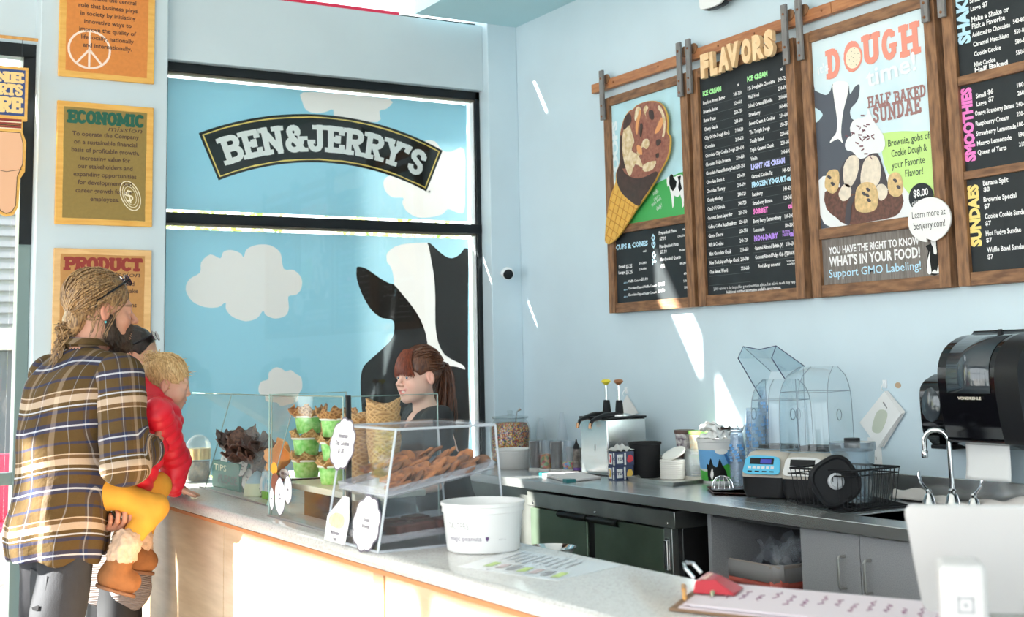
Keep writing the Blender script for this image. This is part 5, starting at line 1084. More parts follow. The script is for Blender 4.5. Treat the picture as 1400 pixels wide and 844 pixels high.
# ------------------------------------------------------------------ blenders
M_BEIGE = mat('beige blender shell', (.55,.49,.42), .45); M_LCD = mat('blender panel blue', (.10,.52,.78), .4); M_ENC = glassy('sound cover polycarbonate', (.88,.93,.95), 1.2, .04, .04, (.75,.85,.9)); M_EDGE = mat('cover edge', (.30,.36,.42), .15, 0)
def blender(px0, px1, py, lab, raised, lcd):
    A = P(px0, py, 2, ZT); B = P(px1, py+3, 2, ZT); w = .205
    fd = Vector((-.93,-.37,0)).normalized(); sd = Vector((fd.y,-fd.x,0)); sd = sd if sd.y < 0 else -sd     # panel faces the aisle, turned a little to the camera
    ctr = (A+B)/2 - fd*.125; t = thing('blender', lab, 'blender', (ctr.x,ctr.y,ZT), 'two blenders on the steel counter')
    L = lambda f, s, z: ctr+fd*f+sd*s+Vector((0,0,z))
    def ring(f0, f1, hw, z, r=.035, n=4):
        out = []
        for sf, ss, a0 in ((1,1,0),(-1,1,90),(-1,-1,180),(1,-1,270)):
            for i in range(n+1):
                a = math.radians(a0+90*i/n); f = (f1-r if sf > 0 else f0+r)+r*math.cos(a); s = (hw-r)*ss+r*math.sin(a); out.append(L(f, s, z))
        return out
    obj('base', loft([ring(-.13,.122,.088,.006),ring(-.135,.128,.098,.03),ring(-.135,.124,.102,.085)], cap=True), M_BPL, t)
    obj('shell', loft([ring(-.135,.124,.102,.085),ring(-.135,.120,.104,.10),ring(-.13,.095,.100,.150),ring(-.12,.07,.090,.178),ring(-.10,.04,.07,.186)]).add([L(-.10,-.07,.186),L(.04,-.07,.186),L(.04,.07,.186),L(-.10,.07,.186)],[(0,1,2,3)]), M_BEIGE, t)
    # slanted control panel
    fn = (Vector((fd.x,fd.y,0))*.92+Vector((0,0,.38))).normalized(); pu = (Vector((0,0,1))-fn*fn.z).normalized()
    pc = L(.118,0,.128)+fn*.003; F = (pc, sd, pu, fn)
    rp = lambda a, b, c, d: [(a,b),(c,b),(c,d),(a,d)]
    obj('panel', MB().prism(smooth_poly([(-.075,-.032),(0,-.034),(.075,-.032),(.078,0),(.068,.036),(0,.042),(-.068,.036),(-.078,0)],3), F, .003), M_LCD if lcd else M_WPL, t)
    F2 = (pc+fn*.0034, sd, pu, fn); mb = MB(); mb.prism(rp(-.055,.006,.05,.032), F2, 0, 0)
    for i in range(6): mb.prism(rp(-.06+.02*i,-.012,-.046+.02*i,-.002), F2, 0, 1)
    if lcd: mb.prism(rp(-.008,.009,.04,.028), (pc+fn*.004,)+F2[1:], 0, 2)
    for i in range(4): mb.prism(rp(-.06+.032*i,-.026,-.04+.032*i,-.021), F2, 0, 0)
    obj('panel_print', mb, [M_BPL, M_WPL, mat('lcd violet blue', (.05,.06,.45), .2)], t, smooth=False)
    obj('jar_pad', loft([ring(-.11,.03,.075,.187,.03),ring(-.105,.025,.07,.205,.03)]).add(ring(-.105,.025,.07,.205,.03),[tuple(range(20))]), M_BPLM, t)
    # clear sound cover
    def cover(M, name, FR0=.125, H=.52):
        prof = []
        n = 7
        z0 = .19
        def sec(hw, d0, d1, z): return [L(-d0, -hw, z), L(-d0, hw, z), L(d1, hw, z), L(d1, -hw, z)]
        mb = MB(); nz = 10; rings = []
        for i in range(nz+1):
            a = i/nz; z = z0+(H-z0)*a; k = math.sqrt(max(0, 1-max(0, (a-.55)/.46)**2.2)) if a > .55 else 1
            fr_ = FR0-.010*a-(FR0+.04)*(1-k); hw = .105-.004*a-.035*(1-k)
            bk = -.14+.07*(1-k); rings.append([L(bk,-hw,z), L(bk,hw,z), L(fr_-.03,hw,z), L(fr_,hw*.55,z), L(fr_+.02,0,z), L(fr_,-hw*.55,z), L(fr_-.03,-hw,z)])
        nn = 7; v = [p for r in rings for p in r]; f = [(i*nn+j, i*nn+(j+1)%nn, (i+1)*nn+(j+1)%nn, (i+1)*nn+j) for i in range(nz) for j in range(nn) if j != 0]+[tuple(nz*nn+j for j in range(nn))]
        mb.add(v, f)
        if M: mb.move(M)
        c = obj(name, mb, M_ENC, t, fixn=True)
        eb = MB()
        for j in (1,2,6,0,4): eb.tube([rings[i][j] for i in range(nz+1)], .0016, 5)
        eb.tube(rings[0][1:]+rings[0][:1], .0020, 5); eb.tube(rings[nz-3], .0014, 5, closed=True)
        for s in (-.1, .1):
            cc_2 = L(-.02, s, .33); eb.tube([cc_2+fd*(.022*math.cos(a))+Vector((0,0,.022*math.sin(a))) for a in np.linspace(0, 2*math.pi, 15)[:-1]], .0018, 5, closed=True)
        if M: eb.move(M)
        obj('cover_edges', eb, M_EDGE, c)
    if raised:
        cover(None, 'rear_guard', FR0=.03, H=.47)
        yl_, yr_ = ctr.y+.10, ctr.y-.06
        A1, A2, A3, A4 = [P(a_, b_, 1, yl_) for a_, b_ in ((1041,545),(1009,490),(1016,474),(1054,508))]; B1, B2, B3, B4 = [P(a_, b_, 1, yr_) for a_, b_ in ((1073,518),(1055,490),(1061,473),(1100,501))]
        m1 = A3.lerp(B3,.5)-up*.014; fl = obj('raised_flap', MB().add([A3,m1,B3,B4,A4.lerp(B4,.5)-up*.01,A4],[(0,1,4,5),(1,2,3,4)]).add([A2,A3,m1,B3,B2],[(0,1,2,3,4)]).add([A1,A2,A3,A4],[(0,1,2,3)]).add([B1,B2,B3,B4],[(0,1,2,3)]), M_ENC, t, solid=.0025, smooth=False)
        obj('flap_edges', MB().tube([A1,A2,A3,m1,B3,B2,B1], .0022, 5).tube([B3,B4], .002, 5).tube([A3,A4], .0012, 5), mat('dark flap edge', (.05,.05,.12), .2), fl)
    else: cover(None, 'sound_cover')
    return t, L
blender(1019, 1068, 681, 'left beige blender with blue display and its clear cover tipped up', True, True)
blender(1071, 1128, 685, 'right beige blender with white panel under a closed clear cover', False, False)
# drain mat, wire basket, lid and blender jar
a, b, c, d = [P(px, py, 2, ZT) for px, py in ((1076,685),(1186,680),(1243,694),(1146,702))]
b.x = min(b.x, 3.95); c.x = min(c.x, 3.9); d.y = max(d.y, sy1+.005); c.y = max(c.y, sy1+.005)
t = thing('drain_mat', 'black ribbed drain mat under the wire basket beside the sink', 'mat', tuple((a+c)/2)); F = ((0,0,ZT+.0005),(1,0,0),(0,1,0),(0,0,1))
c2 = (a+b+c+d)/4; sc_ = lambda s: [((c2+(p-c2)*s).x, (c2+(p-c2)*s).y) for p in (a,b,c,d)]
obj('mat', MB().prism(sc_(1), F, .006), M_BPL, t, bevel=.002); mb = MB()
for i in range(14):
    p0 = a.lerp(d, (i+.5)/14); p1 = b.lerp(c, (i+.5)/14); mb.cyl(p0+up*.008, p1+up*.008, .0035, 5)
obj('rib', mb, M_BPLM, t)['kind'] = 'stuff'
A, B, C_ = P(1087,690,2,ZT+.012), P(1166,697,2,ZT+.012), P(1228,689,2,ZT+.012)
C_ = Vector((min(C_.x,3.93),C_.y,C_.z)); D_ = A+(C_-B); t = thing('wire_basket', 'black wire basket holding blender parts beside the sink', 'basket', tuple((A+C_)/2)); h = .135
top4 = lambda z, s=1.0: [(A+C_)/2+((p-(A+C_)/2)*s)+up*z for p in (A,B,C_,D_)]
tp = top4(h,1.06); bt = top4(.0,.94); mb = MB(); mb.tube(tp, .0042, 6, closed=True); mb.tube(top4(h-.02,1.04), .0028, 5, closed=True); mb.tube(bt, .0032, 6, closed=True)
obj('rim', mb, M_BPL, t); mb = MB()
for i in range(4):
    p0, p1, r0_, r1_ = tp[i], tp[(i+1)%4], bt[i], bt[(i+1)%4]; n = 13 if i%2 == 0 else 11
    for k in range(n+1): mb.tube([p0.lerp(p1,k/n), r0_.lerp(r1_,k/n)], .0021, 4)
for k in range(9): mb.tube([bt[0].lerp(bt[1],k/8), bt[3].lerp(bt[2],k/8)], .0020, 4)
obj('wires', mb, M_BPL, t)['kind'] = 'stuff'
cbk = (A+C_)/2
q = P(1141, 668, 1, (A.y+B.y)/2-.035); fd = Vector((-.5,-.86,.08)).normalized()
t = thing('splash_lid', 'round cornered black rubber lid with clear plug standing in the basket', 'lid', (q.x,q.y,ZT+.02)); cq = Vector((q.x, q.y, ZT+.105))
obj('rubber_lid', MB().lathe([(.0,0),(.080,0),(.088,.008),(.088,.022),(.078,.03),(.072,.022),(.03,.020),(.0,.020)], cq, 28, ax=fd, power=.7), M_BPLM, t, bevel=.002)
obj('clear_plug', MB().lathe([(.030,.018),(.030,.030),(.022,.036),(.018,.026),(0,.026)], cq, 20, ax=fd), mat('clear grey plug', (.55,.56,.58), .15), t)
obj('tab', MB().obox(cq+Vector((-.07,.03,0)), (.02,0,0), (0,.01,0), (0,0,.02)), M_BPLM, t)
q = Vector((P(1165,660,1,A.y-.02).x+.02, A.y-.0, ZT+.02))
q = P(1168,690,2,ZT+.014)+Vector((.075,.07,.0)); t = thing('blender_jar', 'clear square blender jar with a clear lid standing in the wire basket', 'blender jar', tuple(q))
obj('jar', MB().lathe([(.055,0),(.058,.01),(.075,.19),(.078,.192),(.074,.19),(.054,.012),(0,.010)], q, 28, power=.6, rz=.4), glassy('jar polycarbonate', (.84,.89,.92), 1.6, .05, .12, (.72,.8,.86)), t)
mb = MB()
for i in range(7): z = .04+i*.02; mb.add([q+Vector((-.065-.0*z,-.03,z)),q+Vector((-.06,-.045,z)),q+Vector((-.06,-.045,z+.0015)),q+Vector((-.065,-.03,z+.0015))], [(0,1,2,3)])
obj('measure_marks', mb, M_EDGE, t, smooth=False)
obj('jar_lid', MB().lathe([(.078,.192),(.080,.20),(.078,.222),(.03,.226),(0,.226)], q, 28, power=.6, rz=.4), glassy('grey lid polycarbonate', (.6,.66,.7), 1.8, .05, .2, (.5,.55,.6)), t); obj('lid_plug', MB().lathe([(.03,.20),(.03,.236),(0,.236)], q, 18), M_BPLM, t)
# faucet
fx = 3.845; q = Vector((fx, P(1303,690,0,fx).y, ZT)); t = thing('gooseneck_faucet', 'chrome gooseneck tap with two lever handles behind the sink', 'faucet', tuple(q))
pts = [q+Vector((0,0,.04))]+[q+Vector((0,0,.15))]; R = .046; tp_ = P(1285,598,0,fx); zc = .21
arc_d = Vector((-.45,.89,0)).normalized()
sp = [q+Vector((0,0,z)) for z in (.05,.12,.18,.235)]+[q+Vector((0,0,.235))+arc_d*(R-R*math.cos(a))+up*(R*math.sin(a)) for a in np.linspace(.3,math.pi,9)]+[q+up*.205+arc_d*2*R]
obj('spout', MB().tube(sp, .0095, 12), M_CHROME, t); obj('nozzle', MB().lathe([(.010,0),(.0125,-.004),(.0125,-.024),(.010,-.028),(0,-.028)], sp[-1], 16), M_CHROME, t)
obj('base', MB().lathe([(.028,0),(.030,.004),(.019,.045),(.014,.05),(.015,.062),(.010,.068)], q, 20), M_CHROME, t)
for k, (px, s) in enumerate(((1271,1),(1332,-1))):
    c = Vector((fx, P(px,690,0,fx).y, ZT)); b_2 = obj('handle_base', MB().lathe([(.026,0),(.028,.004),(.016,.035),(.011,.042),(.012,.052),(.008,.058)], c, 18), M_CHROME, t)
    e = c+up*.055; dd = Vector((-.5*1,.86*1,0))*(1 if s > 0 else -1)
    obj('lever', MB().tube([e, e+dd*.012+up*.008, e+dd*.028+up*.028, e+dd*.034+up*.055, e+dd*.032+up*.07], [.006,.007,.009,.010,.006], 10, flat=.7), M_CHROME, b_2)
# towel behind the taps
mb = MB(); y0t, y1t = 3.70, 2.7
def tw(u, v): y = y0t+(y1t-y0t)*u; return Vector((3.905+.07*(v-.5)*2*.55+.010*math.sin(14*u), y, ZT+.006+.034*math.sin(math.pi*v)*(0.6+.4*math.sin(u*11+1))+.008*math.sin(40*u+7*v)*math.sin(math.pi*v)+.010*u))
mb.grid(tw, 60, 10); tag(obj('dish_towel', mb, mat('white towel with navy dashes', (.74,.68,.64), .95, bump=.5, bscale=250), solid=.006), 'rumpled off white towel laid along the backsplash behind the taps', 'towel')
# paper towel dispenser
yl = P(1288,540,0,3.80).y; yr = yl-.36; x1, x0 = 3.999, 3.775; zb, zt = P(1290,603,0,3.85).z, P(1300,466,0,3.9).z+.012
t = thing('paper_towel_dispenser', 'large glossy black paper towel dispenser on the wall over the sink', 'dispenser', (3.9,(yl+yr)/2,zb))
prof = [(x1,zb),(x1,zt-.01),(x1-.03,zt+.008),(x1-.10,zt-.002),(x1-.17,zt-.035),(x1-.21,zt-.085),(x1-.222,zt-.15),(x1-.212,zt-.26),(x1-.19,zb+.02),(x1-.17,zb)]
pr = smooth_poly(prof, 4)
def shell(y0, y1, s=0, k=1): 
    mb = MB(); mb.prism([((x if x > x1-.005 else x-s), z) for x, z in pr], ((0,y1,0),(1,0,0),(0,0,1),(0,-1,0)), y1-y0); return mb
M_GBLK = mat('piano black plastic', (.004,.004,.006), .10, spec=.55); M_SMOKE = mat('smoky grey window plastic', (.045,.055,.065), .08, spec=.8)
obj('cover', shell(yr+.015, yl-.012), M_GBLK, t, bevel=.006, seg=3); obj('side_cheek', shell(yr, yr+.10, .006), M_BPL, t, bevel=.01, seg=3); obj('side_cheek', shell(yl-.012, yl, -.004), M_GBLK, t, bevel=.005)
# smoked window following the front
fp = [(x-.0025, z) for x, z in pr if x < x1-.08 and zb+.15 < z < zt+.02]; fp.sort(key=lambda a: -a[1]); mb = MB(); yw0, yw1 = yl-.045, yl-.235
mb.add([(x, y, z) for y in (yw0, yw1) for x, z in fp], [(i, i+1, len(fp)+i+1, len(fp)+i) for i in range(len(fp)-1)]); obj('viewing_window', mb, M_SMOKE, t, solid=.002)
mb = MB(); zl = P(1326,545,0,3.785).z; ya_ = P(1311,545,0,3.78).y; yb__ = P(1343,545,0,3.78).y
letter(mb, 'VONDREHLE', ((x1-.226,0,0),(0,-1,0),(0,0,1),(-1,0,0)), -ya_, zl-.004, .010, w=ya_-yb__, bold=.03, t=.0); obj('maker_lettering', mb, mat('silver lettering', (.72,.66,.55), .3), t, smooth=False, fixn=False)
obj('lock_tab', MB().tube([(3.92,(yl+yr)/2,zt-.002),(3.92,(yl+yr)/2,zt+.024)], [.013,.008], 10), M_BPL, t)
ya_, yb__ = P(1322,640,0,3.86).y, P(1383,640,0,3.86).y; mb = MB(); zl = P(1350,657,0,3.86).z
mb.grid(lambda u, v: Vector((3.86-.012*v*v+.004*math.sin(u*5+v*3), ya_+(yb__-ya_)*u, zb+.01+(zl-zb-.01)*v)), 12, 10); obj('paper_sheet', mb, M_PAPER, t, solid=.001)
# soap dispenser to its left
yl2 = P(1263,560,0,3.90).y; zb2, zt2_ = P(1280,612,0,3.9).z, P(1275,519,0,3.9).z
t = thing('soap_dispenser', 'smaller glossy black soap dispenser left of the paper towel dispenser', 'dispenser', (3.93,yl2-.05,zb2)); 
pr = smooth_poly([(3.999,zb2+.02),(3.999,zt2_),(3.93,zt2_+.004),(3.885,zt2_-.03),(3.878,zt2_-.09),(3.885,zb2+.06),(3.91,zb2+.03),(3.95,zb2)],4)
mb = MB(); mb.prism(pr, ((0,yl2,0),(1,0,0),(0,0,1),(0,-1,0)), .125); obj('body', mb, M_GBLK, t, bevel=.01, seg=3)
obj('window', MB().lathe([(.052,0),(.050,.005),(.03,.012),(0,.014)], (3.882,yl2-.055,zt2_-.095), 24, ax=(-1,0,.05), sx=1.25, sy=.9), M_SMOKE, t)
obj('push_bar', MB().obox((3.93,yl2-.09,zb2+.004), (.05,0,0), (0,.05,0), (0,0,.008)), M_BPL, t, bevel=.004)
# outlet, hook with tags, wall spot
y_ = P(1197,618,0,XR).y; zc = P(1197,618,0,XR).z; t = thing('wall_outlet', 'cream double power outlet behind the hanging cards', 'outlet', (XR,y_,zc-.055))
obj('plate', S_(XR-.006,y_-.036,zc-.058,XR,y_+.036,zc+.058), M_PAPER, t, bevel=.003); mb = MB()
for dz in (-.026,.026): mb.box((XR-.0075,y_+.006,zc+dz-.006),(XR-.006,y_+.009,zc+dz+.006)).box((XR-.0075,y_-.009,zc+dz-.006),(XR-.006,y_-.006,zc+dz+.006))
obj('slots', mb, M_BPL, t)
def cards(pxh, pyh, corners, n, lab, pic=True, wobble=.02):
    hk = P(pxh, pyh, 0, XR-.012); t = thing('hanging_cards', lab, 'cards', tuple(hk))
    obj('hook', MB().tube([hk+Vector((.01,0,.02)),hk+Vector((-.006,0,.012)),hk+Vector((-.014,0,-.004)),hk+Vector((-.006,0,-.012))], .002, 6).box((XR-.006,hk.y-.010,hk.z-.002),(XR,hk.y+.010,hk.z+.030)), M_WHITE, t)
    for k in range(n):
        xx = XR-.014-.004*(n-1-k)*-1-.004*k*2; pl = [P(a, b, 0, XR-.02) for a, b in corners]; c = sum(pl, Vector())/4; a_ = wobble*(k-n+1)
        pts = []
        for p in pl: d = p-c; pts.append((-(c.y+d.y*math.cos(a_)-d.z*math.sin(a_))+ .004*k*-1, c.z+d.y*math.sin(a_)+d.z*math.cos(a_)))
        o = obj('card', MB().prism(pts, ((XR-.010-.004*k,0,0),)+BF[1:], .0012), M_PAPER, t)
    if pic:
        mb = MB(); F = ((XR-.0104-.004*(n-1)-.0012,0,0),)+BF[1:]; g = lambda L_: [(-P(a,b,0,XR-.02).y, P(a,b,0,XR-.02).z) for a, b in L_]
        mb.prism(smooth_poly(g([(1200,563),(1211,561),(1214,570),(1206,590),(1197,592),(1193,585)]),3), F, .0003, 0); a = g([(1208,551)])[0]
        letter(mb, 'Milkshakes', F, a[0], a[1], .007, w=.03, t=.0006, rot=-.85, m=1); obj('card_print', mb, [mat('faded cup picture', (.55,.58,.48), .6), M_LOGB], t, smooth=False, fixn=False)
    return t
cards(1208, 530, ((1213,535),(1236,566),(1204,612),(1179,578)), 4, 'white picture cards hanging from a hook by the sink')
cards(854, 538, ((856,541),(871,566),(848,572),(846,560)), 2, 'small white cards on a hook above the pump dispenser', False)
q = P(1228,527,0,XR); tag(obj('wall_sticker', MB().lathe([(.012,0),(.012,.0015),(0,.0018)], q, 16, ax=(-1,0,0), sy=1.3), mat('tan sticker', (.50,.36,.24), .7)), 'small tan oval patch on the wall above the hanging cards', 'wall patch')

# ================================================================== service counter
M_QZ = sprink('quartz', [(.60,.58,.56),(.61,.59,.57),(.59,.57,.55),(.60,.58,.55),(.50,.47,.45)], 230)
for n_ in M_QZ.node_tree.nodes:
    if n_.type == 'BUMP': n_.inputs['Strength'].default_value = 0
M_QZ.node_tree.nodes['Principled BSDF'].inputs['Roughness'].default_value = .16
M_CW = wood('counter front laminate', (.62,.44,.28), (.50,.33,.19), (4,1,10), 3, .32, .05)
M_CW2 = wood('counter stile laminate', (.45,.26,.14), (.36,.20,.10), (4,1,10), 3, .35, .05)
ZQ = .95; CX0, CX1 = 1.512, 1.93
sc = thing('service_counter', 'long service counter with speckled white quartz top and light wood front', 'counter', (1.68, 4.0, 0))
mb = MB(); r_ = .016; prof = [(CX0+.02,ZQ-.045),(CX0+.006,ZQ-.041),(CX0,ZQ-.028),(CX0+.002,ZQ-.014),(CX0+.010,ZQ-.004),(CX0+.024,ZQ),(CX1,ZQ),(CX1,ZQ-.045)]
mb.prism(prof, ((0,YP-.01,0),(1,0,0),(0,0,1),(0,-1,0)), YP-.36); obj('quartz_top', mb, M_QZ, sc)
obj('quartz_return', MB().box((CX1,.35,ZQ-.045),(2.20,1.85,ZQ-.0005)), M_QZ, sc)
obj('underlay_strip', MB().box((CX0+.014,.4,ZQ-.058),(CX1-.01,YP-.02,ZQ-.046)), mat('orange underlay edge', (.55,.20,.07), .5), sc)
YS = P(305.5,780,0,CX0+.036).y; YT1, YT2 = P(513,810,0,CX0+.036).y, P(527,815,0,CX0+.036).y
for y1, y0 in ((YP-.03,YS+.003),(YS-.003,YT1),(YT2,1.9),(1.83,.45)): obj('front_panel', MB().box((CX0+.036,y0,.10),(CX0+.054,y1,ZQ-.058)), M_CW, sc, bevel=.001)
for ya_, yb__ in ((YT1,YT2),(1.9,1.83)): obj('stile', MB().box((CX0+.030,yb__,.10),(CX0+.05,ya_,ZQ-.058)), M_CW2, sc, bevel=.001)
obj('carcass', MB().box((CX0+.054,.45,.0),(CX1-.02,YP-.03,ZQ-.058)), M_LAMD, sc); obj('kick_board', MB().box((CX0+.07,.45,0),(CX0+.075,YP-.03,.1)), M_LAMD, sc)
# ------------------------------------------------------------------ glass guards
M_GG = glassy('guard glass', (.965,.985,.975), .45, .01); M_GE = mat('green glass edge', (.25,.36,.33), .1); M_STR = mat('brushed grey strip', (.35,.36,.37), .35, .7)
ga = thing('glass_guard', 'slanted glass sneeze guard at the far end of the counter', 'glass guard', (1.75,5.4,ZQ))
b0, b1, b2 = P(246,663,2,ZQ), P(281,668.6,2,ZQ), P(365.6,692,2,ZQ)
b0 = Vector((1.72,6.15,ZQ)); lean = .115; tz = P(330,540,0,1.82).z
for p, q_ in ((b0,b1),(b1,b2)):
    q_ = q_+(p-q_).normalized()*.006
    mb = MB(); n = Vector((-1,0,0)); a = [p, q_, q_+Vector((lean,0,tz-ZQ)), p+Vector((lean,0,tz-ZQ))]
    mb.add(a+[v+Vector((.006,0,.001)) for v in a], [(0,1,2,3),(4,5,6,7),(0,1,5,4),(1,2,6,5),(2,3,7,6),(3,0,4,7)]); o = obj('glass_panel', mb, M_GG, ga, smooth=False)
    obj('glass_edge', MB().tube([a[3]+Vector((.003,0,0)), a[2]+Vector((.003,0,0))], .0028, 4).tube([a[1],a[2]], .0022, 4), M_GE, o); obj('foot_strip', MB().tube([a[0]-Vector((.004,0,-.003)),a[1]-Vector((.004,0,-.003))], .004, 5), M_STR, o)
gb = thing('glass_guard', 'upright square glass guard around the stacked green bowls', 'glass guard', (1.70,4.1,ZQ))
g0, g1 = P(368,705.5,2,ZQ), P(470,734,2,ZQ); tz = P(420,541,0,1.60).z
def gpanel(a, b, z0=ZQ, z1=tz, par=gb, edge=True, th=.006):
    n = Vector((-(b-a).y,(b-a).x,0)).normalized()*th; v = [Vector((p.x,p.y,z)) for z in (z0,z1) for p in (a,b)]; v = [v[0],v[1],v[3],v[2]]
    o = obj('glass_panel', MB().add(v+[w+n for w in v], [(0,1,2,3),(4,5,6,7),(0,1,5,4),(1,2,6,5),(2,3,7,6),(3,0,4,7)]), M_GG, par, smooth=False)
    if edge: obj('glass_edge', MB().tube([v[0],v[3],v[2],v[1]], .0028, 4), M_GE, o)
    return o
xb = 1.885
gpanel(g0, g1); gpanel(g0+Vector((.008,0,0)), Vector((xb,g0.y,0))); 
obj('black_post', MB().box((g1.x+.008,g1.y-.014,ZQ),(g1.x+.020,g1.y+.002,tz+.004)), M_BPL, gb)
obj('foot_strip', MB().tube([g0+Vector((-.005,0,.003)),g1+Vector((-.005,0,.003))], .004, 5), M_STR, gb)
eg = P(597,560,1,g1.y); gpanel(g1+Vector((.022,-.006,0)), Vector((eg.x,g1.y-.006,0)), z0=ZQ)
# shelf and dark well behind the guard
zsh = P(430,664,0,1.66).z; gy0, gy1 = g1.y+.05, g0.y-.03
ds = thing('display_shelf', 'cream edged shelf over a dark well behind the square guard', 'shelf', (1.75,4.1,ZQ))
obj('shelf_board', MB().box((1.64,gy0,zsh-.020),(xb,gy1,zsh)), mat('cream shelf edge', (.62,.58,.50), .4), ds, bevel=.002)
for y in (gy0+.01,gy1-.022): obj('shelf_leg', MB().box((1.655,y,ZQ),(xb-.01,y+.012,zsh-.02)), M_GLASS, ds)
obj('dark_well', MB().box((1.70,gy0+.03,ZQ+.0005),(xb-.02,gy1-.03,zsh-.022)), mat('dark glossy well', (.055,.055,.06), .12), ds)
# waffle
def waffle(name, c1, c2, sc_=(70,70,70)):
    if name in MATS: return MATS[name]
    m = mat(name, c1, .65); N = m.node_tree.nodes; L = m.node_tree.links; tc = N.new('ShaderNodeTexCoord'); outs = []
    for a in (.6,-.6):
        mp = N.new('ShaderNodeMapping'); mp.inputs['Rotation'].default_value = (a,a*.6,a); w = N.new('ShaderNodeTexWave'); w.inputs['Scale'].default_value = 26; L.new(tc.outputs['Object'], mp.inputs[0]); L.new(mp.outputs[0], w.inputs[0]); w.bands_direction = 'Z'; outs.append(w)
    mx = N.new('ShaderNodeMath'); mx.operation = 'MAXIMUM'; L.new(outs[0].outputs['Fac'], mx.inputs[0]); L.new(outs[1].outputs['Fac'], mx.inputs[1])
    r = N.new('ShaderNodeValToRGB'); r.color_ramp.elements[0].color = (*c2,1); r.color_ramp.elements[1].color = (*c1,1); r.color_ramp.elements[0].position = .35; r.color_ramp.elements[1].position = .95
    L.new(mx.outputs[0], r.inputs[0]); L.new(r.outputs[0], N['Principled BSDF'].inputs['Base Color'])
    b = N.new('ShaderNodeBump'); b.inputs['Distance'].default_value = .004; L.new(mx.outputs[0], b.inputs['Height']); L.new(b.outputs[0], N['Principled BSDF'].inputs['Normal']); return m
M_WAF = waffle('waffle', (.66,.37,.15), (.47,.23,.085)); M_WAFD = waffle('dark baked waffle', (.55,.27,.10), (.30,.12,.04)); M_CHOC = mat('dark chocolate', (.075,.032,.022), .5, bump=.7, bscale=70, noise=.6, nscale=60); M_CHOCN = mat('chocolate with nuts', (.20,.09,.055), .5, noise=.8, nscale=90, col2=(.05,.02,.015), bump=.8, bscale=90)
def bowl_mesh(seed, r=.062, h=.045, n=36, ruff=.16):
    rg = np.random.default_rng(seed); ph = rg.uniform(0,6.28,3); mb = MB(); rows_ = 6; v = []
    for i in range(rows_+1):
        s = i/rows_; rr = .016+(r-.016)*s**.8
        for j in range(n):
            a = 2*math.pi*j/n; w = 1+ruff*s*s*(math.sin(4*a+ph[0])*.7+math.sin(7*a+ph[1])*.4)
            v.append((rr*w*math.cos(a), rr*w*math.sin(a), h*s**1.3+s*s*.012*math.sin(5*a+ph[2])+s*s*.006*math.sin(11*a)))
    f = [(i*n+j, i*n+(j+1)%n, (i+1)*n+(j+1)%n, (i+1)*n+j) for i in range(rows_) for j in range(n)]+[tuple(range(n))[::-1]]
    return mb.add(v, f)
def wafbowl(loc, seed, m, lab, grp, r=.062, h=.045, tilt=(0,0,0), cat='waffle bowl'):
    o = obj('waffle_bowl', bowl_mesh(seed, r, h), m, None, local=True, solid=.0045); o.location = loc; o.rotation_euler = tilt; return tag(o, lab, cat, grp)
M_GCUP = mat('green printed cup', (.18,.55,.10), .5, noise=.7, nscale=70, col2=(.45,.75,.30)); 
cx_ = {0: P(404,600,0,1.72), 1: P(434,600,0,1.68)}
hcup = .062; rowz = [zsh+.001, zsh+.001+.078, zsh+.001+.156]
names = ['lowest','middle','top']
for c in (0,1):
    q = cx_[c]
    for k in range(3):
        off = Vector((.006*((k*7+c*3)%3-1), .008*((k*5+c)%3-1), 0)); loc = Vector((1.765-.03*c, q.y-.02*c, rowz[k]))+off
        t = thing('sundae_cup', f'{names[k]} green cup in the {"right" if c else "left"} stack of waffle bowl cups', 'cup', tuple(loc), 'green cups in the glass guard')
        obj('cup', MB().lathe([(.040,0),(.042,.003),(.050,hcup-.004),(.0525,hcup-.003),(.0525,hcup),(.049,hcup),(.040,.006),(0,.005)], loc, 28), M_GCUP, t)
        obj('rim', MB().lathe([(.0525,hcup-.006),(.0545,hcup-.004),(.0545,hcup),(.051,hcup+.001)], loc, 28), M_CUPW, t)
        wafbowl(loc+Vector((0,0,hcup-.026)), 10+c*3+k, M_WAFD if k == 2 else M_WAF, f'{"dark baked" if k == 2 else "golden"} waffle bowl on the {names[k]} cup of the {"right" if c else "left"} stack', 'waffle bowls on the green cups', r=.066 if k == 2 else .060, h=.052 if k == 2 else .044)
# nested waffle cones
def cone_mesh(r=.052, h=.15, seed=0):
    rg = np.random.default_rng(seed); n = 30; v = []; ph = rg.uniform(0,6)
    rows_ = 6
    for i in range(rows_+1):
        s = i/rows_; rr = .012+(r-.012)*s
        for j in range(n): a = 2*math.pi*j/n; v.append((rr*math.cos(a)*(1+.02*s*math.sin(3*a+ph)), rr*math.sin(a), h*s+s*.010*math.sin(2*a+ph)+(.003*math.sin(15*a) if i == rows_ else 0)))
    return MB().add(v, [(i*n+j, i*n+(j+1)%n, (i+1)*n+(j+1)%n, (i+1)*n+j) for i in range(rows_) for j in range(n)]+[tuple(range(n))[::-1]])
def conestack(px, pytop, y0, n, dz, lab, grp, r=.052):
    top = P(px, pytop, 1, y0); base_ = Vector((top.x, y0, ZQ+.001)); H = top.z-base_.z; h = H-(n-1)*dz
    for k in range(n):
        o = obj('waffle_cone', cone_mesh(r, h, k), M_WAF, None, local=True, solid=.004); o.location = base_+Vector((0,0,k*dz)); o.rotation_euler = (0,0,k*2.1)
        tag(o, ('topmost cone of ' if k == n-1 else 'cone nested in ')+lab, 'waffle cone', grp)
    return base_
conestack(524, 548, 3.92, 6, .026, 'the tallest stack of waffle cones', 'tallest stack of waffle cones', .056)
conestack(487, 568, 4.06, 4, .026, 'the middle stack of waffle cones behind the black post', 'middle stack of waffle cones', .05)
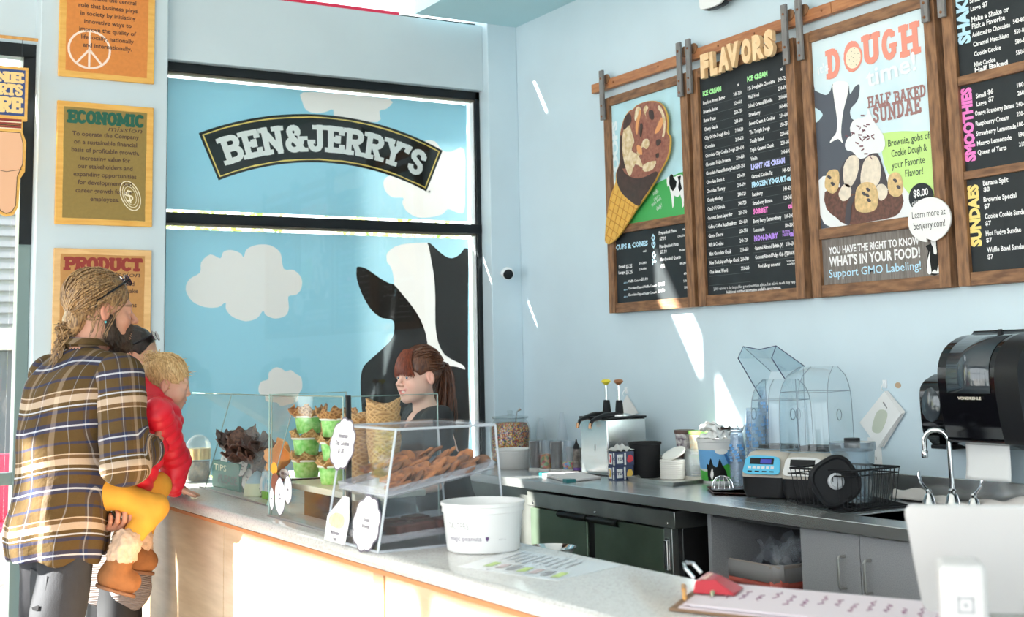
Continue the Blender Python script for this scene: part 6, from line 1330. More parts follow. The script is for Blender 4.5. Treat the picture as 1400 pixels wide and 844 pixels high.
conestack(458, 567, 4.30, 5, .026, 'the left stack of waffle cones beside the green cups', 'left stack of waffle cones', .048)
# ------------------------------------------------------------------ dipped treats behind the slanted guard
tp_ = thing('treat_riser', 'low clear riser behind the slanted guard holding dipped waffle treats', 'riser', (1.83,5.2,ZQ))
obj('riser_box', MB().box((1.80,4.72,ZQ+.001),(1.91,5.62,ZQ+.05)), glassy('riser acrylic', (.9,.92,.93), 1.2, .05, .2), tp_)
rgt = np.random.default_rng(4)
spots = [(318,606,.07,0),(336,600,.075,1),(352,606,.07,0),(327,620,.065,1),(345,622,.065,1),(361,612,.06,0),(310,598,.05,0),(356,626,.055,1)]
yy = [5.42,5.28,5.14,5.32,5.18,5.06,5.50,5.10]
for k, ((px, py, r, ty), y0) in enumerate(zip(spots, yy)):
    q = P(px, py, 1, y0); wafbowl(Vector((min(q.x,1.9), y0, q.z-.03)), 40+k, M_CHOCN if ty else M_CHOC, ['leftmost','upper middle','upper right','lower left','nutty lower middle','far right','smallest far left','nutty lower right'][k]+' chocolate dipped waffle bowl in the heap', 'dipped waffle bowls in the heap', r=r*.92, h=.05, tilt=(rgt.uniform(-.35,.35), rgt.uniform(-.45,.1), 0))
q = P(355, 622, 1, 4.95); wafbowl(Vector((1.86,4.95,q.z-.03)), 60, mat('orange dipped waffle', (.85,.36,.10), .45, bump=.4, bscale=60), 'orange candy dipped waffle bowl beside the dark heap', None, r=.06, h=.06, tilt=(0,-1.1,0.4))
# supports under the heap: clear round jars
for k, (x, y, h) in enumerate(((1.85,5.40,.12),(1.85,5.22,.12),(1.85,5.06,.10))):
    t = thing('treat_jar', ['left','middle','right'][k]+' dark jar of sweets under the dipped waffle heap', 'jar', (x,y,ZQ+.051))
    obj('jar', MB().lathe([(.036,0),(.042,.01),(.044,h-.02),(.038,h)], (x,y,ZQ+.051), 20), M_CLR, t); obj('sweets', MB().lathe([(.034,.003),(.039,.012),(.040,h-.03),(0,h-.02)], (x,y,ZQ+.051), 18), [M_CHIP, M_CHOCN, M_GUM][k], t)
# clear bell shade left part with bright gold band, bags
t = thing('gold_band_jar', 'clear jar with a gold band at the far left behind the slanted guard', 'jar', (1.82,5.98,ZQ))
q = Vector((1.82,5.98,ZQ)); obj('jar', MB().lathe([(.05,0),(.055,.01),(.055,.17),(.045,.19),(.02,.21),(0,.212)], q, 22), M_CLR, t); obj('gold_band', MB().lathe([(.0565,.10),(.0565,.15)], q, 22), mat('gold band', (.70,.50,.22), .25, .7), t); obj('contents', MB().lathe([(.046,.005),(.050,.014),(.050,.09),(0,.095)], q, 18), mat('mixed nuts', (.30,.20,.10), .6, noise=.7, nscale=70, bump=.8, bscale=60), t)
# tip tub: teal box with hand lettering
gq = [P(290,641,0,1.79), P(327,650,0,1.79), P(323,681,0,1.79), P(285,672,0,1.79)]
ya_, yb__ = gq[0].y, gq[1].y
t = thing('teal_box', 'see through teal plastic box with hand lettering just behind the slanted guard', 'box', (1.80,(ya_+yb__)/2,ZQ))
zt_ = ZQ+.115; obj('box', MB().box((1.79,yb__,ZQ+.001),(1.845,ya_,zt_)), mat('teal plastic', (.02,.22,.17), .25, trans=.3), t, bevel=.003)
mb = MB(); F = ((1.7893,0,0),)+BF[1:]; letter(mb, 'TIPS', F, -ya_+.03, ZQ+.075, .026, w=.17, bold=.01, m=0, t=.0003); letter(mb, 'PLEASE', F, -ya_+.09, ZQ+.026, .034, w=.25, bold=.02, m=1, t=.0003)
obj('hand_lettering', mb, [mat('cream pen', (.75,.80,.60), .6), mat('dark pen', (.01,.05,.05), .6)], t, smooth=False, fixn=False)
# cloud shaped cards leaning inside the slanted guard and on the case
M_CARD = mat('white card', (.84,.82,.82), .6); M_CARDB = mat('card dark outline', (.12,.10,.14), .6)
def cloudcard(c, X, Y, rx, ry, lines, lab, sz, name='cloud_label', lobes=9, amp=.10):
    X = Vector(X).normalized(); Y = Vector(Y).normalized(); N_ = X.cross(Y).normalized()
    if N_.dot(Vector((0,0,CAMH))-Vector(c)) < 0: N_ = -N_
    def blob(s): return [(rx*s*(1+amp*abs(math.sin(a*lobes/2)))*math.cos(a), ry*s*(1+amp*abs(math.sin(a*lobes/2)))*math.sin(a)) for a in np.linspace(0, 2*math.pi, 55)[:-1]]
    t = thing(name, lab, 'label', tuple(c)); c = Vector(c)
    obj('card', MB().prism(blob(1), (c,X,Y,N_), .0010), M_CARDB, t); obj('card_face', MB().prism(blob(.93), (c+N_*.0012,X,Y,N_), .0003), M_CARD, t)
    mb = MB(); n = len(lines)
    for i, l in enumerate(lines): letter(mb, l, (c+N_*.0019,X,Y,N_), 0, ((n-1)/2-i)*sz*1.6-sz*.35, sz, align='c', bold=.03, w=min(rx*1.45, .55*sz*len(l)*1.2))
    obj('lettering', mb, M_CARDB, t, smooth=False, fixn=False); return t
GX = Vector((0,-1,0)); GYs = Vector((lean,0,.405)).normalized()
for k, (px, py, rx, ry, ln, lab) in enumerate(((307,628,.045,.036,['Dipped','Waffle','Cone'],'small cloud label left of the dark jars behind the slanted guard'),(332,638,.055,.040,['Fudge','Dipped','Bowl'],'middle small cloud label in front of the dipped heap'),(338,655,.055,.042,['Choco','Dip'],'lower small cloud label above the cream tub'),(361,657,.040,.045,['Candy','Cup'],'tall narrow label at the right end of the slanted guard'))):
    q = P(px, py, 0, 1.800); cloudcard((q.x, q.y, q.z), GX, Vector((.25,0,1)), rx, ry, ln, lab, .0085)
q = P(345,684,2,ZQ); q = Vector((1.80,5.12,ZQ)); t = thing('cream_tub', 'squat cream coloured tub with a blue band at the foot of the slanted guard', 'tub', tuple(q))
obj('tub', MB().lathe([(.052,0),(.055,.005),(.048,.05),(.046,.052),(0,.052)], q, 24), mat('cream tub plastic', (.66,.68,.45), .5), t); obj('blue_top', MB().lathe([(.047,.05),(.03,.075),(.012,.095),(0,.10)], q, 20), mat('blue grey top', (.35,.52,.62), .5), t)
q = Vector((1.80,4.98,ZQ)); t = thing('mini_carton', 'upright white and blue printed carton beside the cream tub', 'carton', tuple(q))
obj('carton', MB().box((q.x-.02,q.y-.03,ZQ+.001),(q.x+.02,q.y+.03,ZQ+.105)), mat('carton white blue print', (.78,.80,.82), .5, noise=.6, nscale=30, col2=(.20,.55,.75)), t, bevel=.002); obj('green_foot_print', MB().box((q.x-.0206,q.y-.0306,ZQ+.001),(q.x+.0206,q.y+.0306,ZQ+.03)), mat('carton green', (.25,.60,.10), .5), t)
# candy orange and brown ovals + cow labels hung on the square guard (left end)
for k, (px, py, rx, ry, col, lab) in enumerate(((375,641,.030,.022,(.90,.36,.04),'orange oval sticker on the square guard'),(376.5,662,.040,.038,(.20,.075,.05),'brown oval sticker under the orange one'))):
    q = P(px, py, 0, g0.x-.0015); o = obj('oval_sticker', MB().prism(circle(0,0,rx,ry), (q,GX,up,(-1,0,0)), .001), mat('sticker %d' % k, col, .4)); tag(o, lab, 'sticker')
for k, (px, py, rx, ry, ln, lab) in enumerate(((372,682,.022,.038,['Moo'],'narrow left cow spotted label low on the square guard'),(383,679,.048,.062,['Moo','Treat'],'middle cow spotted label low on the square guard'),(394,670,.036,.046,['Milk'],'right cow spotted label low on the square guard'))):
    q = P(px, py, 0, g0.x-.0018-.002*k); cloudcard((q.x, q.y, q.z), GX, up, rx, ry, ln, lab, .008, 'cow_label', 6, .06)
q = P(389,648,0,g0.x+.03); cloudcard((q.x,q.y,q.z), GX, up, .045, .018, ['Waffle Bowl'], 'wide white price label hanging inside the square guard', .010, 'price_label', 5, .04)
# ------------------------------------------------------------------ acrylic pastry case
M_ACR = glassy('case acrylic', (.96,.965,.975), .5, .03, .012, (.8,.83,.88)); M_ACE = mat('acrylic edge', (.60,.64,.70), .15); M_ACE.node_tree.nodes['Principled BSDF'].inputs['Alpha'].default_value = .75
y0, y1 = 3.33, 3.70; pA = P(541.6,589,1,y0); pB = P(677,580,1,y0); zt_ = (pA.z+pB.z)/2; xc_ = P(515.5,757,2,ZQ).x+.002
FB0, FB1 = Vector((xc_,y0,ZQ+.003)), Vector((xc_,y1,ZQ+.003)); FT0, FT1 = Vector((pA.x,y0,zt_)), Vector((pA.x,y1,zt_)); xk = P(690,700,1,y0).x; BB0, BB1 = Vector((xk,y0,ZQ+.003)), Vector((xk,y1,ZQ+.003)); BT0, BT1 = Vector((pB.x,y0,zt_)), Vector((pB.x,y1,zt_)); zs0, zs1 = P(534,683,1,y0).z, P(682,642,1,y0).z
t = thing('pastry_case', 'clear acrylic pastry case with a sloped front and two shelves', 'display case', (1.69,3.55,ZQ))
def sheet(name, q, th=.004, m=None):
    q = [Vector(p) for p in q]; n = (q[1]-q[0]).cross(q[3]-q[0]).normalized()*th; return obj(name, MB().add(q+[p+n for p in q], [(0,1,2,3),(4,5,6,7),(0,1,5,4),(1,2,6,5),(2,3,7,6),(3,0,4,7)]), m or M_ACR, t, smooth=False)
sheet('front_sheet', [FB0,FB1,FT1,FT0]); sheet('side_sheet', [FB0,FT0,BT0,BB0]); sheet('side_sheet', [FB1,FT1,BT1,BB1]); sheet('top_sheet', [FT0,FT1,BT1,BT0]); sheet('base_sheet', [FB0,FB1,BB1,BB0])
mb = MB()
for a, b in ((FB0,FT0),(FB1,FT1),(BB0,BT0),(BB1,BT1),(FT0,FT1),(FT0,BT0),(FT1,BT1),(BT0,BT1),(FB0,FB1),(FB0,BB0),(BB0,BB1),(FB1,BB1)): mb.tube([a, b], .0038, 5)
obj('case_edges', mb, M_ACE, t)
obj('lift_lid', MB().box((pA.x+.14,y0+.03,zt_+.004),(pB.x+.005,y1-.03,zt_+.010)), M_ACR, t, bevel=.002)
def tray(zf, zb_, h, m_, d0=.012, yA=y0+.012, yB=y1-.012):
    xa = FB0.x+(FT0.x-FB0.x)*(zf-ZQ)/(zt_-ZQ)+.006; xb_ = pB.x+.004; q = [Vector((xa,yA,zf)),Vector((xa,yB,zf)),Vector((xb_,yB,zb_)),Vector((xb_,yA,zb_))]
    c = sum(q,Vector())/4; mb = MB(); rr = lambda s, dz: [c+(p-c)*s+up*dz for p in q]; loft([rr(.97,0),rr(1.0,h),rr(.985,h),rr(.95,.004)], mb=mb); mb.add(rr(.95,.003), [(0,1,2,3)]); return obj('shelf_tray', mb, m_, t), q
M_TRAY = glassy('milky tray acrylic', (.90,.91,.94), .8, .08, .22, (.86,.86,.90))
tr1, q1 = tray(zs0,zs1,.026,M_TRAY); tr2, q2 = tray(ZQ+.022,ZQ+.042,.020,M_TRAY)
obj('paper_liner', MB().add([p+up*.006 for p in q1], [(0,1,2,3)]), M_PAPER, tr1, smooth=False)
# cookies leaning in rows
def cookie(seed, r=.040, th=.009, m=None):
    rg = np.random.default_rng(seed); n = 22; w = 1+.05*np.sin(3*np.arange(n)/n*6.28+rg.uniform(0,6))+.03*rg.normal(size=n); v = []
    for z, s in ((0,.88),(th*.3,1.0),(th*.75,.97),(th,.80)): v += [(r*s*w[j]*math.cos(2*math.pi*j/n), r*s*w[j]*math.sin(2*math.pi*j/n), z+.0012*rg.normal()) for j in range(n)]
    v.append((0,0,th*1.1)); f = [(i*n+j,i*n+(j+1)%n,(i+1)*n+(j+1)%n,(i+1)*n+j) for i in range(3) for j in range(n)]+[tuple(range(n))[::-1]]+[(3*n+j,3*n+(j+1)%n,4*n) for j in range(n)]
    return MB().add(v, f)
M_COOK = mat('baked cookie', (.36,.13,.04), .7, noise=.75, nscale=38, col2=(.11,.032,.012), bump=.9, bscale=60)
nt_ = M_COOK.node_tree; oi = nt_.nodes.new('ShaderNodeObjectInfo'); hs_ = nt_.nodes.new('ShaderNodeHueSaturation'); mr_ = nt_.nodes.new('ShaderNodeMapRange'); mr_.inputs[3].default_value = .55; mr_.inputs[4].default_value = 1.9
nt_.links.new(oi.outputs['Random'], mr_.inputs[0]); nt_.links.new(mr_.outputs[0], hs_.inputs['Value']); rr0 = [n for n in nt_.nodes if n.type == 'VALTORGB'][0]; nt_.links.new(rr0.outputs[0], hs_.inputs['Color']); nt_.links.new(hs_.outputs[0], nt_.nodes['Principled BSDF'].inputs['Base Color'])
M_BROWN = mat('fudge brownie', (.12,.045,.035), .6, noise=.5, nscale=50, bump=.9, bscale=50)
cmesh = [obj('cookie', cookie(k), M_COOK, None, local=True) for k in range(4)]; nn_ = 0
U = (q1[3]-q1[0]); 
for row, (yy_, n, s0) in enumerate(((y0+.07,10,.20),(y0+.16,9,.26),(y0+.26,8,.30),(y0+.36,7,.35))):
    for k in range(n):
        s = s0+(.93-s0)*k/(n-1) if row else .16+.78*k/(n-1); o = cmesh[nn_] if nn_ < 4 else cmesh[nn_%4].copy()
        if nn_ >= 4: COL.objects.link(o)
        o.location = Vector((q1[0].x+U.x*s, yy_+random.uniform(-.02,.02), zs0+(zs1-zs0)*s+.016+.006*row)); o.rotation_euler = (random.uniform(-.15,.15), -.60+random.uniform(-.28,.25) if k else -.25, random.uniform(-3,3)*.3); o.scale = (1,1,1)
        rn = ('row nearest the camera','second row','third row','farthest row')[row]; pos = 'at the front end of the ' if k == 0 else ('at the back end of the ' if k == n-1 else 'inside the ')
        tag(o, 'flat brown cookie '+pos+rn+', upper shelf', 'cookie', 'cookies on the upper shelf'); nn_ += 1
for k, (x, y, a) in enumerate(((1.62,3.40,.1),(1.69,3.41,-.1),(1.755,3.40,.15),(1.64,3.50,-.05),(1.72,3.51,.1))):
    o = obj('brownie', MB().box((-.032,-.035,0),(.032,.035,.032)), M_BROWN, None, local=True, bevel=.005, seg=2); o.location = (x,y,ZQ+.022+.02*((x-1.53)/.35)+.006); o.rotation_euler = (0,-.05,a)
    tag(o, ['dark brownie square nearest the front glass, lower shelf','second dark brownie from the front in the near row','third dark brownie from the front in the near row','front brownie in the second row','back brownie in the second row'][k], 'brownie', 'brownies on the lower shelf')
FN = (FT0-FB0).normalized(); 
def onfront(px, py): # pixel on the sloped front sheet
    d = P(px, py, 0, 1.5)-Vector((0,0,CAMH)); n = (FB1-FB0).cross(FT0-FB0).normalized(); tt = (FB0-Vector((0,0,CAMH))).dot(n)/d.dot(n); q = Vector((0,0,CAMH))+d*tt; return q-Vector((.004,0,0))
c = onfront(470,607); cloudcard(c, GX, FN, .088, .074, ['Homemade','Chip Cookies','$1.00'], 'cloud shaped white cookie label high on the pastry case front', .014)
c = onfront(503,716); cloudcard(c, GX, FN, .086, .074, ['Double','Brownie'], 'cloud shaped label low on the right of the pastry case front', .011)
q = onfront(463,713); t2 = thing('marshmallow_label', 'upright white label with a tan treat picture low on the pastry case front', 'label', tuple(q)); nrm = (GX.cross(FN)).normalized(); nrm = nrm if nrm.x < 0 else -nrm
obj('card', MB().prism([(-.075,-.060),(.080,-.060),(.085,.010),(.060,.074),(.016,.074),(-.078,.010)], (q,GX,FN,nrm), .001), M_CARD, t2)
obj('treat_picture', MB().prism(smooth_poly([(-.055,-.012),(-.060,.008),(-.020,.024),(.032,.022),(.055,.006),(.044,-.014),(0,-.02)],3), (q+nrm*.0012,GX,FN,nrm), 0), mat('tan treat print', (.78,.62,.40), .5, noise=.3, nscale=60), t2, smooth=False)
mb = MB(); letter(mb, 'Marshmallow', (q+nrm*.0014,GX,FN,nrm), 0, -.038, .011, align='c', w=.068, bold=.03); letter(mb, 'Treat', (q+nrm*.0014,GX,FN,nrm), 0, -.055, .011, align='c', w=.03, bold=.03); obj('lettering', mb, M_CARDB, t2, smooth=False, fixn=False)
# ------------------------------------------------------------------ tasters tub
q = P(661,752,2,ZQ); q = Vector((q.x, q.y, ZQ+.001)); t = tub('tasters_tub', q, .100, .113, .132, 'big round white tub with TASTERS written in marker', lip=.004, n=56)
mb = MB()
def onround(s, ang, z, h, w, m=0, bold=-.01):
    v, f = text_geo(s, bold, 2); x0_ = min(a[0] for a in v); x1_ = max(a[0] for a in v); a_c = math.atan2(-q.y,-q.x)+ang
    out = []
    for a in v: b = z+a[1]*h/.7; r_ = .1005+(.1115-.1005)*(b/.132)+.0012; an = a_c+((a[0]-x0_)/(x1_-x0_)*w)/r_; out.append((q.x+r_*math.cos(an), q.y+r_*math.sin(an), q.z+b))
    mb.add(out, f, m)
onround('TASTERS', -1.02, .066, .017, .070); onround('magic peanuts', -1.0, .036, .013, .100, 1); onround('\u2665', .06, .036, .009, .009, 1, .0); onround('MAY 16', .42, .036, .004, .020, 0)
obj('marker_writing', mb, [mat('grey marker', (.25,.24,.25), .6), mat('purple marker', (.10,.04,.14), .6)], t, smooth=False, fixn=False)
# laminated menu sheet
M_LAMI = mat('laminated sheet', (.74,.74,.75), .12, coat=.5); a, b, c, d = [P(px, py, 2, ZQ+.001) for px, py in ((702,752),(852,773.5),(762,794),(626,775))]
t = thing('menu_sheet', 'laminated white menu sheet lying flat beside the tasters tub', 'sheet', tuple((a+c)/2)); obj('sheet', MB().add([a,b,c,d,a-up*.0008,b-up*.0008,c-up*.0008,d-up*.0008],[(0,1,2,3),(4,5,6,7),(0,1,5,4),(1,2,6,5),(2,3,7,6),(3,0,4,7)]), M_LAMI, t, smooth=False)
uu = (b-a); vv = (d-a); F = lambda s, r_: a+uu*s+vv*r_+up*.0008; mb = MB()
for i in range(9):
    s = .12+.07*i; L0 = .05+.02*(i%3); L1 = .44+.03*(i%4); mb.add([F(s,L0),F(s+.018,L0),F(s+.018,L1),F(s,L1)], [(0,1,2,3)], 0)
for k in range(7): s = .14+.1*k; mb.add([F(s,.62+.03*(k%2)),F(s+.06,.60),F(s+.07,.80),F(s+.01,.84)], [(0,1,2,3)], 1+k%3)
obj('print', mb, [mat('faint menu ink', (.42,.44,.48), .5), mat('lime print', (.55,.70,.25), .5), mat('pink grey print', (.60,.48,.48), .5), mat('dark cow print', (.30,.30,.32), .5)], t, smooth=False, fixn=False)['kind'] = 'stuff'
# clipboard with pink papers, red clip and pens (out of focus)
M_CLIPB = mat('brown hardboard', (.23,.13,.07), .6); a = P(914,834,2,ZQ+.004); b = P(985,806,2,ZQ+.004)
ca, cb2 = Vector((1.60,2.40,ZQ+.002)), None
t = thing('clipboard', 'brown clipboard full of pinkish papers lying at the near end of the counter', 'clipboard', (1.8,2.2,ZQ))
u = Vector((.34,.27,0)).normalized(); v = Vector((.40,-.92,0)).normalized(); o_ = Vector((a.x,a.y,ZQ+.002))
cp = lambda s, r_, z: o_+u*s+v*r_+up*z
def slabq(s0, s1, r0, r1, z0, z1): p = [cp(s0,r0,0),cp(s1,r0,0),cp(s1,r1,0),cp(s0,r1,0)]; return MB().add([x+up*z0 for x in p]+[x+up*z1 for x in p], [(0,1,2,3),(4,5,6,7),(0,1,5,4),(1,2,6,5),(2,3,7,6),(3,0,4,7)])
obj('board', slabq(0,.30,0,.62,0,.005), M_CLIPB, t, bevel=.001)
for k, (s0, r0, ss) in enumerate(((.01,.02,.002),(.025,.045,.005),(.02,.03,.008))): obj('paper', slabq(s0,.285+.004*k,r0,.60-.01*k,.005+ss-.002,.005+ss), [mat('pinkish paper', (.72,.62,.66), .8), mat('white lined paper', (.74,.72,.74), .8), mat('pinkish paper', (1,1,1))][k], t, smooth=False)
mb = MB()
for k in range(14): 
    r0 = .10+.034*k; p = [cp(.07,r0,.0135),cp(.26-.03*(k%3),r0+.004,.0135),cp(.26-.03*(k%3),r0+.008,.0135),cp(.07,r0+.004,.0135)]; mb.tube([p[0].lerp(p[1], j_/12)+v*(.006*math.sin(j_*2.3+k)) for j_ in range(3+(k*5)%4, 12)], .0012, 3)
obj('writing', mb, mat('plum handwriting', (.25,.10,.18), .6), t, smooth=False, fixn=False)['kind'] = 'stuff'
cl_ = cp(.19,.02,.016); obj('red_clip', MB().add([cl_-u*.07+v*.005,cl_+u*.07+v*.005,cl_+u*.05+v*.10,cl_-u*.05+v*.10]+[x+up*.026 for x in (cl_-u*.065+v*.01,cl_+u*.065+v*.01,cl_+u*.03+v*.05,cl_-u*.03+v*.05)], [(0,1,2,3),(4,5,6,7),(0,1,5,4),(1,2,6,5),(2,3,7,6),(3,0,4,7)]), mat('red clip metal', (.55,.04,.06), .25, .2), t, bevel=.003)
obj('clip_wire', MB().tube([cl_-u*.035+up*.026,cl_-u*.035-v*.02+up*.045,cl_-u*.01-v*.03+up*.05,cl_+u*.01-v*.03+up*.05,cl_+u*.035-v*.02+up*.045,cl_+u*.035+up*.026], .0038, 8), M_CHROME, t)
obj('clip_lettering', MB().add([cl_-u*.04+up*.0265+v*.02,cl_+u*.04+up*.0265+v*.02,cl_+u*.04+up*.0265+v*.03,cl_-u*.04+up*.0265+v*.03],[(0,1,2,3)]), mat('clip pale mark', (.75,.45,.35), .4), t, smooth=False)
for k, (s0, r0, s1, r1, col, lab) in enumerate(((.03,.03,.17,-.01,(.80,.36,.06),'orange pen lying across the top corner of the clipboard'),(.10,.075,.27,.045,(.45,.50,.32),'olive green pen lying along the papers under the red clip'))):
    p0, p1 = cp(s0,r0,.020), cp(s1,r1,.020+.0*k); t2 = thing('pen', lab, 'pen', tuple(p0)); obj('barrel', MB().tube([p0,p0.lerp(p1,.1),p1], [.002,.0048,.0048], 10), mat('pen %d' % k, col, .35), t2); obj('pen_cap', MB().tube([p0.lerp(p1,.68),p1+ (p1-p0)*.02], [.0056,.0056], 10), mat('pen cap %d' % k, tuple(c*.6 for c in col), .3), t2)
# white card reader tablet on its stand
M_TAB = mat('glossy white tablet stand', (.60,.58,.58), .3, coat=.2)
XT = 1.74; tl, tr_ = P(1235,692,0,XT), P(1475,714,0,XT); t = thing('tablet_stand', 'white point of sale tablet seen from behind on its white stand', 'tablet stand', (1.9,1.6,ZQ))
# back of the tablet: leans away from the camera
fw_ = Vector((.70,.71,0)).normalized(); rt = Vector((fw_.y,-fw_.x,0)); up2 = (up*.92+fw_*-.39).normalized(); nb = rt.cross(up2); nb = nb if nb.dot(fw_) < 0 else -nb
O = P(1237,694,1,P(1237,694,0,XT).y); w_t, h_t = .275, .205
pl = []; 
r_ = .016
for cx2, cy2, a0_ in ((r_,-r_,90),(.02+r_*1.2,-h_t+r_,180),(w_t-.02-r_,-h_t+r_,270),(w_t-r_,-r_,0)):
    for i in range(6): a_ = math.radians(a0_+90*i/5); pl.append((cx2+r_*math.cos(a_), cy2+r_*math.sin(a_)))
obj('tablet_back', MB().prism(pl, (O, rt, up2, nb), -.012), M_TAB, t, bevel=.003)
sb = P(1283,772,0,XT-.10); so_ = sb; wS = .072
blk = MB(); d0 = so_; hS = so_.z-ZQ
v8 = [so_, so_+rt*wS, so_+rt*wS-up*hS, so_-up*hS]; back = [p+fw_*.10+up*.0 for p in v8]; blk.add(v8+back, [(0,1,2,3),(4,5,6,7),(0,1,5,4),(1,2,6,5),(2,3,7,6),(3,0,4,7)])
obj('stand_column', blk, M_TAB, t, bevel=.012, seg=4)
mb = MB(); cL = so_+rt*(wS*.52)-up*.062-fw_*.0010; F = (cL, rt, up, -fw_)
def ringq(s, w2):
    out = []
    for (a, b, c, d) in ((-s,-s,s,-s+w2),(-s,s-w2,s,s),(-s,-s,-s+w2,s),(s-w2,-s,s,s)): out.append([(a,b),(c,b),(c,d),(a,d)])
    return out
for q_ in ringq(.0125,.0035): mb.prism(q_, F, 0)
mb.prism([(-.0035,-.0035),(.0035,-.0035),(.0035,.0035),(-.0035,.0035)], F, 0); obj('square_mark', mb, mat('grey mark', (.40,.40,.42), .5), t, smooth=False)
obj('stand_foot', MB().box((so_.x-.01,so_.y-.06,ZQ),(so_.x+.16,so_.y+.14,ZQ+.012)), M_TAB, t, bevel=.004)

# ================================================================== people: surfaces grown from smooth-blended distance fields
def V3(*a): return np.array(a, float)
def d_cap(P_, a, b, ra, rb):
    a, b = np.asarray(a, float), np.asarray(b, float); ab = b-a; t = np.clip(((P_-a)@ab)/max(ab@ab, 1e-9), 0, 1)
    return np.linalg.norm(P_-a-t[:,None]*ab, axis=1)-(ra+(rb-ra)*t)
def d_ell(P_, c, r, R=None):
    q = P_-np.asarray(c, float)
    if R is not None: q = q@R
    r = np.asarray(r, float); k0 = np.linalg.norm(q/r, axis=1); k1 = np.linalg.norm(q/(r*r), axis=1); return k0*(k0-1)/np.maximum(k1, 1e-6)
def smin(a, b, k):
    h = np.clip(.5+.5*(b-a)/k, 0, 1); return b+(a-b)*h-k*h*(1-h)
def rotm(ax, deg):
    return np.array(Matrix.Rotation(math.radians(deg), 3, ax))
def field(prims):
    """prims: ('c',a,b,ra,rb,k) capsule, ('e',c,r,k[,R]) ellipsoid, '-' in front of the letter to carve"""
    def f(P_):
        d = np.full(len(P_), 9.)
        for p in prims:
            if p[0][-1] == 'c': q = d_cap(P_, p[1], p[2], p[3], p[4]); k = p[5]
            else: q = d_ell(P_, p[1], p[2], p[4] if len(p) > 4 else None); k = p[3]
            d = -smin(-d, q, k) if p[0][0] == '-' else smin(d, q, k)
        return d
    return f
def surface(f, lo, hi, h):
    """naive surface nets, evaluated finely only near the surface"""
    B = 4; lo = np.asarray(lo, float); n = (np.ceil((np.asarray(hi)-lo)/(h*B)).astype(int))*B+1
    ax = [lo[i]+h*np.arange(n[i]) for i in range(3)]; cx = [a[::B] for a in ax]
    G = np.stack(np.meshgrid(*cx, indexing='ij'), -1); cn = G.shape[:3]; C = f(G.reshape(-1,3)).reshape(cn)
    A = np.abs(C) < h*B*1.8; act = np.zeros([c-1 for c in cn], bool)
    for i in (0,1):
        for j in (0,1):
            for k in (0,1): act |= A[i:cn[0]-1+i, j:cn[1]-1+j, k:cn[2]-1+k]
    D = np.repeat(np.repeat(np.repeat(C[:-1,:-1,:-1], B, 0), B, 1), B, 2); D = np.pad(D, ((0,1),)*3, mode='edge')
    M = np.repeat(np.repeat(np.repeat(act, B, 0), B, 1), B, 2); M2 = np.zeros(D.shape, bool)
    for i in (0,1):
        for j in (0,1):
            for k in (0,1): M2[i:i+M.shape[0], j:j+M.shape[1], k:k+M.shape[2]] |= M
    idx = np.argwhere(M2); D[M2] = f(lo+idx*h)
    Sg = D < 0; nx, ny, nz = [s-1 for s in D.shape]; acc = np.zeros((nx,ny,nz,3)); cnt = np.zeros((nx,ny,nz))
    cor = [(i,j,k) for i in (0,1) for j in (0,1) for k in (0,1)]; sl = lambda A_, c: A_[c[0]:c[0]+nx, c[1]:c[1]+ny, c[2]:c[2]+nz]
    inn = sum(sl(Sg, c).astype(int) for c in cor); cell = (inn > 0) & (inn < 8)
    for c in cor:
        for a in range(3):
            if c[a] == 0:
                c2 = list(c); c2[a] = 1; d0, d1 = sl(D, c)[cell], sl(D, c2)[cell]; x = (d0 < 0) != (d1 < 0); t = np.where(x, d0/np.where(np.abs(d0-d1) < 1e-12, 1, d0-d1), 0)
                p = np.tile(np.array(c, float), (len(d0),1)); p[:,a] += t; tmp = acc[cell]; tmp += p*x[:,None]; acc[cell] = tmp; cnt[cell] += x
    ids = -np.ones((nx,ny,nz), int); ci = np.argwhere(cell); ids[cell] = np.arange(len(ci)); V = lo+h*(ci+acc[cell]/np.maximum(cnt[cell],1)[:,None]); F = []
    for a in range(3):
        b, c = [(1,2),(2,0),(0,1)][a]; s0 = [slice(1,-1)]*3; s1 = [slice(1,-1)]*3; s0[a] = slice(0,-1); s1[a] = slice(1,None)
        full = [slice(None)]*3; x = Sg[tuple([slice(0,-1) if q == a else slice(None) for q in range(3)])] != Sg[tuple([slice(1,None) if q == a else slice(None) for q in range(3)])]
        e = np.argwhere(x); e = e[(e[:,b] > 0) & (e[:,c] > 0) & (e[:,b] < D.shape[b]-1) & (e[:,c] < D.shape[c]-1)]
        if not len(e): continue
        def g(db, dc): q = e.copy(); q[:,b] -= db; q[:,c] -= dc; return ids[q[:,0],q[:,1],q[:,2]]
        quad = np.stack([g(1,1), g(0,1), g(0,0), g(1,0)], 1); fl = Sg[e[:,0],e[:,1],e[:,2]]; quad[~fl] = quad[~fl][:,::-1]; F.append(quad[(quad >= 0).all(1)])
    return V, np.concatenate(F)
def vmesh(name, V, F, mats, parent=None, col=None, uv=None, label=None):
    me = bpy.data.meshes.new(name); me.from_pydata([tuple(v) for v in V], [], [tuple(int(i) for i in f) for f in F])
    me.materials.append(mats)
    if col is not None:
        a = me.color_attributes.new('col', 'FLOAT_COLOR', 'POINT'); a.data.foreach_set('color', np.concatenate([np.clip(col,0,1), np.ones((len(V),1))],1).astype(np.float32).ravel())
    if uv is not None:
        a = me.attributes.new('plaid', 'FLOAT_VECTOR', 'POINT'); a.data.foreach_set('vector', np.concatenate([uv, np.zeros((len(V),1))],1).astype(np.float32).ravel())
    me.shade_smooth(); o = bpy.data.objects.new(name, me); link(o, parent); WL[o.name] = Vector((0,0,0))
    if label: o['label'] = label
    return o
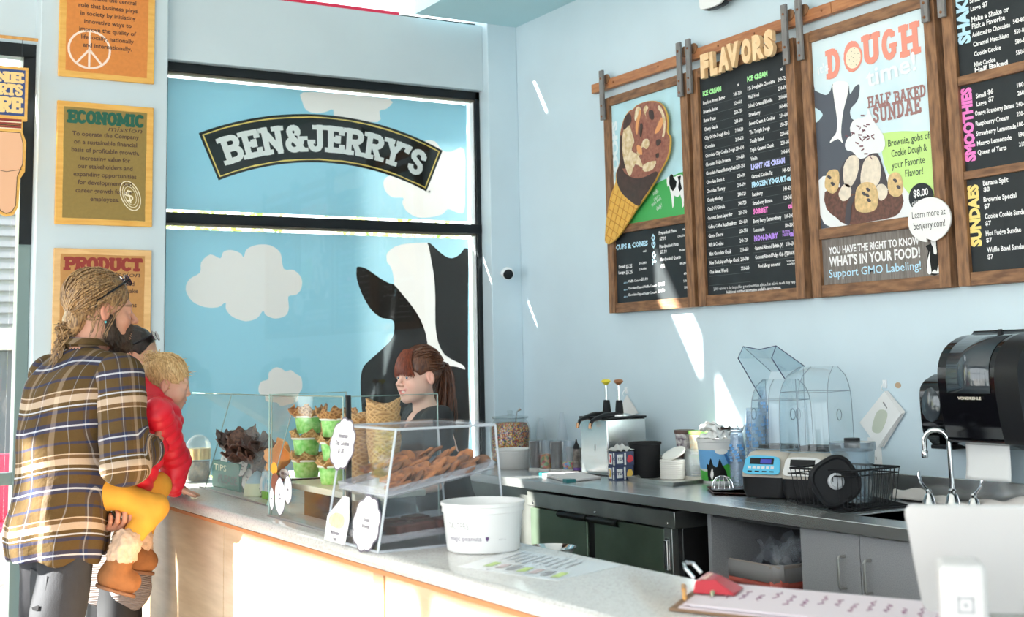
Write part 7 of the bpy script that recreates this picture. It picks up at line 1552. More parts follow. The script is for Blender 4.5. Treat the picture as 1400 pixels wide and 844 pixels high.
def wob(P_, s, ph=0):
    x, y, z = P_.T*s; return (np.sin(x*1.3+1.7*np.sin(y*.9+ph)+ph)+np.sin(y*1.5+1.3*np.sin(z*1.1+ph))+np.sin(z*1.2+1.5*np.sin(x*1.4+ph*2)))/3
SKIN = V3(.80,.52,.40)
# ---- the head in its own frame: +Y forward, +Z up, origin between the ears at eye level
def head_prims(beard=False, child=False, smile=False, female=False, mouth_open=0):
    j = .86 if female else 1.0
    pad_ = [('e',(-.040,.034,-.058),(.026,.034,.036),.03),('e',(.040,.034,-.058),(.026,.034,.036),.03)] if female else []
    P_ = [('e',(0,-.018,.032),(.077,.098,.088),.02), ('e',(0,.026,-.035),(.060*(.97 if female else 1),.064,.078),.03),
      ('c',(-.046*j,.0,-.055),(-.020,.062,-.093),.020,.018,.025), ('c',(.046*j,.0,-.055),(.020,.062,-.093),.020,.018,.025), ('e',(0,.072,-.097),(.018,.016,.016),.022),
      ('e',(-.036,.062,-.033),(.024,.022,.024),.022), ('e',(.036,.062,-.033),(.024,.022,.024),.022), ('c',(-.030,.076,.016),(.030,.076,.016),.013,.013,.02),
      ('-e',(-.031,.103,-.003),(.020,.017,.013),.012), ('-e',(.031,.103,-.003),(.020,.017,.013),.012),
      ('c',(0,.088,.004),(0,.110 if not child else .100,-.026),.0075,.0095,.010), ('e',(0,.112 if not child else .102,-.030),(.0105,.0105,.0095),.006), ('e',(-.012,.100,-.034),(.0075,.009,.0065),.005), ('e',(.012,.100,-.034),(.0075,.009,.0065),.005),
      ('-e',(-.0065,.106,-.0405),(.0035,.005,.003),.002), ('-e',(.0065,.106,-.0405),(.0035,.005,.003),.002),
      ('e',(0,.080,-.062),(.028,.018,.022),.015)]
    P_ += pad_; mw = .036 if smile else .022; up_ = .011 if smile else 0
    for s in (-1,1): P_ += [('c',(0,.0955,-.0585),(s*mw,.080,-.063+up_),.0052,.003,.004), ('c',(0,.0945,-.0745 if smile else -.0705),(s*mw*.9,.080,-.066+up_),.0060,.003,.004)]
    P_ += [('-e',(0,.100,-.0665+up_*.2),(mw*.78,.018,.0058 if smile else .0012),.002)]
    for s in (-1,1):   # lids round the eye, ear
        P_ += [('e',(s*.031,.0765,-.003),(.0150,.0145,.0125),.003), ('-e',(s*.031,.0935,-.0035),(.0125,.0115,.0042),.002)]
        R = rotm('Y', s*-10)@rotm('Z', s*22); P_ += [('e',(s*.080,-.010,-.010),(.0095,.0185,.031),.006,R), ('-e',(s*.0885,-.006,-.006),(.0065,.0095,.0175),.004,R), ('e',(s*.079,-.001,-.016),(.004,.006,.007),.004)]
    return P_
def head_col(P_, skin, lip=(.62,.25,.22), brow=(.25,.15,.08), brow_on=1, beard=None, smile=False):
    n = len(P_); c = np.tile(np.asarray(skin, float), (n,1)); x, y, z = P_.T
    def mix(m, col): 
        nonlocal c; c = c*(1-m[:,None])+np.asarray(col, float)*m[:,None]
    g = lambda cx, cy, cz, rx, ry, rz: np.exp(-(((x-cx)/rx)**2+((y-cy)/ry)**2+((z-cz)/rz)**2))
    mix(.35*(g(.04,.07,-.035,.022,.04,.02)+g(-.04,.07,-.035,.022,.04,.02)), np.asarray(skin)*V3(1.05,.72,.68)); mix(.4*g(0,.115,-.03,.014,.02,.014), np.asarray(skin)*V3(1.05,.72,.68))
    e = np.clip(((np.abs(x) > .072)&(z < .03)&(z > -.05)&(y < .03)).astype(float)*.45, 0, 1); mix(e, np.asarray(skin)*V3(1.05,.65,.6))
    up_ = .011 if smile else 0; lz = -.0665+up_*np.minimum(1,(np.abs(x)/.025)**2)
    m = np.clip(1.6-((np.abs(z-lz)/(.0115 if smile else .0095))**2+(x/(.037 if smile else .026))**2)*1.6, 0, 1)*(y > .078); mix(m*.85, lip)
    for s in (-1,1):
        bz = .0165+.004*np.cos((x*s-.028)/.022*1.4); m = np.clip(1.5-((z-bz)/.0042)**2-((x*s-.031)/.021)**4, 0, 1)*(y > .055)*brow_on; mix(m*.8, brow)
        m = np.clip(1.3-((z+.0003)/.0022)**2-((x*s-.031)/.0135)**2*1.2, 0, 1)*(y > .075); mix(m*.7, np.asarray(brow)*.35)
    return c
M_SKIN = attrmat('skin', rough=.5, sss=.12, bump=.06, bscale=350, spec=.35)
M_EYEW = mat('eye white', (.82,.80,.78), .15); M_IRIS = mat('iris brown', (.12,.07,.04), .15); M_PUP = mat('pupil', (.01,.01,.01), .1); M_TEETH = mat('teeth', (.85,.82,.76), .25); M_IRISB = mat('iris blue', (.15,.28,.40), .15)
class Head:
    def __init__(s, c, face_deg, pitch=0, roll=0, sc=1.0):
        s.M = Matrix.Translation(Vector(c)) @ Matrix.Rotation(math.radians(face_deg-90), 4, 'Z') @ Matrix.Rotation(math.radians(pitch), 4, 'X') @ Matrix.Rotation(math.radians(roll), 4, 'Y') @ Matrix.Scale(sc, 4)
        s.A = np.array(s.M); s.sc = sc
    def w(s, p): return s.M @ Vector(p)
    def arr(s, V): return V@s.A[:3,:3].T+s.A[:3,3]
    def inv(s, P_): Ai = np.linalg.inv(s.A); return P_@Ai[:3,:3].T+Ai[:3,3]
def eyes(H, parent, iris, look=(0,0), teeth=False):
    mb = MB()
    for s in (-1,1):
        c = Vector((s*.031,.0755,-.003)); mb.ball(c, .0128, 16, 0); d = Vector((look[0],1,look[1])).normalized()
        mb.lathe([(.0058,.0118),(.0052,.0126),(0,.0130)], c, 14, 1, ax=d); mb.lathe([(.0026,.0129),(0,.0133)], c, 10, 2, ax=d)
    mb.v = [tuple(H.w(p)) for p in mb.v]; obj('eyes', mb, [M_EYEW, iris, M_PUP], parent)
    if teeth:
        mb = MB(); 
        for i in range(10):
            x = -.0225+.0045*i; mb.box((x,.0845-abs(x)*.25,-.0695),(x+.0042,.0885-abs(x)*.25,-.0600))
        mb.v = [tuple(H.w(p)) for p in mb.v]; obj('teeth', mb, M_TEETH, parent, bevel=.0006)
def merge(parts):
    V = []; F = []; C = []; o = 0
    for v, f, c in parts: V.append(v); F.append(f+o); C.append(c); o += len(v)
    return np.concatenate(V), np.concatenate(F), np.concatenate(C)
def world_prims(H, prims):
    pass
def tint(V, skin, rnd=.03): return np.tile(np.asarray(skin, float), (len(V),1))*(1+rnd*wob(V, 60)[:,None])
def hand(W0, fwd, palm_n, L=.18, curl=(.3,.3,.35,.4), thumb=1, spread=.10, side=1, h=.0028, thumb_curl=.3, sc_f=1.0):
    """hand: wrist W0, fwd along the fingers, palm_n out of the palm; side=+1 puts the thumb toward fwd x palm_n"""
    f = Vector(fwd).normalized(); n = Vector(palm_n).normalized(); n = (n-f*n.dot(f)).normalized(); s = f.cross(n)*side; u = L/.18; W0 = Vector(W0)
    pr = [('c', W0-f*.03*u, W0, .022*u, .022*u, .01)]
    kn = []
    for i in range(4):
        o = (.027-.018*i)*u; k = W0+f*(.088-.004*abs(i-1))*u+s*o; kn.append(k); pr.append(('c', W0+f*.012*u+s*o*.6, k, .0135*u, .0100*u, .010*u))
    pr.append(('c', W0+f*.02*u+s*.02*u+n*.004, W0+f*.05*u+s*.026*u+n*.006, .013*u, .012*u, .01*u))
    for i in range(4):
        l = (.068,.076,.071,.055)[i]*u*sc_f; a = 0; p = kn[i]; d = (f+s*spread*(1.2-.8*i)).normalized(); r = (.0083,.0086,.0082,.0072)[i]*u
        for j, q in enumerate((.45,.30,.25)):
            a = curl[i]*(1 if j == 0 else 1.15); d = (d*math.cos(a)+n*math.sin(a)).normalized() if a else d
            nn = (n*math.cos(a)-d*math.sin(a)); p2 = p+d*l*q; pr.append(('c', p, p2, r*(1-.06*j), r*(.95-.07*j), .003*u)); p = p2; n_old = n
            n = (n-d*n.dot(d)).normalized() if j < 2 else n
        n = Vector(palm_n).normalized(); n = (n-f*n.dot(f)).normalized()
    p = W0+f*.025*u+s*.026*u+n*.004*u; d = (f*.55+s*.75+n*.25).normalized()
    for j, (q, rr) in enumerate(((.034,.0115),(.030,.0098),(.022,.0088))):
        p2 = p+d*q*u; pr.append(('c', p, p2, rr*u, rr*.92*u, .005*u)); p = p2; d = (d+f*.35*(1-thumb_curl)+n*thumb_curl*.5-s*.10).normalized()
    pts = [q for x in pr for q in (x[1], x[2])]; lo = [min(q[i] for q in pts)-.03 for i in range(3)]; hi = [max(q[i] for q in pts)+.03 for i in range(3)]
    pr = [(x[0], tuple(x[1]), tuple(x[2]), x[3], x[4], x[5]) for x in pr]
    return surface(field(pr), lo, hi, h)
def strands(mb, H, starts, end, skull=((0,-.018,.030),(.084,.104,.096)), n=10, r=.0016, lift=.004, wave=.004, seed=0, tail=None, m=0, jitter=.25, cut=1.0):
    """locks combed over the skull from each start direction to the end direction, then along the tail points"""
    rg = np.random.default_rng(seed); c, R = Vector(skull[0]), skull[1]; e = Vector(end).normalized()
    for s in starts:
        s = Vector(s).normalized(); ph = rg.uniform(0,6.28); lf = lift*rg.uniform(.3,1.5); e2 = (e+Vector(rg.normal(size=3))*jitter*.3).normalized(); pts = []
        tot = int(n*cut)
        for i in range(tot+1):
            t = i/n; d = s.slerp(e2, t) if s.angle(e2) < 3.1 else e2
            k = 1+lf/.09*math.sin(math.pi*min(1,t*1.2))+wave/.09*math.sin(ph+t*9); pts.append(c+Vector((d.x*R[0]*k, d.y*R[1]*k, d.z*R[2]*k)))
        if tail:
            l = pts[-1]; off = Vector(rg.normal(size=3))*.010
            for i, q in enumerate(tail): pts.append(Vector(q)+off*(1+.4*i)+Vector((math.sin(ph+i),math.cos(ph+i*1.3),0))*wave)
        k = len(pts); rr = [r*(.5+.9*math.sin(math.pi*min(1,(i+.7)/k))) for i in range(k)]; mb.tube([H.w(p) for p in pts], rr, 4, m, caps=False)
def hairmat(name, c1, c2, rough=.42):
    if name in MATS: return MATS[name]
    return mat(name, c1, rough, noise=.6, nscale=60, col2=c2, stretch=(3,3,.6), bump=.4, bscale=140)
def folds(f, amp, s, ph=0): return lambda P_: f(P_)+amp*wob(P_, s, ph)
def box_of(prims, pad=.05):
    lo = np.full(3, 9.); hi = np.full(3, -9.)
    for p in prims:
        if p[0][-1] == 'c': pts = [(np.asarray(p[1],float), p[3]), (np.asarray(p[2],float), p[4])]
        else: pts = [(np.asarray(p[1],float), max(p[2]))]
        for c, r in pts: lo = np.minimum(lo, c-r); hi = np.maximum(hi, c+r)
    return lo-pad, hi+pad
def grow(prims, h, amp=0, s=30, ph=0, post=None, pad=.03):
    lo, hi = box_of([p for p in prims if p[0][0] != '-'], pad); f = field(prims); g = f
    if post: g = lambda P_: post(P_, f(P_))
    if amp: g2 = g; g = lambda P_: g2(P_)+amp*wob(P_, s, ph)
    return surface(g, lo, hi, h)
def axis_uv(V, a, b, off=0):
    a, b = np.asarray(a,float), np.asarray(b,float); d = b-a; L_ = np.linalg.norm(d); d /= L_; q = V-a; t = q@d; w = q-t[:,None]*d
    e = np.cross(d, V3(0,1,0.01)); e /= np.linalg.norm(e); g = np.cross(d, e); an = np.arctan2(w@g, w@e); return an, t
def plaidmat():
    m = bpy.data.materials.new('olive navy cream plaid flannel'); m.use_nodes = True; nt = m.node_tree; N = nt.nodes; L = nt.links; b = N['Principled BSDF']; b.inputs['Roughness'].default_value = .9; b.inputs['Specular IOR Level'].default_value = .2
    a = N.new('ShaderNodeAttribute'); a.attribute_name = 'plaid'; sp = N.new('ShaderNodeSeparateXYZ'); L.new(a.outputs['Vector'], sp.inputs[0])
    OL, CR, NV, WH, BR = (.082,.050,.018), (.50,.385,.29), (.022,.030,.075), (.50,.52,.58), (.13,.075,.035)
    def ramp(out, period, stops):
        d = N.new('ShaderNodeMath'); d.operation = 'DIVIDE'; d.inputs[1].default_value = period; L.new(out, d.inputs[0]); f = N.new('ShaderNodeMath'); f.operation = 'FRACT'; L.new(d.outputs[0], f.inputs[0])
        r = N.new('ShaderNodeValToRGB'); r.color_ramp.interpolation = 'CONSTANT'
        for i, (p, c) in enumerate(stops):
            e = r.color_ramp.elements[i] if i < 2 else r.color_ramp.elements.new(p); e.position = p; e.color = (*c,1)
        L.new(f.outputs[0], r.inputs[0]); return r
    rv = ramp(sp.outputs[1], .205, [(0,OL),(.16,NV),(.21,WH),(.235,NV),(.30,OL),(.44,NV),(.49,OL),(.52,WH),(.545,OL),(.60,CR),(.70,BR),(.76,CR),(.78,OL),(.93,NV),(.97,OL)])
    ru = ramp(sp.outputs[0], .165, [(0,OL),(.20,NV),(.25,WH),(.27,NV),(.33,OL),(.50,BR),(.60,CR),(.70,OL),(.84,WH),(.86,OL)])
    mx = N.new('ShaderNodeMix'); mx.data_type = 'RGBA'; mx.inputs[0].default_value = .24; L.new(rv.outputs[0], mx.inputs['A']); L.new(ru.outputs[0], mx.inputs['B'])
    L.new(mx.outputs['Result'], b.inputs['Base Color'])
    tc = N.new('ShaderNodeTexCoord'); n = N.new('ShaderNodeTexNoise'); n.inputs['Scale'].default_value = 45; L.new(tc.outputs['Object'], n.inputs[0]); bp_ = N.new('ShaderNodeBump'); bp_.inputs['Strength'].default_value = .35; bp_.inputs['Distance'].default_value = .01; L.new(n.outputs[0], bp_.inputs['Height']); L.new(bp_.outputs[0], b.inputs['Normal'])
    return m
def sunglasses(H, parent, z=.075, y=.045, name='sunglasses'):
    mb = MB(); 
    for s in (-1,1):
        c = Vector((s*.036, y+.035, z+.022)); mb.prism([(.031*math.cos(a)*(1 if abs(math.cos(a))<.8 else .95), .021*math.sin(a)) for a in np.linspace(0,2*math.pi,17)[:-1]], (c,(1,0,0),(0,-.55,.83),(0,.83,.55)), .003, 0)
        mb.tube([c+Vector((s*.032,-.002,.002)), Vector((s*.082,y-.01,z-.01)), Vector((s*.086,y-.07,z-.055)), Vector((s*.083,-.045,z-.085))], [.0042,.004,.0035,.003], 6, 1)
    mb.tube([Vector((-.008,y+.036,z+.024)), Vector((.008,y+.036,z+.024))], .003, 6, 1); mb.v = [tuple(H.w(p)) for p in mb.v]
    return obj(name, mb, [mat('dark violet lens', (.03,.015,.05), .05, coat=.5), M_BPL], parent)
# ================================================================== barista
BF_ = math.degrees(math.atan2(*( (-cr*.74-cf*.67).y, (-cr*.74-cf*.67).x )))
hc = P(571, 514, 0, 2.50); H = Head(hc, BF_, pitch=-3, roll=0, sc=.96)
t = thing('person', 'young woman with auburn fringe and ponytail in a black v-neck t-shirt serving behind the counter', 'person', (2.55, 5.05, 0))
skinB = V3(.78,.50,.40)
V, F = surface(field(head_prims(smile=True, female=True)+[('c',(0,-.018,-.07),(0,-.036,-.175),.050,.052,.02),('c',(0,-.04,-.17),(0,-.05,-.26),.055,.06,.03)]), (-.13,-.17,-.33), (.13,.14,.14), .0032)
cB = head_col(V, skinB, lip=(.58,.18,.17), brow=(.20,.07,.03), smile=True); headp = (H.arr(V), F, cB)
# torso frame
tf = BF_-22; fx_, fy_ = math.cos(math.radians(tf)), math.sin(math.radians(tf)); fwd = V3(fx_,fy_,0); rgt = V3(fy_,-fx_,0); nb_ = np.array(H.w((0,-.045,-.158)))
Sh = {1: nb_+rgt*.180-V3(0,0,.035), -1: nb_-rgt*.180-V3(0,0,.035)}; hip = nb_-V3(0,0,.52)-fwd*.12
El = {1: Sh[1]+V3(0,0,-.25)+rgt*.05+fwd*.06, -1: Sh[-1]+V3(0,0,-.25)-rgt*.05+fwd*.04}; Wr = {1: El[1]+fwd*.20-rgt*.02+V3(0,0,-.03), -1: El[-1]+fwd*.20+rgt*.03+V3(0,0,-.06)}
bp_arms = []
for s in (1,-1): bp_arms += [('c', tuple(Sh[s]), tuple(El[s]), .046, .038, .02), ('c', tuple(El[s]), tuple(Wr[s]), .036, .025, .015)]
armV = grow(bp_arms, .007); parts = [headp, (armV[0], armV[1], tint(armV[0], skinB))]
for s in (1,-1):
    hv, hf = hand(Wr[s], fwd+V3(0,0,-.2), V3(0,0,-1), L=.165, side=s); parts.append((hv, hf, tint(hv, skinB)))
core = grow([('c', tuple(nb_-V3(0,0,.08)), tuple(hip), .10, .11, .05), ('c', tuple(hip-rgt*.08), tuple(V3(hip[0]-rgt[0]*.09, hip[1]-rgt[1]*.09, .10)), .075, .045, .05), ('c', tuple(hip+rgt*.08), tuple(V3(hip[0]+rgt[0]*.09, hip[1]+rgt[1]*.09, .10)), .075, .045, .05)], .016); parts.append((core[0], core[1], tint(core[0], skinB)))
Vb, Fb, Cb = merge(parts); vmesh('body', Vb, Fb, M_SKIN, t, Cb); eyes(H, t, M_IRISB, look=(-.25,-.12), teeth=True)
# t-shirt with v-neck
neck = np.array(H.w((0,-.03,-.15)))
tsh = [('c', tuple(nb_-rgt*.125-V3(0,0,.055)), tuple(nb_+rgt*.125-V3(0,0,.055)), .072, .072, .03), ('c', tuple(nb_-V3(0,0,.13)+fwd*.02), tuple(nb_-V3(0,0,.30)-fwd*.05), .125, .115, .05), ('c', tuple(nb_-V3(0,0,.30)-fwd*.05), tuple(hip), .115, .135, .05),
  ('e', tuple(nb_-V3(0,0,.19)+fwd*.075-rgt*.055), (.06,.06,.06), .04), ('e', tuple(nb_-V3(0,0,.19)+fwd*.075+rgt*.055), (.06,.06,.06), .04)]
for s in (1,-1): tsh += [('c', tuple(Sh[s]), tuple(Sh[s]+(El[s]-Sh[s])*.62), .062, .060, .035), ('-c', tuple(Sh[s]+(El[s]-Sh[s])*.74), tuple(El[s]+(El[s]-Sh[s])*.2), .05, .05, .004)]
vn = [('-c', tuple(neck+V3(0,0,.10)), tuple(neck-V3(0,0,.02)+fwd*.01), .066, .060, .006), ('-c', tuple(neck-V3(0,0,.03)+fwd*.085), tuple(neck-V3(0,0,.13)+fwd*.135), .058, .010, .005)]
V, F = grow(tsh+vn, .0075, amp=.004, s=45); M_TEE = mat('black cotton t-shirt', (.022,.024,.028), .85, noise=.3, nscale=20, bump=.2, bscale=90)
vmesh('t_shirt', V, F, M_TEE, t)
Fc = Vector(nb_-V3(0,0,.235)+fwd*.148-rgt*.015); FR = (Fc, Vector(-rgt), Vector((0,0,1)), Vector(fwd))
FR = (Fc, Vector(rgt)*-1, Vector((0,0,1)), Vector(fwd)); mb = MB(); mb.prism([(-.035,.0),(.035,.0),(.035,.04),(-.035,.04)], FR, 0, 0); letter(mb, 'AB', FR, 0, .008, .026, align='c', bold=.05, t=.001, m=1)
for i in range(5): mb.prism([(-.03+.004*i,-.02-.016*i),(.028-.006*(i%2),-.02-.016*i),(.028-.006*(i%2),-.014-.016*i),(-.03+.004*i,-.014-.016*i)], FR, 0, 0)
o = obj('shirt_print', mb, [mat('pale shirt print', (.55,.56,.58), .8), M_TEE], t, smooth=False, fixn=False)
sw = o.modifiers.new('wrap', 'SHRINKWRAP'); sw.target = [c for c in t.children if c.name.startswith('t_shirt')][0]; sw.offset = .0015; sw.wrap_method = 'NEAREST_SURFACEPOINT'
vmesh('trousers', *grow([('c', tuple(hip+rgt*.07), tuple(V3(hip[0]+rgt[0]*.08, hip[1]+rgt[1]*.08, .09)), .10, .06, .05), ('c', tuple(hip-rgt*.07), tuple(V3(hip[0]-rgt[0]*.08, hip[1]-rgt[1]*.08, .09)), .10, .06, .05)], .016, amp=.004, s=30), mat('black trousers', (.02,.02,.024), .85), t)
for s in (1,-1): q = V3(hip[0]+s*rgt[0]*.085, hip[1]+s*rgt[1]*.085, 0); vmesh('shoe', *grow([('c', tuple(q+V3(0,0,.045)), tuple(q+fwd*.14+V3(0,0,.038)), .045, .036, .03)], .012), M_BPLM, t)
# hair: cap, fringe, ponytail
hb = [('e',(0,-.022,.036),(.084,.104,.094),.01), ('-e',(0,.085,-.055),(.085,.075,.093),.010), ('-e',(0,.02,-.10),(.12,.10,.085),.012), ('-c',(-.09,-.005,-.012),(.09,-.005,-.012),.030,.030,.008),('e',(0,-.118,.030),(.026,.022,.026),.012)]
V, F = surface(folds(field(hb), .0015, 180), (-.12,-.17,-.1), (.12,.12,.15), .0036); M_HB = hairmat('brown hair', (.17,.062,.028), (.055,.018,.010)); M_HR = hairmat('copper fringe', (.25,.052,.018), (.10,.02,.008))
hr = vmesh('hair', H.arr(V), F, M_HB, t)
mb = MB(); rg = np.random.default_rng(2); st = []
for i in range(150): a = rg.uniform(-1.5,1.5); st.append((math.sin(a)*rg.uniform(.6,1), math.cos(a)*rg.uniform(.0,.75), rg.uniform(.35,1)))
for i in range(50): a = rg.choice([-1,1]); st.append((a, rg.uniform(-.35,.25), rg.uniform(-.2,.4)))
strands(mb, H, st, (0,-1,.02), r=.0026, seed=3, lift=.006, tail=[(0,-.125,.032),(0,-.145,.015),(0,-.150,-.03),(0.004,-.148,-.09),(0.01,-.14,-.15),(.018,-.125,-.215)], m=0, skull=((0,-.022,.034),(.083,.103,.093)))
obj('hair_strands', mb, M_HB, hr, fixn=False)['kind'] = 'stuff'
mb = MB()
for i in range(150):
    a = rg.uniform(-1.05,1.05); x0 = math.sin(a)*.035; pts = []; bow = rg.uniform(0,.006); zl_ = .012+rg.uniform(-.006,.008)-.012*abs(a)
    for k in range(8): s = k/7; z = .121-(.121-zl_)*s**1.2; yb2 = .045+.050*math.sin(min(1,s*1.15)*math.pi/2)+bow; xx = x0+(math.sin(a)*.082-x0)*s; pts.append(H.w((xx, yb2-xx*xx*5.5, z)))
    mb.tube(pts, [.0012]+[.0026]*6+[.0010], 4, caps=False)
obj('fringe', mb, M_HR, hr, fixn=False)['kind'] = 'stuff'
mb = MB(); tl_ = [H.w(p) for p in ((0,-.125,.032),(0,-.147,.012),(0,-.152,-.04),(.005,-.148,-.10),(.012,-.138,-.16),(.02,-.125,-.22))]; mb.tube(tl_, [.018,.022,.024,.021,.015,.003], 12); obj('ponytail', mb, M_HB, hr); mb = MB(); mb.tube([H.w((.02*math.cos(a),-.122,.032+.02*math.sin(a))) for a in np.linspace(0,6.28,13)[:-1]], .004, 6, closed=True); obj('hair_tie', mb, M_BPL, hr)

PS = 1.10; CC = V3(0,0,CAMH)                     # these three are built at the size they show, then scaled about the camera point to where they stand
def VO(x, y, z): return V3(x-.056, y-.45, z+.034+(.034 if z < .3 else 0) if z > .3 else .133+z)
# ================================================================== the bearded man holding the child
def adir(deg): return V3(math.cos(math.radians(deg)), math.sin(math.radians(deg)), 0)
hc = P(140, 424, 1, 4.55); HM = Head(hc, 1, pitch=-4, roll=0, sc=1.03)
tm = thing('person', 'bearded man with tied back blond hair in an olive navy plaid shirt, carrying the child', 'person', (.98, 5.0, 0))
skinM = V3(.56,.29,.20)
V, F = surface(field(head_prims()+[('e',(0,.064,-.094),(.036,.030,.032),.03),('c',(0,-.018,-.07),(0,-.045,-.17),.058,.060,.02),('c',(0,-.04,-.17),(0,-.05,-.25),.062,.062,.03)]), (-.14,-.18,-.33), (.14,.15,.14), .0034)
cM = head_col(V, skinM, lip=(.50,.22,.17), brow=(.16,.10,.06)); parts = [(HM.arr(V), F, cM)]
nbM = np.array(HM.w((0,-.05,-.163))); fd = adir(24); rg_ = V3(fd[1],-fd[0],0)
ShR, ShL = nbM+rg_*.185-V3(0,0,.055)+fd*.01, nbM-rg_*.185-V3(0,0,.055)
hipM = VO(.975,5.02,.93)
ElR = np.array(P(172,630,1,4.34)); WrR = ElR+V3(.13,.16,.03)
thigh_c = np.array(P(165,690,1,4.48))
WrL = thigh_c+V3(-.015,.10,-.075); ElL = VO(1.08,5.30,1.05)
for pr in ([('c',tuple(ShR),tuple(ElR),.055,.045,.02),('c',tuple(ElR),tuple(WrR),.042,.03,.02)], [('c',tuple(ShL),tuple(ElL),.055,.045,.02),('c',tuple(ElL),tuple(WrL),.042,.028,.02)]):
    v, f = grow(pr, .009); parts.append((v, f, tint(v, skinM)))
hv, hf = hand(WrL, V3(.10,-1,-.02), V3(.1,-.1,1), L=.19, side=-1, curl=(.75,.8,.8,.85), thumb_curl=.7, spread=.14); parts.append((hv, hf, tint(hv, skinM*V3(1,.9,.85))))
hv, hf = hand(WrR, V3(.5,.85,0), V3(-.6,.4,.3), L=.19, side=1, curl=(.3,.3,.3,.3)); parts.append((hv, hf, tint(hv, skinM)))
core = grow([('c',tuple(nbM-V3(0,0,.14)),tuple(hipM+V3(0,0,.08)),.11,.10,.05),('c',tuple(hipM+rg_*.05),tuple(VO(.93,4.90,.5)),.06,.05,.05),('c',tuple(VO(.93,4.90,.5)),tuple(VO(.90,4.88,.09)),.06,.045,.03),('c',tuple(hipM-rg_*.07),tuple(VO(.96,5.13,.5)),.06,.05,.05),('c',tuple(VO(.96,5.13,.5)),tuple(VO(.94,5.15,.09)),.06,.045,.03)], .017); parts.append((core[0], core[1], tint(core[0], skinM)))
Vb, Fb, Cb = merge(parts); bodyM = vmesh('body', Vb, Fb, M_SKIN, tm, Cb); eyes(HM, tm, M_IRISB, look=(.1,-.05))
# plaid shirt: body, collar, sleeves (separate cloth pieces so each keeps its own grain)
M_PL = plaidmat(); hemz = P(100,776,1,4.55).z+.03
tor = [('c',tuple(nbM-rg_*.105-V3(0,0,.07)),tuple(nbM+rg_*.105-V3(0,0,.07)),.080,.080,.04),('c',tuple(nbM+V3(0,0,.0)),tuple(nbM+rg_*.13-V3(0,0,.05)),.055,.055,.04),('c',tuple(nbM+V3(0,0,.0)),tuple(nbM-rg_*.13-V3(0,0,.05)),.055,.055,.04),('c',tuple(nbM-V3(0,0,.16)-fd*.02),tuple(nbM*.5+hipM*.5+V3(0,0,0)-fd*.01),.148,.150,.06),('c',tuple(nbM*.5+hipM*.5),tuple(hipM-V3(0,0,.03)-fd*.0),.150,.158,.06),
  ('e',tuple(nbM-V3(0,0,.15)-fd*.06-rg_*.09),(.09,.08,.12),.05),('e',tuple(nbM-V3(0,0,.15)-fd*.06+rg_*.09),(.09,.08,.12),.05),('c',tuple(hipM-V3(0,0,.02)-rg_*.02),tuple(hipM-V3(0,0,.20)),.150,.152,.05)]
def torso_f(P_):
    d = field(tor)(P_); q = (P_-hipM)@rg_; d = np.maximum(d, hemz+.008*np.cos(q*14)-P_[:,2]); z = P_[:,2]
    a = np.arctan2((P_-hipM)@rg_, (P_-hipM)@fd); am = np.clip((1.35-z)/.5, 0, 1); d = d+am*.007*np.sin(a*7+2*np.sin(z*9))+.004*wob(P_, 28)
    return np.maximum(d, -d_cap(P_, nbM+V3(0,0,.2), nbM+V3(0,0,.04)+fd*.012, .070, .062))
V, F = surface(torso_f, np.minimum(nbM,hipM)-V3(.32,.32,.25)*np.array([1,1,0])-V3(0,0,.22), np.maximum(nbM,hipM)+V3(.32,.32,.06), .0085)
cV = hipM+(V[:,2:3]-hipM[2])/(nbM[2]-hipM[2])*(nbM-hipM)*np.array([1,1,0]); an = np.arctan2((V-cV)@rg_, (V-cV)@fd); uv = np.stack([an*.17+.02*np.sin(an*3), V[:,2]+.015*np.sin(an*2+.5)+.006*wob(V,14)], 1)
# drop the seam jump: use the left-right coordinate of each side instead of the angle on the back
s_r = (V-cV)@rg_; s_f = (V-cV)@fd; uv[:,0] = np.where(s_f > 0, s_r, s_r)*1.15+.9*np.maximum(0, np.abs(s_r)-.13)*np.sign(s_r)+.5*s_f*np.clip(np.abs(s_r)/.1-1,0,1)*np.sign(s_r)
shirt = vmesh('shirt', V, F, M_PL, tm, uv=uv)
def sleeve(A, B, C_, ra, rb, rc, par, cut=1.0):
    A, B, C_ = map(np.asarray, (A,B,C_)); pr = [('c',tuple(A),tuple(B),ra,rb,.02),('c',tuple(B),tuple(B+(C_-B)*cut),rb,rc,.03)]
    def f(P_):
        d = field(pr)(P_); t_ = (P_-A)@((B-A)/np.linalg.norm(B-A)); d = d+.005*np.sin(t_*55+3*wob(P_,12))*np.clip(t_/.25,0,1)+.003*wob(P_, 40); w = (C_-B)/np.linalg.norm(C_-B); return np.maximum(d, (P_-B)@w-np.linalg.norm(C_-B)*cut)
    lo, hi = box_of(pr); V, F = surface(f, lo, hi, .0075); an, t1 = axis_uv(V, A, B); an2, t2 = axis_uv(V, B, C_); L1 = np.linalg.norm(B-A)
    k = np.clip(((V-B)@((C_-B)/np.linalg.norm(C_-B)))/.05+.5, 0, 1)*np.clip((t1-L1*.6)/.06, 0, 1); e = np.cross((B-A)/L1, V3(0,1,.01)); e /= np.linalg.norm(e)
    uv = np.stack([((V-A)@e)*1.6+.07, (t1*(1-k)+(L1+t2)*k)+.05], 1); return vmesh('sleeve', V, F, M_PL, par, uv=uv)
sleeve(ShR+V3(0,0,-.012), ElR, WrR, .082, .078, .062, tm, .80); sleeve(ShL, ElL, WrL, .072, .058, .045, tm, .75)
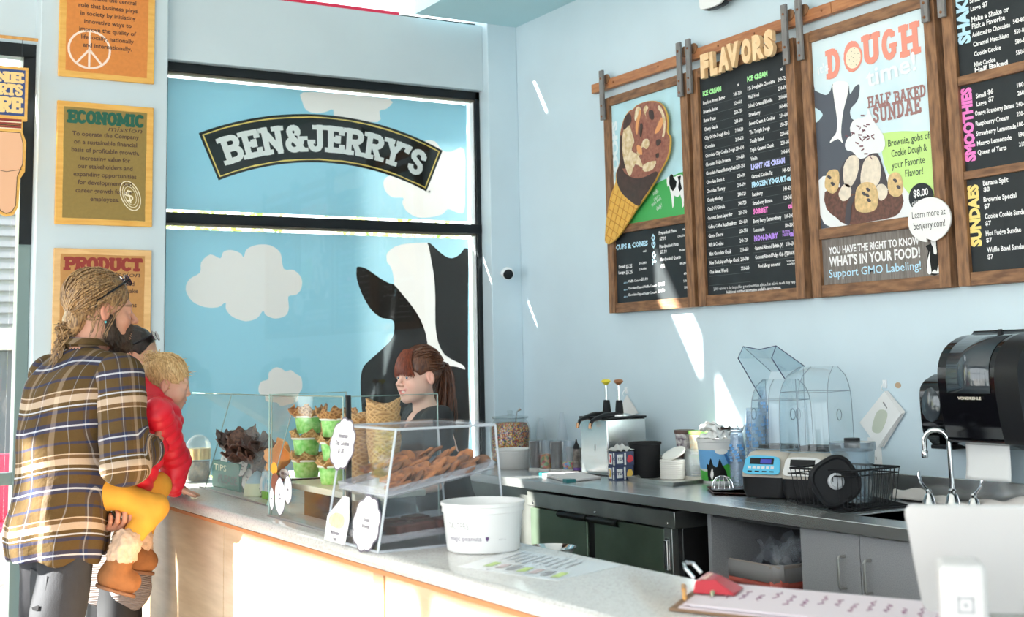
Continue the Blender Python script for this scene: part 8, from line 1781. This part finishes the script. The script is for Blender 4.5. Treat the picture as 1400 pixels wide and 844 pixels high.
# collar
mb = MB(); nk = Vector(nbM+V3(0,0,.040)+fd*.012)
def colr(u, v):
    a = math.pi*2*(u-.5)*.86+math.pi; d = Vector(fd)*math.cos(a)+Vector(rg_)*math.sin(a); r_ = .067+.014*v+.016*max(0,v-.45); return nk+d*r_+Vector((0,0,.030*math.sin(min(1,v*2)*math.pi/2)-.040*max(0,v-.45)-.012*(1-math.cos(a-math.pi))*.5))
mb.grid(colr, 32, 8); o = obj('collar', mb, M_PL, tm, solid=.005); me = o.data; a_ = me.attributes.new('plaid','FLOAT_VECTOR','POINT')
a_.data.foreach_set('vector', np.array([(v.co.y*1.2, v.co.z*.6+.115, 0) for v in me.vertices], np.float32).ravel())
# jeans with back pocket
jn = [('c',tuple(hipM+rg_*.058-V3(0,0,.08)),tuple(VO(.935,4.905,.5)),.086,.086,.04),('c',tuple(VO(.935,4.905,.5)),tuple(VO(.905,4.885,.06)),.088,.078,.03),('c',tuple(hipM-rg_*.058-V3(0,0,.08)),tuple(VO(.965,5.135,.5)),.086,.086,.04),('c',tuple(VO(.965,5.135,.5)),tuple(VO(.94,5.155,.06)),.088,.078,.03)]
V, F = grow(jn, .010, amp=.004, s=34); M_JN = mat('washed black jeans', (.030,.031,.038), .9, noise=.45, nscale=7, bump=.25, bscale=260); jo = vmesh('jeans', V, F, M_JN, tm)
pk = Vector(hipM-fd*.118+rg_*.035+V3(0,0,-.215)); FRp = (pk, Vector(rg_), up, Vector(-fd)); mb = MB(); mb.prism([(-.065,.07),(.065,.07),(.068,-.05),(0,-.085),(-.068,-.05)], FRp, .004); po = obj('back_pocket', mb, M_JN, jo, bevel=.002); sw = po.modifiers.new('wrap','SHRINKWRAP'); sw.target = jo; sw.offset = .003; sw.wrap_method = 'NEAREST_SURFACEPOINT'
mb = MB(); mb.prism([(.025,-.050),(.058,-.038),(.056,-.022),(.023,-.034)], (pk+Vector(-fd)*.01,)+FRp[1:], .001); lp = obj('pocket_label', mb, mat('dark woven label', (.02,.02,.022), .95, spec=.05), po)
sw = lp.modifiers.new('wrap','SHRINKWRAP'); sw.target = jo; sw.offset = .006; sw.wrap_method = 'NEAREST_SURFACEPOINT'
for q in ((.905,4.885),(.94,5.155)): vmesh('shoe', *grow([('c',tuple(VO(q[0]-.03,q[1],.048)),tuple(VO(q[0]+.15,q[1]+.05,.040)),.046,.038,.03)], .012), mat('brown leather boot', (.10,.05,.03), .5), tm)
# beard and hair
M_BD = hairmat('dark brown beard', (.055,.032,.020), (.02,.011,.007), .7)
bd = [('c',(-.066,.012,-.035),(-.050,.020,-.085),.018,.022,.02),('c',(.066,.012,-.035),(.050,.020,-.085),.018,.022,.02),('c',(-.050,.022,-.085),(-.015,.075,-.112),.024,.026,.02),('c',(.050,.022,-.085),(.015,.075,-.112),.024,.026,.02),('e',(0,.072,-.110),(.030,.028,.030),.02),('c',(-.028,.090,-.052),(.028,.090,-.052),.009,.009,.008),('c',(-.034,.083,-.062),(-.038,.070,-.095),.012,.014,.01),('c',(.034,.083,-.062),(.038,.070,-.095),.012,.014,.01),('-e',(0,.108,-.067),(.023,.020,.008),.004)]
V, F = surface(folds(field(bd), .0022, 260), (-.12,-.04,-.18), (.12,.14,.02), .0036); br = vmesh('beard', HM.arr(V), F, M_BD, tm)
mb = MB(); rg = np.random.default_rng(5)
for v in V[rg.choice(len(V), 500, replace=False)]:
    d = Vector(v)-Vector((0,.02,-.05)); d.normalize(); p = Vector(v); e = p+d*.006+Vector((0,.003,-.011)); mb.tube([HM.w(p-d*.002), HM.w((p+e)/2+d*.001), HM.w(e)], [.0012,.001,.0003], 3, caps=False)
obj('beard_hairs', mb, M_BD, br, fixn=False)['kind'] = 'stuff'
M_HM = hairmat('dirty blond hair', (.46,.28,.125), (.10,.05,.022))
hb = [('e',(0,-.022,.040),(.083,.103,.093),.01),('-e',(0,.088,-.050),(.086,.068,.100),.008),('-e',(0,.03,-.10),(.12,.10,.085),.012),('-c',(-.09,-.005,-.018),(.09,-.005,-.018),.030,.030,.008),('e',(0,-.088,-.045),(.050,.036,.05),.02)]
V, F = surface(folds(field(hb), .0025, 150), (-.13,-.18,-.13), (.13,.13,.16), .0038); hr = vmesh('hair', HM.arr(V), F, M_HM, tm)
mb = MB(); st = []
for i in range(420): a = rg.uniform(-1.45,1.45); st.append((math.sin(a)*rg.uniform(.5,1), math.cos(a)*rg.uniform(-.1,.62), rg.uniform(.3,1)))
for i in range(110): a = rg.choice([-1,1]); st.append((a, rg.uniform(-.35,.2), rg.uniform(-.25,.45)))
strands(mb, HM, st, (0,-.86,-.62), r=.0016, lift=.010, wave=.004, seed=6, skull=((0,-.022,.036),(.083,.104,.094)), tail=[(0,-.104,-.068),(0,-.112,-.076)])
# messy bun and loose locks
for i in range(70):
    c = Vector((rg.normal()*.012, -.112+rg.normal()*.008, -.076+rg.normal()*.010)); r_ = rg.uniform(.014,.027); ax = Vector(rg.normal(size=3)).normalized(); u_ = ax.orthogonal().normalized(); v_ = ax.cross(u_); a0 = rg.uniform(0,6.28)
    mb.tube([HM.w(c+u_*(r_*math.cos(a0+a))+v_*(r_*math.sin(a0+a))*.8) for a in np.linspace(0,rg.uniform(2.5,5),9)], .0024, 4, caps=False)
for i in range(40):
    x = rg.normal()*.02; L_ = rg.uniform(.06,.17); pts = [Vector((x,-.112,-.08))]
    for k in range(1,7): pts.append(pts[0]+Vector((x*.4*k/6+.012*math.sin(i+k*.9), -.03*k/6+.012*math.sin(i*2+k), -L_*k/6)))
    mb.tube([HM.w(p) for p in pts], [.002,.0018,.0016,.0014,.0012,.0009,.0004], 4, caps=False)
for i in range(26):
    a = rg.choice([-1,1]); y = rg.uniform(-.02,.06); pts = [Vector((a*.074, y, .05))]
    for k in range(1,7): pts.append(Vector((a*(.084+.004*math.sin(i+k)), y-.012*k*.6+.006*math.sin(i*3+k), .05-.025*k)))
    mb.tube([HM.w(p) for p in pts], [.0012]*6+[.0004], 4, caps=False)
obj('hair_strands', mb, M_HM, hr, fixn=False)['kind'] = 'stuff'
sunglasses(HM, tm, z=.080, y=.030); q = HM.w((.088,-.008,-.044)); obj('ear_stud', MB().ball(q, .0045, 10), mat('turquoise stud', (.10,.45,.50), .2), tm)
# ================================================================== the child
hc = P(229, 524, 1, 4.71); HC = Head(hc, -14, pitch=-13, roll=4, sc=.80)
tc_ = thing('person', 'small blond child in a red puffer jacket and mustard trousers leaning on the counter', 'person', (1.22, 5.05, .70))
skinC = V3(.72,.42,.31)
hp_ = head_prims(child=True)+[('e',(-.038,.052,-.048),(.026,.026,.026),.02),('e',(.038,.052,-.048),(.026,.026,.026),.02),('c',(0,-.018,-.07),(0,-.04,-.16),.045,.05,.02)]
V, F = surface(field(hp_), (-.13,-.16,-.24), (.13,.14,.14), .0036); parts = [(HC.arr(V), F, head_col(V, skinC, lip=(.66,.28,.25), brow=(.50,.33,.18), brow_on=.6))]
nk = np.array(HC.w((0,-.045,-.125))); hand_p = CC+(np.array(P(247,679,2,ZQ+.012))-CC)/PS; 
ShC = np.array(P(214,566,1,4.54)); ElC = np.array(P(240,632,1,4.71)); WrC = hand_p+V3(-.035,-.03,.035); ShCL = ShC+V3(.045,.17,.0); ElCL = ElC+V3(.043,.15,.0); WrCL = WrC+V3(.045,.16,.0)
hipC = np.array(P(172,652,1,4.58)); chest = np.array(P(212,582,1,4.64))
hv, hf = hand(WrC, V3(.62,.35,-.22), V3(0,0,-1), L=.125, side=-1, curl=(.06,.06,.06,.08), spread=.22, thumb_curl=.0, h=.0024); parts.append((hv, hf, tint(hv, skinC)))
hv, hf = hand(WrCL, V3(.3,.3,-.15), V3(0,0,-1), L=.12, side=1, curl=(.1,.1,.1,.1), h=.0028); parts.append((hv, hf, tint(hv, skinC)))
KnN = np.array(P(212,694,1,4.48)); AnN = np.array(P(170,752,1,4.45)); KnF = np.array(P(216,664,1,4.65)); AnF = np.array(P(190,745,1,4.63)); ThN = np.array(P(150,674,1,4.50)); ThF = np.array(P(170,660,1,4.63))
core = grow([('c',tuple(nk),tuple(hipC),.06,.07,.03),('c',tuple(ShC),tuple(ElC),.03,.026,.02),('c',tuple(ElC),tuple(WrC),.026,.019,.02),('c',tuple(ShCL),tuple(ElCL),.03,.026,.02),('c',tuple(ElCL),tuple(WrCL),.026,.019,.02),('c',tuple(ThN),tuple(KnN),.04,.035,.02),('c',tuple(KnN),tuple(AnN),.03,.025,.02),('c',tuple(ThF),tuple(KnF),.04,.035,.02),('c',tuple(KnF),tuple(AnF),.03,.025,.02)], .008); parts.append((core[0], core[1], tint(core[0], skinC)))
Vb, Fb, Cb = merge(parts); vmesh('body', Vb, Fb, M_SKIN, tc_, Cb); eyes(HC, tc_, M_IRISB, look=(.05,-.15))
M_RJ = mat('crimson puffer nylon', (.78,.012,.035), .42, noise=.12, nscale=12, bump=.35, bscale=45)
def quilt(P_, pr, A, B, pitch, amp):
    A, B = np.asarray(A), np.asarray(B); t_ = (P_-A)@((B-A)/np.linalg.norm(B-A)); return field(pr)(P_)-amp*(np.abs(np.sin(np.pi*t_/pitch))**.6-.6)+.003*wob(P_, 50)
jk = [('c',tuple(chest-V3(.01,.01,-.02)),tuple(hipC+V3(.01,0,.01)),.084,.092,.04),('e',tuple(chest+V3(.0,.03,.02)),(.088,.105,.080),.04),('c',tuple(nk+V3(0,0,-.03)),tuple(chest),.07,.08,.03)]
lo, hi = box_of(jk); V, F = surface(lambda P_: quilt(P_, jk, chest+V3(0,0,.1), hipC, .048, .010), lo, hi, .006); jc = vmesh('puffer_jacket', V, F, M_RJ, tc_)
for A, B, C_ in ((ShC,ElC,WrC+(ElC-WrC)*.12),(ShCL,ElCL,WrCL)):
    pr = [('c',tuple(A),tuple(B),.056,.050,.02),('c',tuple(B),tuple(C_),.050,.040,.02)]; lo, hi = box_of(pr); V, F = surface(lambda P_: quilt(P_, pr, A, C_, .042, .008), lo, hi, .0055); vmesh('sleeve', V, F, M_RJ, tc_)
hd = [('c',tuple(np.array(HC.w((-.05,-.100,-.062)))),tuple(np.array(HC.w((.05,-.100,-.062)))),.058,.058,.03),('c',tuple(np.array(HC.w((-.075,-.05,-.07)))),tuple(np.array(HC.w((-.035,.075,-.155)))),.034,.026,.03),('c',tuple(np.array(HC.w((.075,-.05,-.07)))),tuple(np.array(HC.w((.035,.075,-.155)))),.040,.028,.03),('c',tuple(np.array(HC.w((-.06,-.12,-.11)))),tuple(np.array(HC.w((.06,-.12,-.11)))),.055,.055,.04),('-e',tuple(np.array(HC.w((0,-.01,0)))),(.078,.078,.075),.01)]
V, F = grow(hd, .005, amp=.004, s=45); vmesh('hood', V, F, M_RJ, tc_)
q = Vector(HC.w((.03,.085,-.175))); obj('zip_pull', MB().tube([q, q+Vector((.004,-.004,-.045))], .003, 6), M_BPL, tc_)
M_MU = mat('mustard cotton trousers', (.70,.34,.035), .8, noise=.15, nscale=14, bump=.3, bscale=70)
for k, (a, b, c) in enumerate(((ThN,KnN,AnN),(ThF,KnF,AnF))):
    pr = [('c',tuple(a-V3(.03,0,-.01)),tuple(b),.055,.044,.02),('c',tuple(b),tuple(c+V3(.003,0,.012)),.044,.034,.022)]
    if k == 0: pr.append(('c',tuple(a-V3(.035,-.02,0)),tuple(ThF-V3(.02,0,0)),.056,.058,.03))
    lo, hi = box_of(pr); V, F = surface(lambda P_: field(pr)(P_)+.0035*wob(P_,46,k)+.003*np.sin(160*np.linalg.norm(P_-b,axis=1))*np.exp(-np.linalg.norm(P_-b,axis=1)/.05), lo, hi, .006); vmesh('trouser_leg', V, F, M_MU, tc_)
M_BT = mat('tan suede boot', (.30,.115,.035), .85, noise=.25, nscale=25, bump=.3, bscale=120); M_FL = mat('cream fleece cuff', (.66,.46,.33), .95, bump=1, bscale=90, noise=.2, nscale=60); M_SO = mat('boot sole', (.20,.09,.045), .7)
for k, (an, toe) in enumerate(((AnN, np.array(P(176,797,1,4.45))),(AnF, np.array(P(200,768,1,4.61))))):
    heel = np.array(P(152,790,1,4.45)) if k == 0 else np.array(P(182,765,1,4.61)); pr = [('c',tuple(an-V3(0,0,.012)),tuple(heel+V3(.008,0,.01)),.041,.044,.02),('c',tuple(heel),tuple(toe),.042,.036,.02),('e',tuple(toe+V3(-.01,0,.004)),(.042,.040,.034),.02)]
    zb_ = min(heel[2],toe[2])-.034; lo, hi = box_of(pr); nrm_ = np.cross(toe-heel, V3(0,1,0)); nrm_ /= np.linalg.norm(nrm_); nrm_ = -nrm_ if nrm_[2] > 0 else nrm_
    V, F = surface(lambda P_: np.maximum(field(pr)(P_)+.002*wob(P_,60), (P_-heel)@nrm_-.034), lo, hi, .005); bo = vmesh('boot', V, F, M_BT, tc_)
    so2 = [('c',tuple(heel+nrm_*.034),tuple(toe+nrm_*.034),.040,.038,.01)]; lo, hi = box_of(so2); V, F = surface(lambda P_: np.maximum(field(so2)(P_), np.abs((P_-heel)@nrm_-.036)-.006), lo, hi, .005); vmesh('boot_sole', V, F, M_SO, bo)
    a2 = np.asarray(an); dirn = (KnN-AnN if k == 0 else KnF-AnF); dirn = dirn/np.linalg.norm(dirn); side_ = V3(.5,0,-.3)
    fl = [('c',tuple(a2+dirn*.028+V3(-.01,-.01,0)),tuple(a2-dirn*.010),.047,.050,.02)]; lo, hi = box_of(fl); V, F = surface(lambda P_: field(fl)(P_)+.006*wob(P_,110)+.004*wob(P_,210,2), lo, hi, .005); vmesh('fleece_cuff', V, F, M_FL, bo)
M_HC = hairmat('pale blond child hair', (.82,.58,.30), (.46,.27,.11)); hb = [('e',(0,-.020,.038),(.083,.102,.092),.01),('-e',(0,.085,-.050),(.085,.070,.100),.008),('-e',(0,.03,-.10),(.12,.10,.085),.012),('-c',(-.09,-.005,-.014),(.09,-.005,-.014),.028,.028,.008),('e',(.01,-.085,.085),(.026,.026,.028),.012)]
V, F = surface(folds(field(hb), .0025, 150), (-.12,-.17,-.13), (.12,.13,.16), .004); hr = vmesh('hair', HC.arr(V), F, M_HC, tc_); mb = MB(); st = []
for i in range(190): a = rg.uniform(-3.1,3.1); st.append((math.sin(a)*rg.uniform(.5,1), math.cos(a)*rg.uniform(.1,.8), rg.uniform(-.3,.9)))
strands(mb, HC, st, (.08,-.66,.62), r=.0018, lift=.004, wave=.003, seed=9, jitter=.3, skull=((0,-.020,.036),(.083,.103,.093)))
for i in range(70):
    c = Vector((.01+rg.normal()*.012, -.095+rg.normal()*.012, .095+rg.normal()*.012)); r_ = rg.uniform(.012,.028); ax = Vector(rg.normal(size=3)).normalized(); u_ = ax.orthogonal().normalized(); v_ = ax.cross(u_)
    mb.tube([HC.w(c+u_*(r_*math.cos(a))+v_*(r_*math.sin(a))) for a in np.linspace(rg.uniform(0,3),rg.uniform(4,6),8)], .0018, 4, caps=False)
for i in range(60):
    d = Vector((rg.normal(), rg.normal()-.2, rg.uniform(.1,1))).normalized(); p = Vector((0,-.02,.036))+Vector((d.x*.083,d.y*.103,d.z*.093)); e = p+d*.02+Vector(rg.normal(size=3))*.016; mb.tube([HC.w(p), HC.w((p+e)/2+d*.006), HC.w(e)], [.0011,.0009,.0003], 3, caps=False)
obj('hair_strands', mb, M_HC, hr, fixn=False)['kind'] = 'stuff'
# ================================================================== the woman behind them
hc = P(184, 489, 1, 5.10); HW = Head(hc, -26, pitch=-10, roll=0, sc=.96)
tw_ = thing('person', 'dark haired woman in a grey waffle knit cardigan half hidden behind man and child', 'person', (1.32, 5.60, 0)); skinW = V3(.66,.38,.26)
V, F = surface(field(head_prims(female=True)+[('c',(0,-.018,-.07),(0,-.04,-.19),.048,.056,.02)]), (-.13,-.16,-.28), (.13,.14,.14), .004); parts = [(HW.arr(V), F, head_col(V, skinW, brow=(.08,.05,.04)))]
nw = np.array(HW.w((0,-.05,-.18))); fw2 = adir(5); rw = V3(fw2[1],-fw2[0],0); hw_ = VO(1.29,5.58,.92)
hv, hf = hand(np.array(P(148,722,1,4.85)), V3(.9,-.1,.1), V3(0,-.7,.3), L=.17, side=1, curl=(.8,.8,.8,.8)); parts.append((hv, hf, tint(hv, skinW)))
core = grow([('c',tuple(nw-V3(0,0,.05)),tuple(hw_),.10,.12,.05),('c',tuple(hw_+rw*.08),tuple(VO(1.30,5.50,.10)),.08,.05,.04),('c',tuple(hw_-rw*.08),tuple(VO(1.30,5.68,.10)),.08,.05,.04)], .016); parts.append((core[0], core[1], tint(core[0], skinW)))
Vb, Fb, Cb = merge(parts); vmesh('body', Vb, Fb, M_SKIN, tw_, Cb); eyes(HW, tw_, M_IRIS)
cd = [('c',tuple(nw-rw*.13-V3(0,0,.06)),tuple(nw+rw*.13-V3(0,0,.06)),.075,.075,.04),('c',tuple(nw-V3(0,0,.12)),tuple(hw_),.11,.120,.05),('c',tuple(hw_),tuple(hw_+V3(-.01,-.01,-.26)),.120,.120,.05),('c',tuple(hw_+V3(.0,-.05,-.05)),tuple(np.array(P(176,800,1,5.01))),.11,.09,.05),('c',tuple(nw+rw*.17-V3(0,0,.08)),tuple(VO(1.30,5.36,1.06)),.06,.052,.03),('c',tuple(VO(1.30,5.36,1.06)),tuple(np.array(P(140,718,1,4.85))),.052,.042,.03)]
lo, hi = box_of(cd); V, F = surface(lambda P_: np.maximum(field(cd)(P_)+.005*wob(P_,26)+.006*np.sin(P_[:,1]*50+P_[:,0]*40)*np.clip((1-P_[:,2])/.3,0,1), .48+.20*np.abs(P_[:,0]-1.28)-P_[:,2]), lo, hi, .010)
m = mat('grey mauve waffle knit', (.34,.28,.27), .95); N = m.node_tree.nodes; L = m.node_tree.links; tcx = N.new('ShaderNodeTexCoord'); wv = N.new('ShaderNodeTexWave'); wv.inputs['Scale'].default_value = 45; wv.bands_direction = 'Z'; L.new(tcx.outputs['Object'], wv.inputs[0]); b_ = N.new('ShaderNodeBump'); b_.inputs['Distance'].default_value = .004; L.new(wv.outputs['Fac'], b_.inputs['Height']); L.new(b_.outputs[0], N['Principled BSDF'].inputs['Normal'])
vmesh('cardigan', V, F, m, tw_); vmesh('trousers', *grow([('c',tuple(hw_+rw*.07),tuple(VO(1.30,5.48,.08)),.10,.065,.04),('c',tuple(hw_-rw*.07),tuple(VO(1.30,5.68,.08)),.10,.065,.04)], .015, amp=.003, s=30), mat('black leggings', (.012,.012,.016), .6), tw_)
for y in (5.48,5.68): vmesh('shoe', *grow([('c',tuple(VO(1.26,y,.045)),tuple(VO(1.38,y,.038)),.044,.036,.03)], .012), M_BPLM, tw_)
M_HW = hairmat('near black brown hair', (.035,.020,.016), (.012,.007,.006), .35); hb = [('e',(0,-.025,.036),(.083,.103,.093),.01),('-e',(0,.105,-.025),(.10,.095,.105),.008),('-e',(0,.03,-.10),(.12,.10,.085),.012),('-c',(-.09,.006,-.010),(.09,.006,-.010),.032,.032,.008),('e',(0,-.085,-.06),(.070,.045,.10),.03)]
V, F = surface(folds(field(hb), .002, 140), (-.13,-.18,-.22), (.13,.13,.16), .0045); hr = vmesh('hair', HW.arr(V), F, M_HW, tw_); mb = MB(); st = [(math.sin(a)*rg.uniform(.5,1), math.cos(a)*rg.uniform(-.5,.05), rg.uniform(.7,1)) for a in rg.uniform(-1.5,1.5,160)]
strands(mb, HW, st, (0,-.9,-.4), r=.0026, lift=.005, seed=12, skull=((0,-.025,.034),(.084,.104,.095)), tail=[(0,-.115,-.09),(0,-.11,-.15)]); obj('hair_strands', mb, M_HW, hr, fixn=False)['kind'] = 'stuff'
sunglasses(HW, tw_, z=.076, y=.030)
q = P(158,716,1,4.75); tg = thing('metal_mug', 'silver travel mug with dark band held by the half hidden woman', 'mug', tuple(q)); ax = Vector((.45,-.15,.88)).normalized(); obj('cup', MB().lathe([(.030,-.06),(.034,-.05),(.040,.05),(.040,.06),(.035,.06),(.03,.05)], q, 24, ax=ax), M_CHROME, tg); obj('band', MB().lathe([(.0385,-.02),(.0415,.03)], q, 24, ax=ax), mat('dark mug band', (.05,.04,.04), .4), tg)
obj('mug_handle', MB().tube([q+ax*.04+Vector((-.04,0,0)), q+ax*.035+Vector((-.075,0,.0)), q-ax*.02+Vector((-.072,0,0)), q-ax*.03+Vector((-.035,0,0))], .006, 8), M_WHITE, tg)

for r_ in (tm, tc_, tw_, tg):
    p = V3(*r_.location); p = CC+(p-CC)*PS; r_.location = tuple(p); r_.scale = (PS,)*3
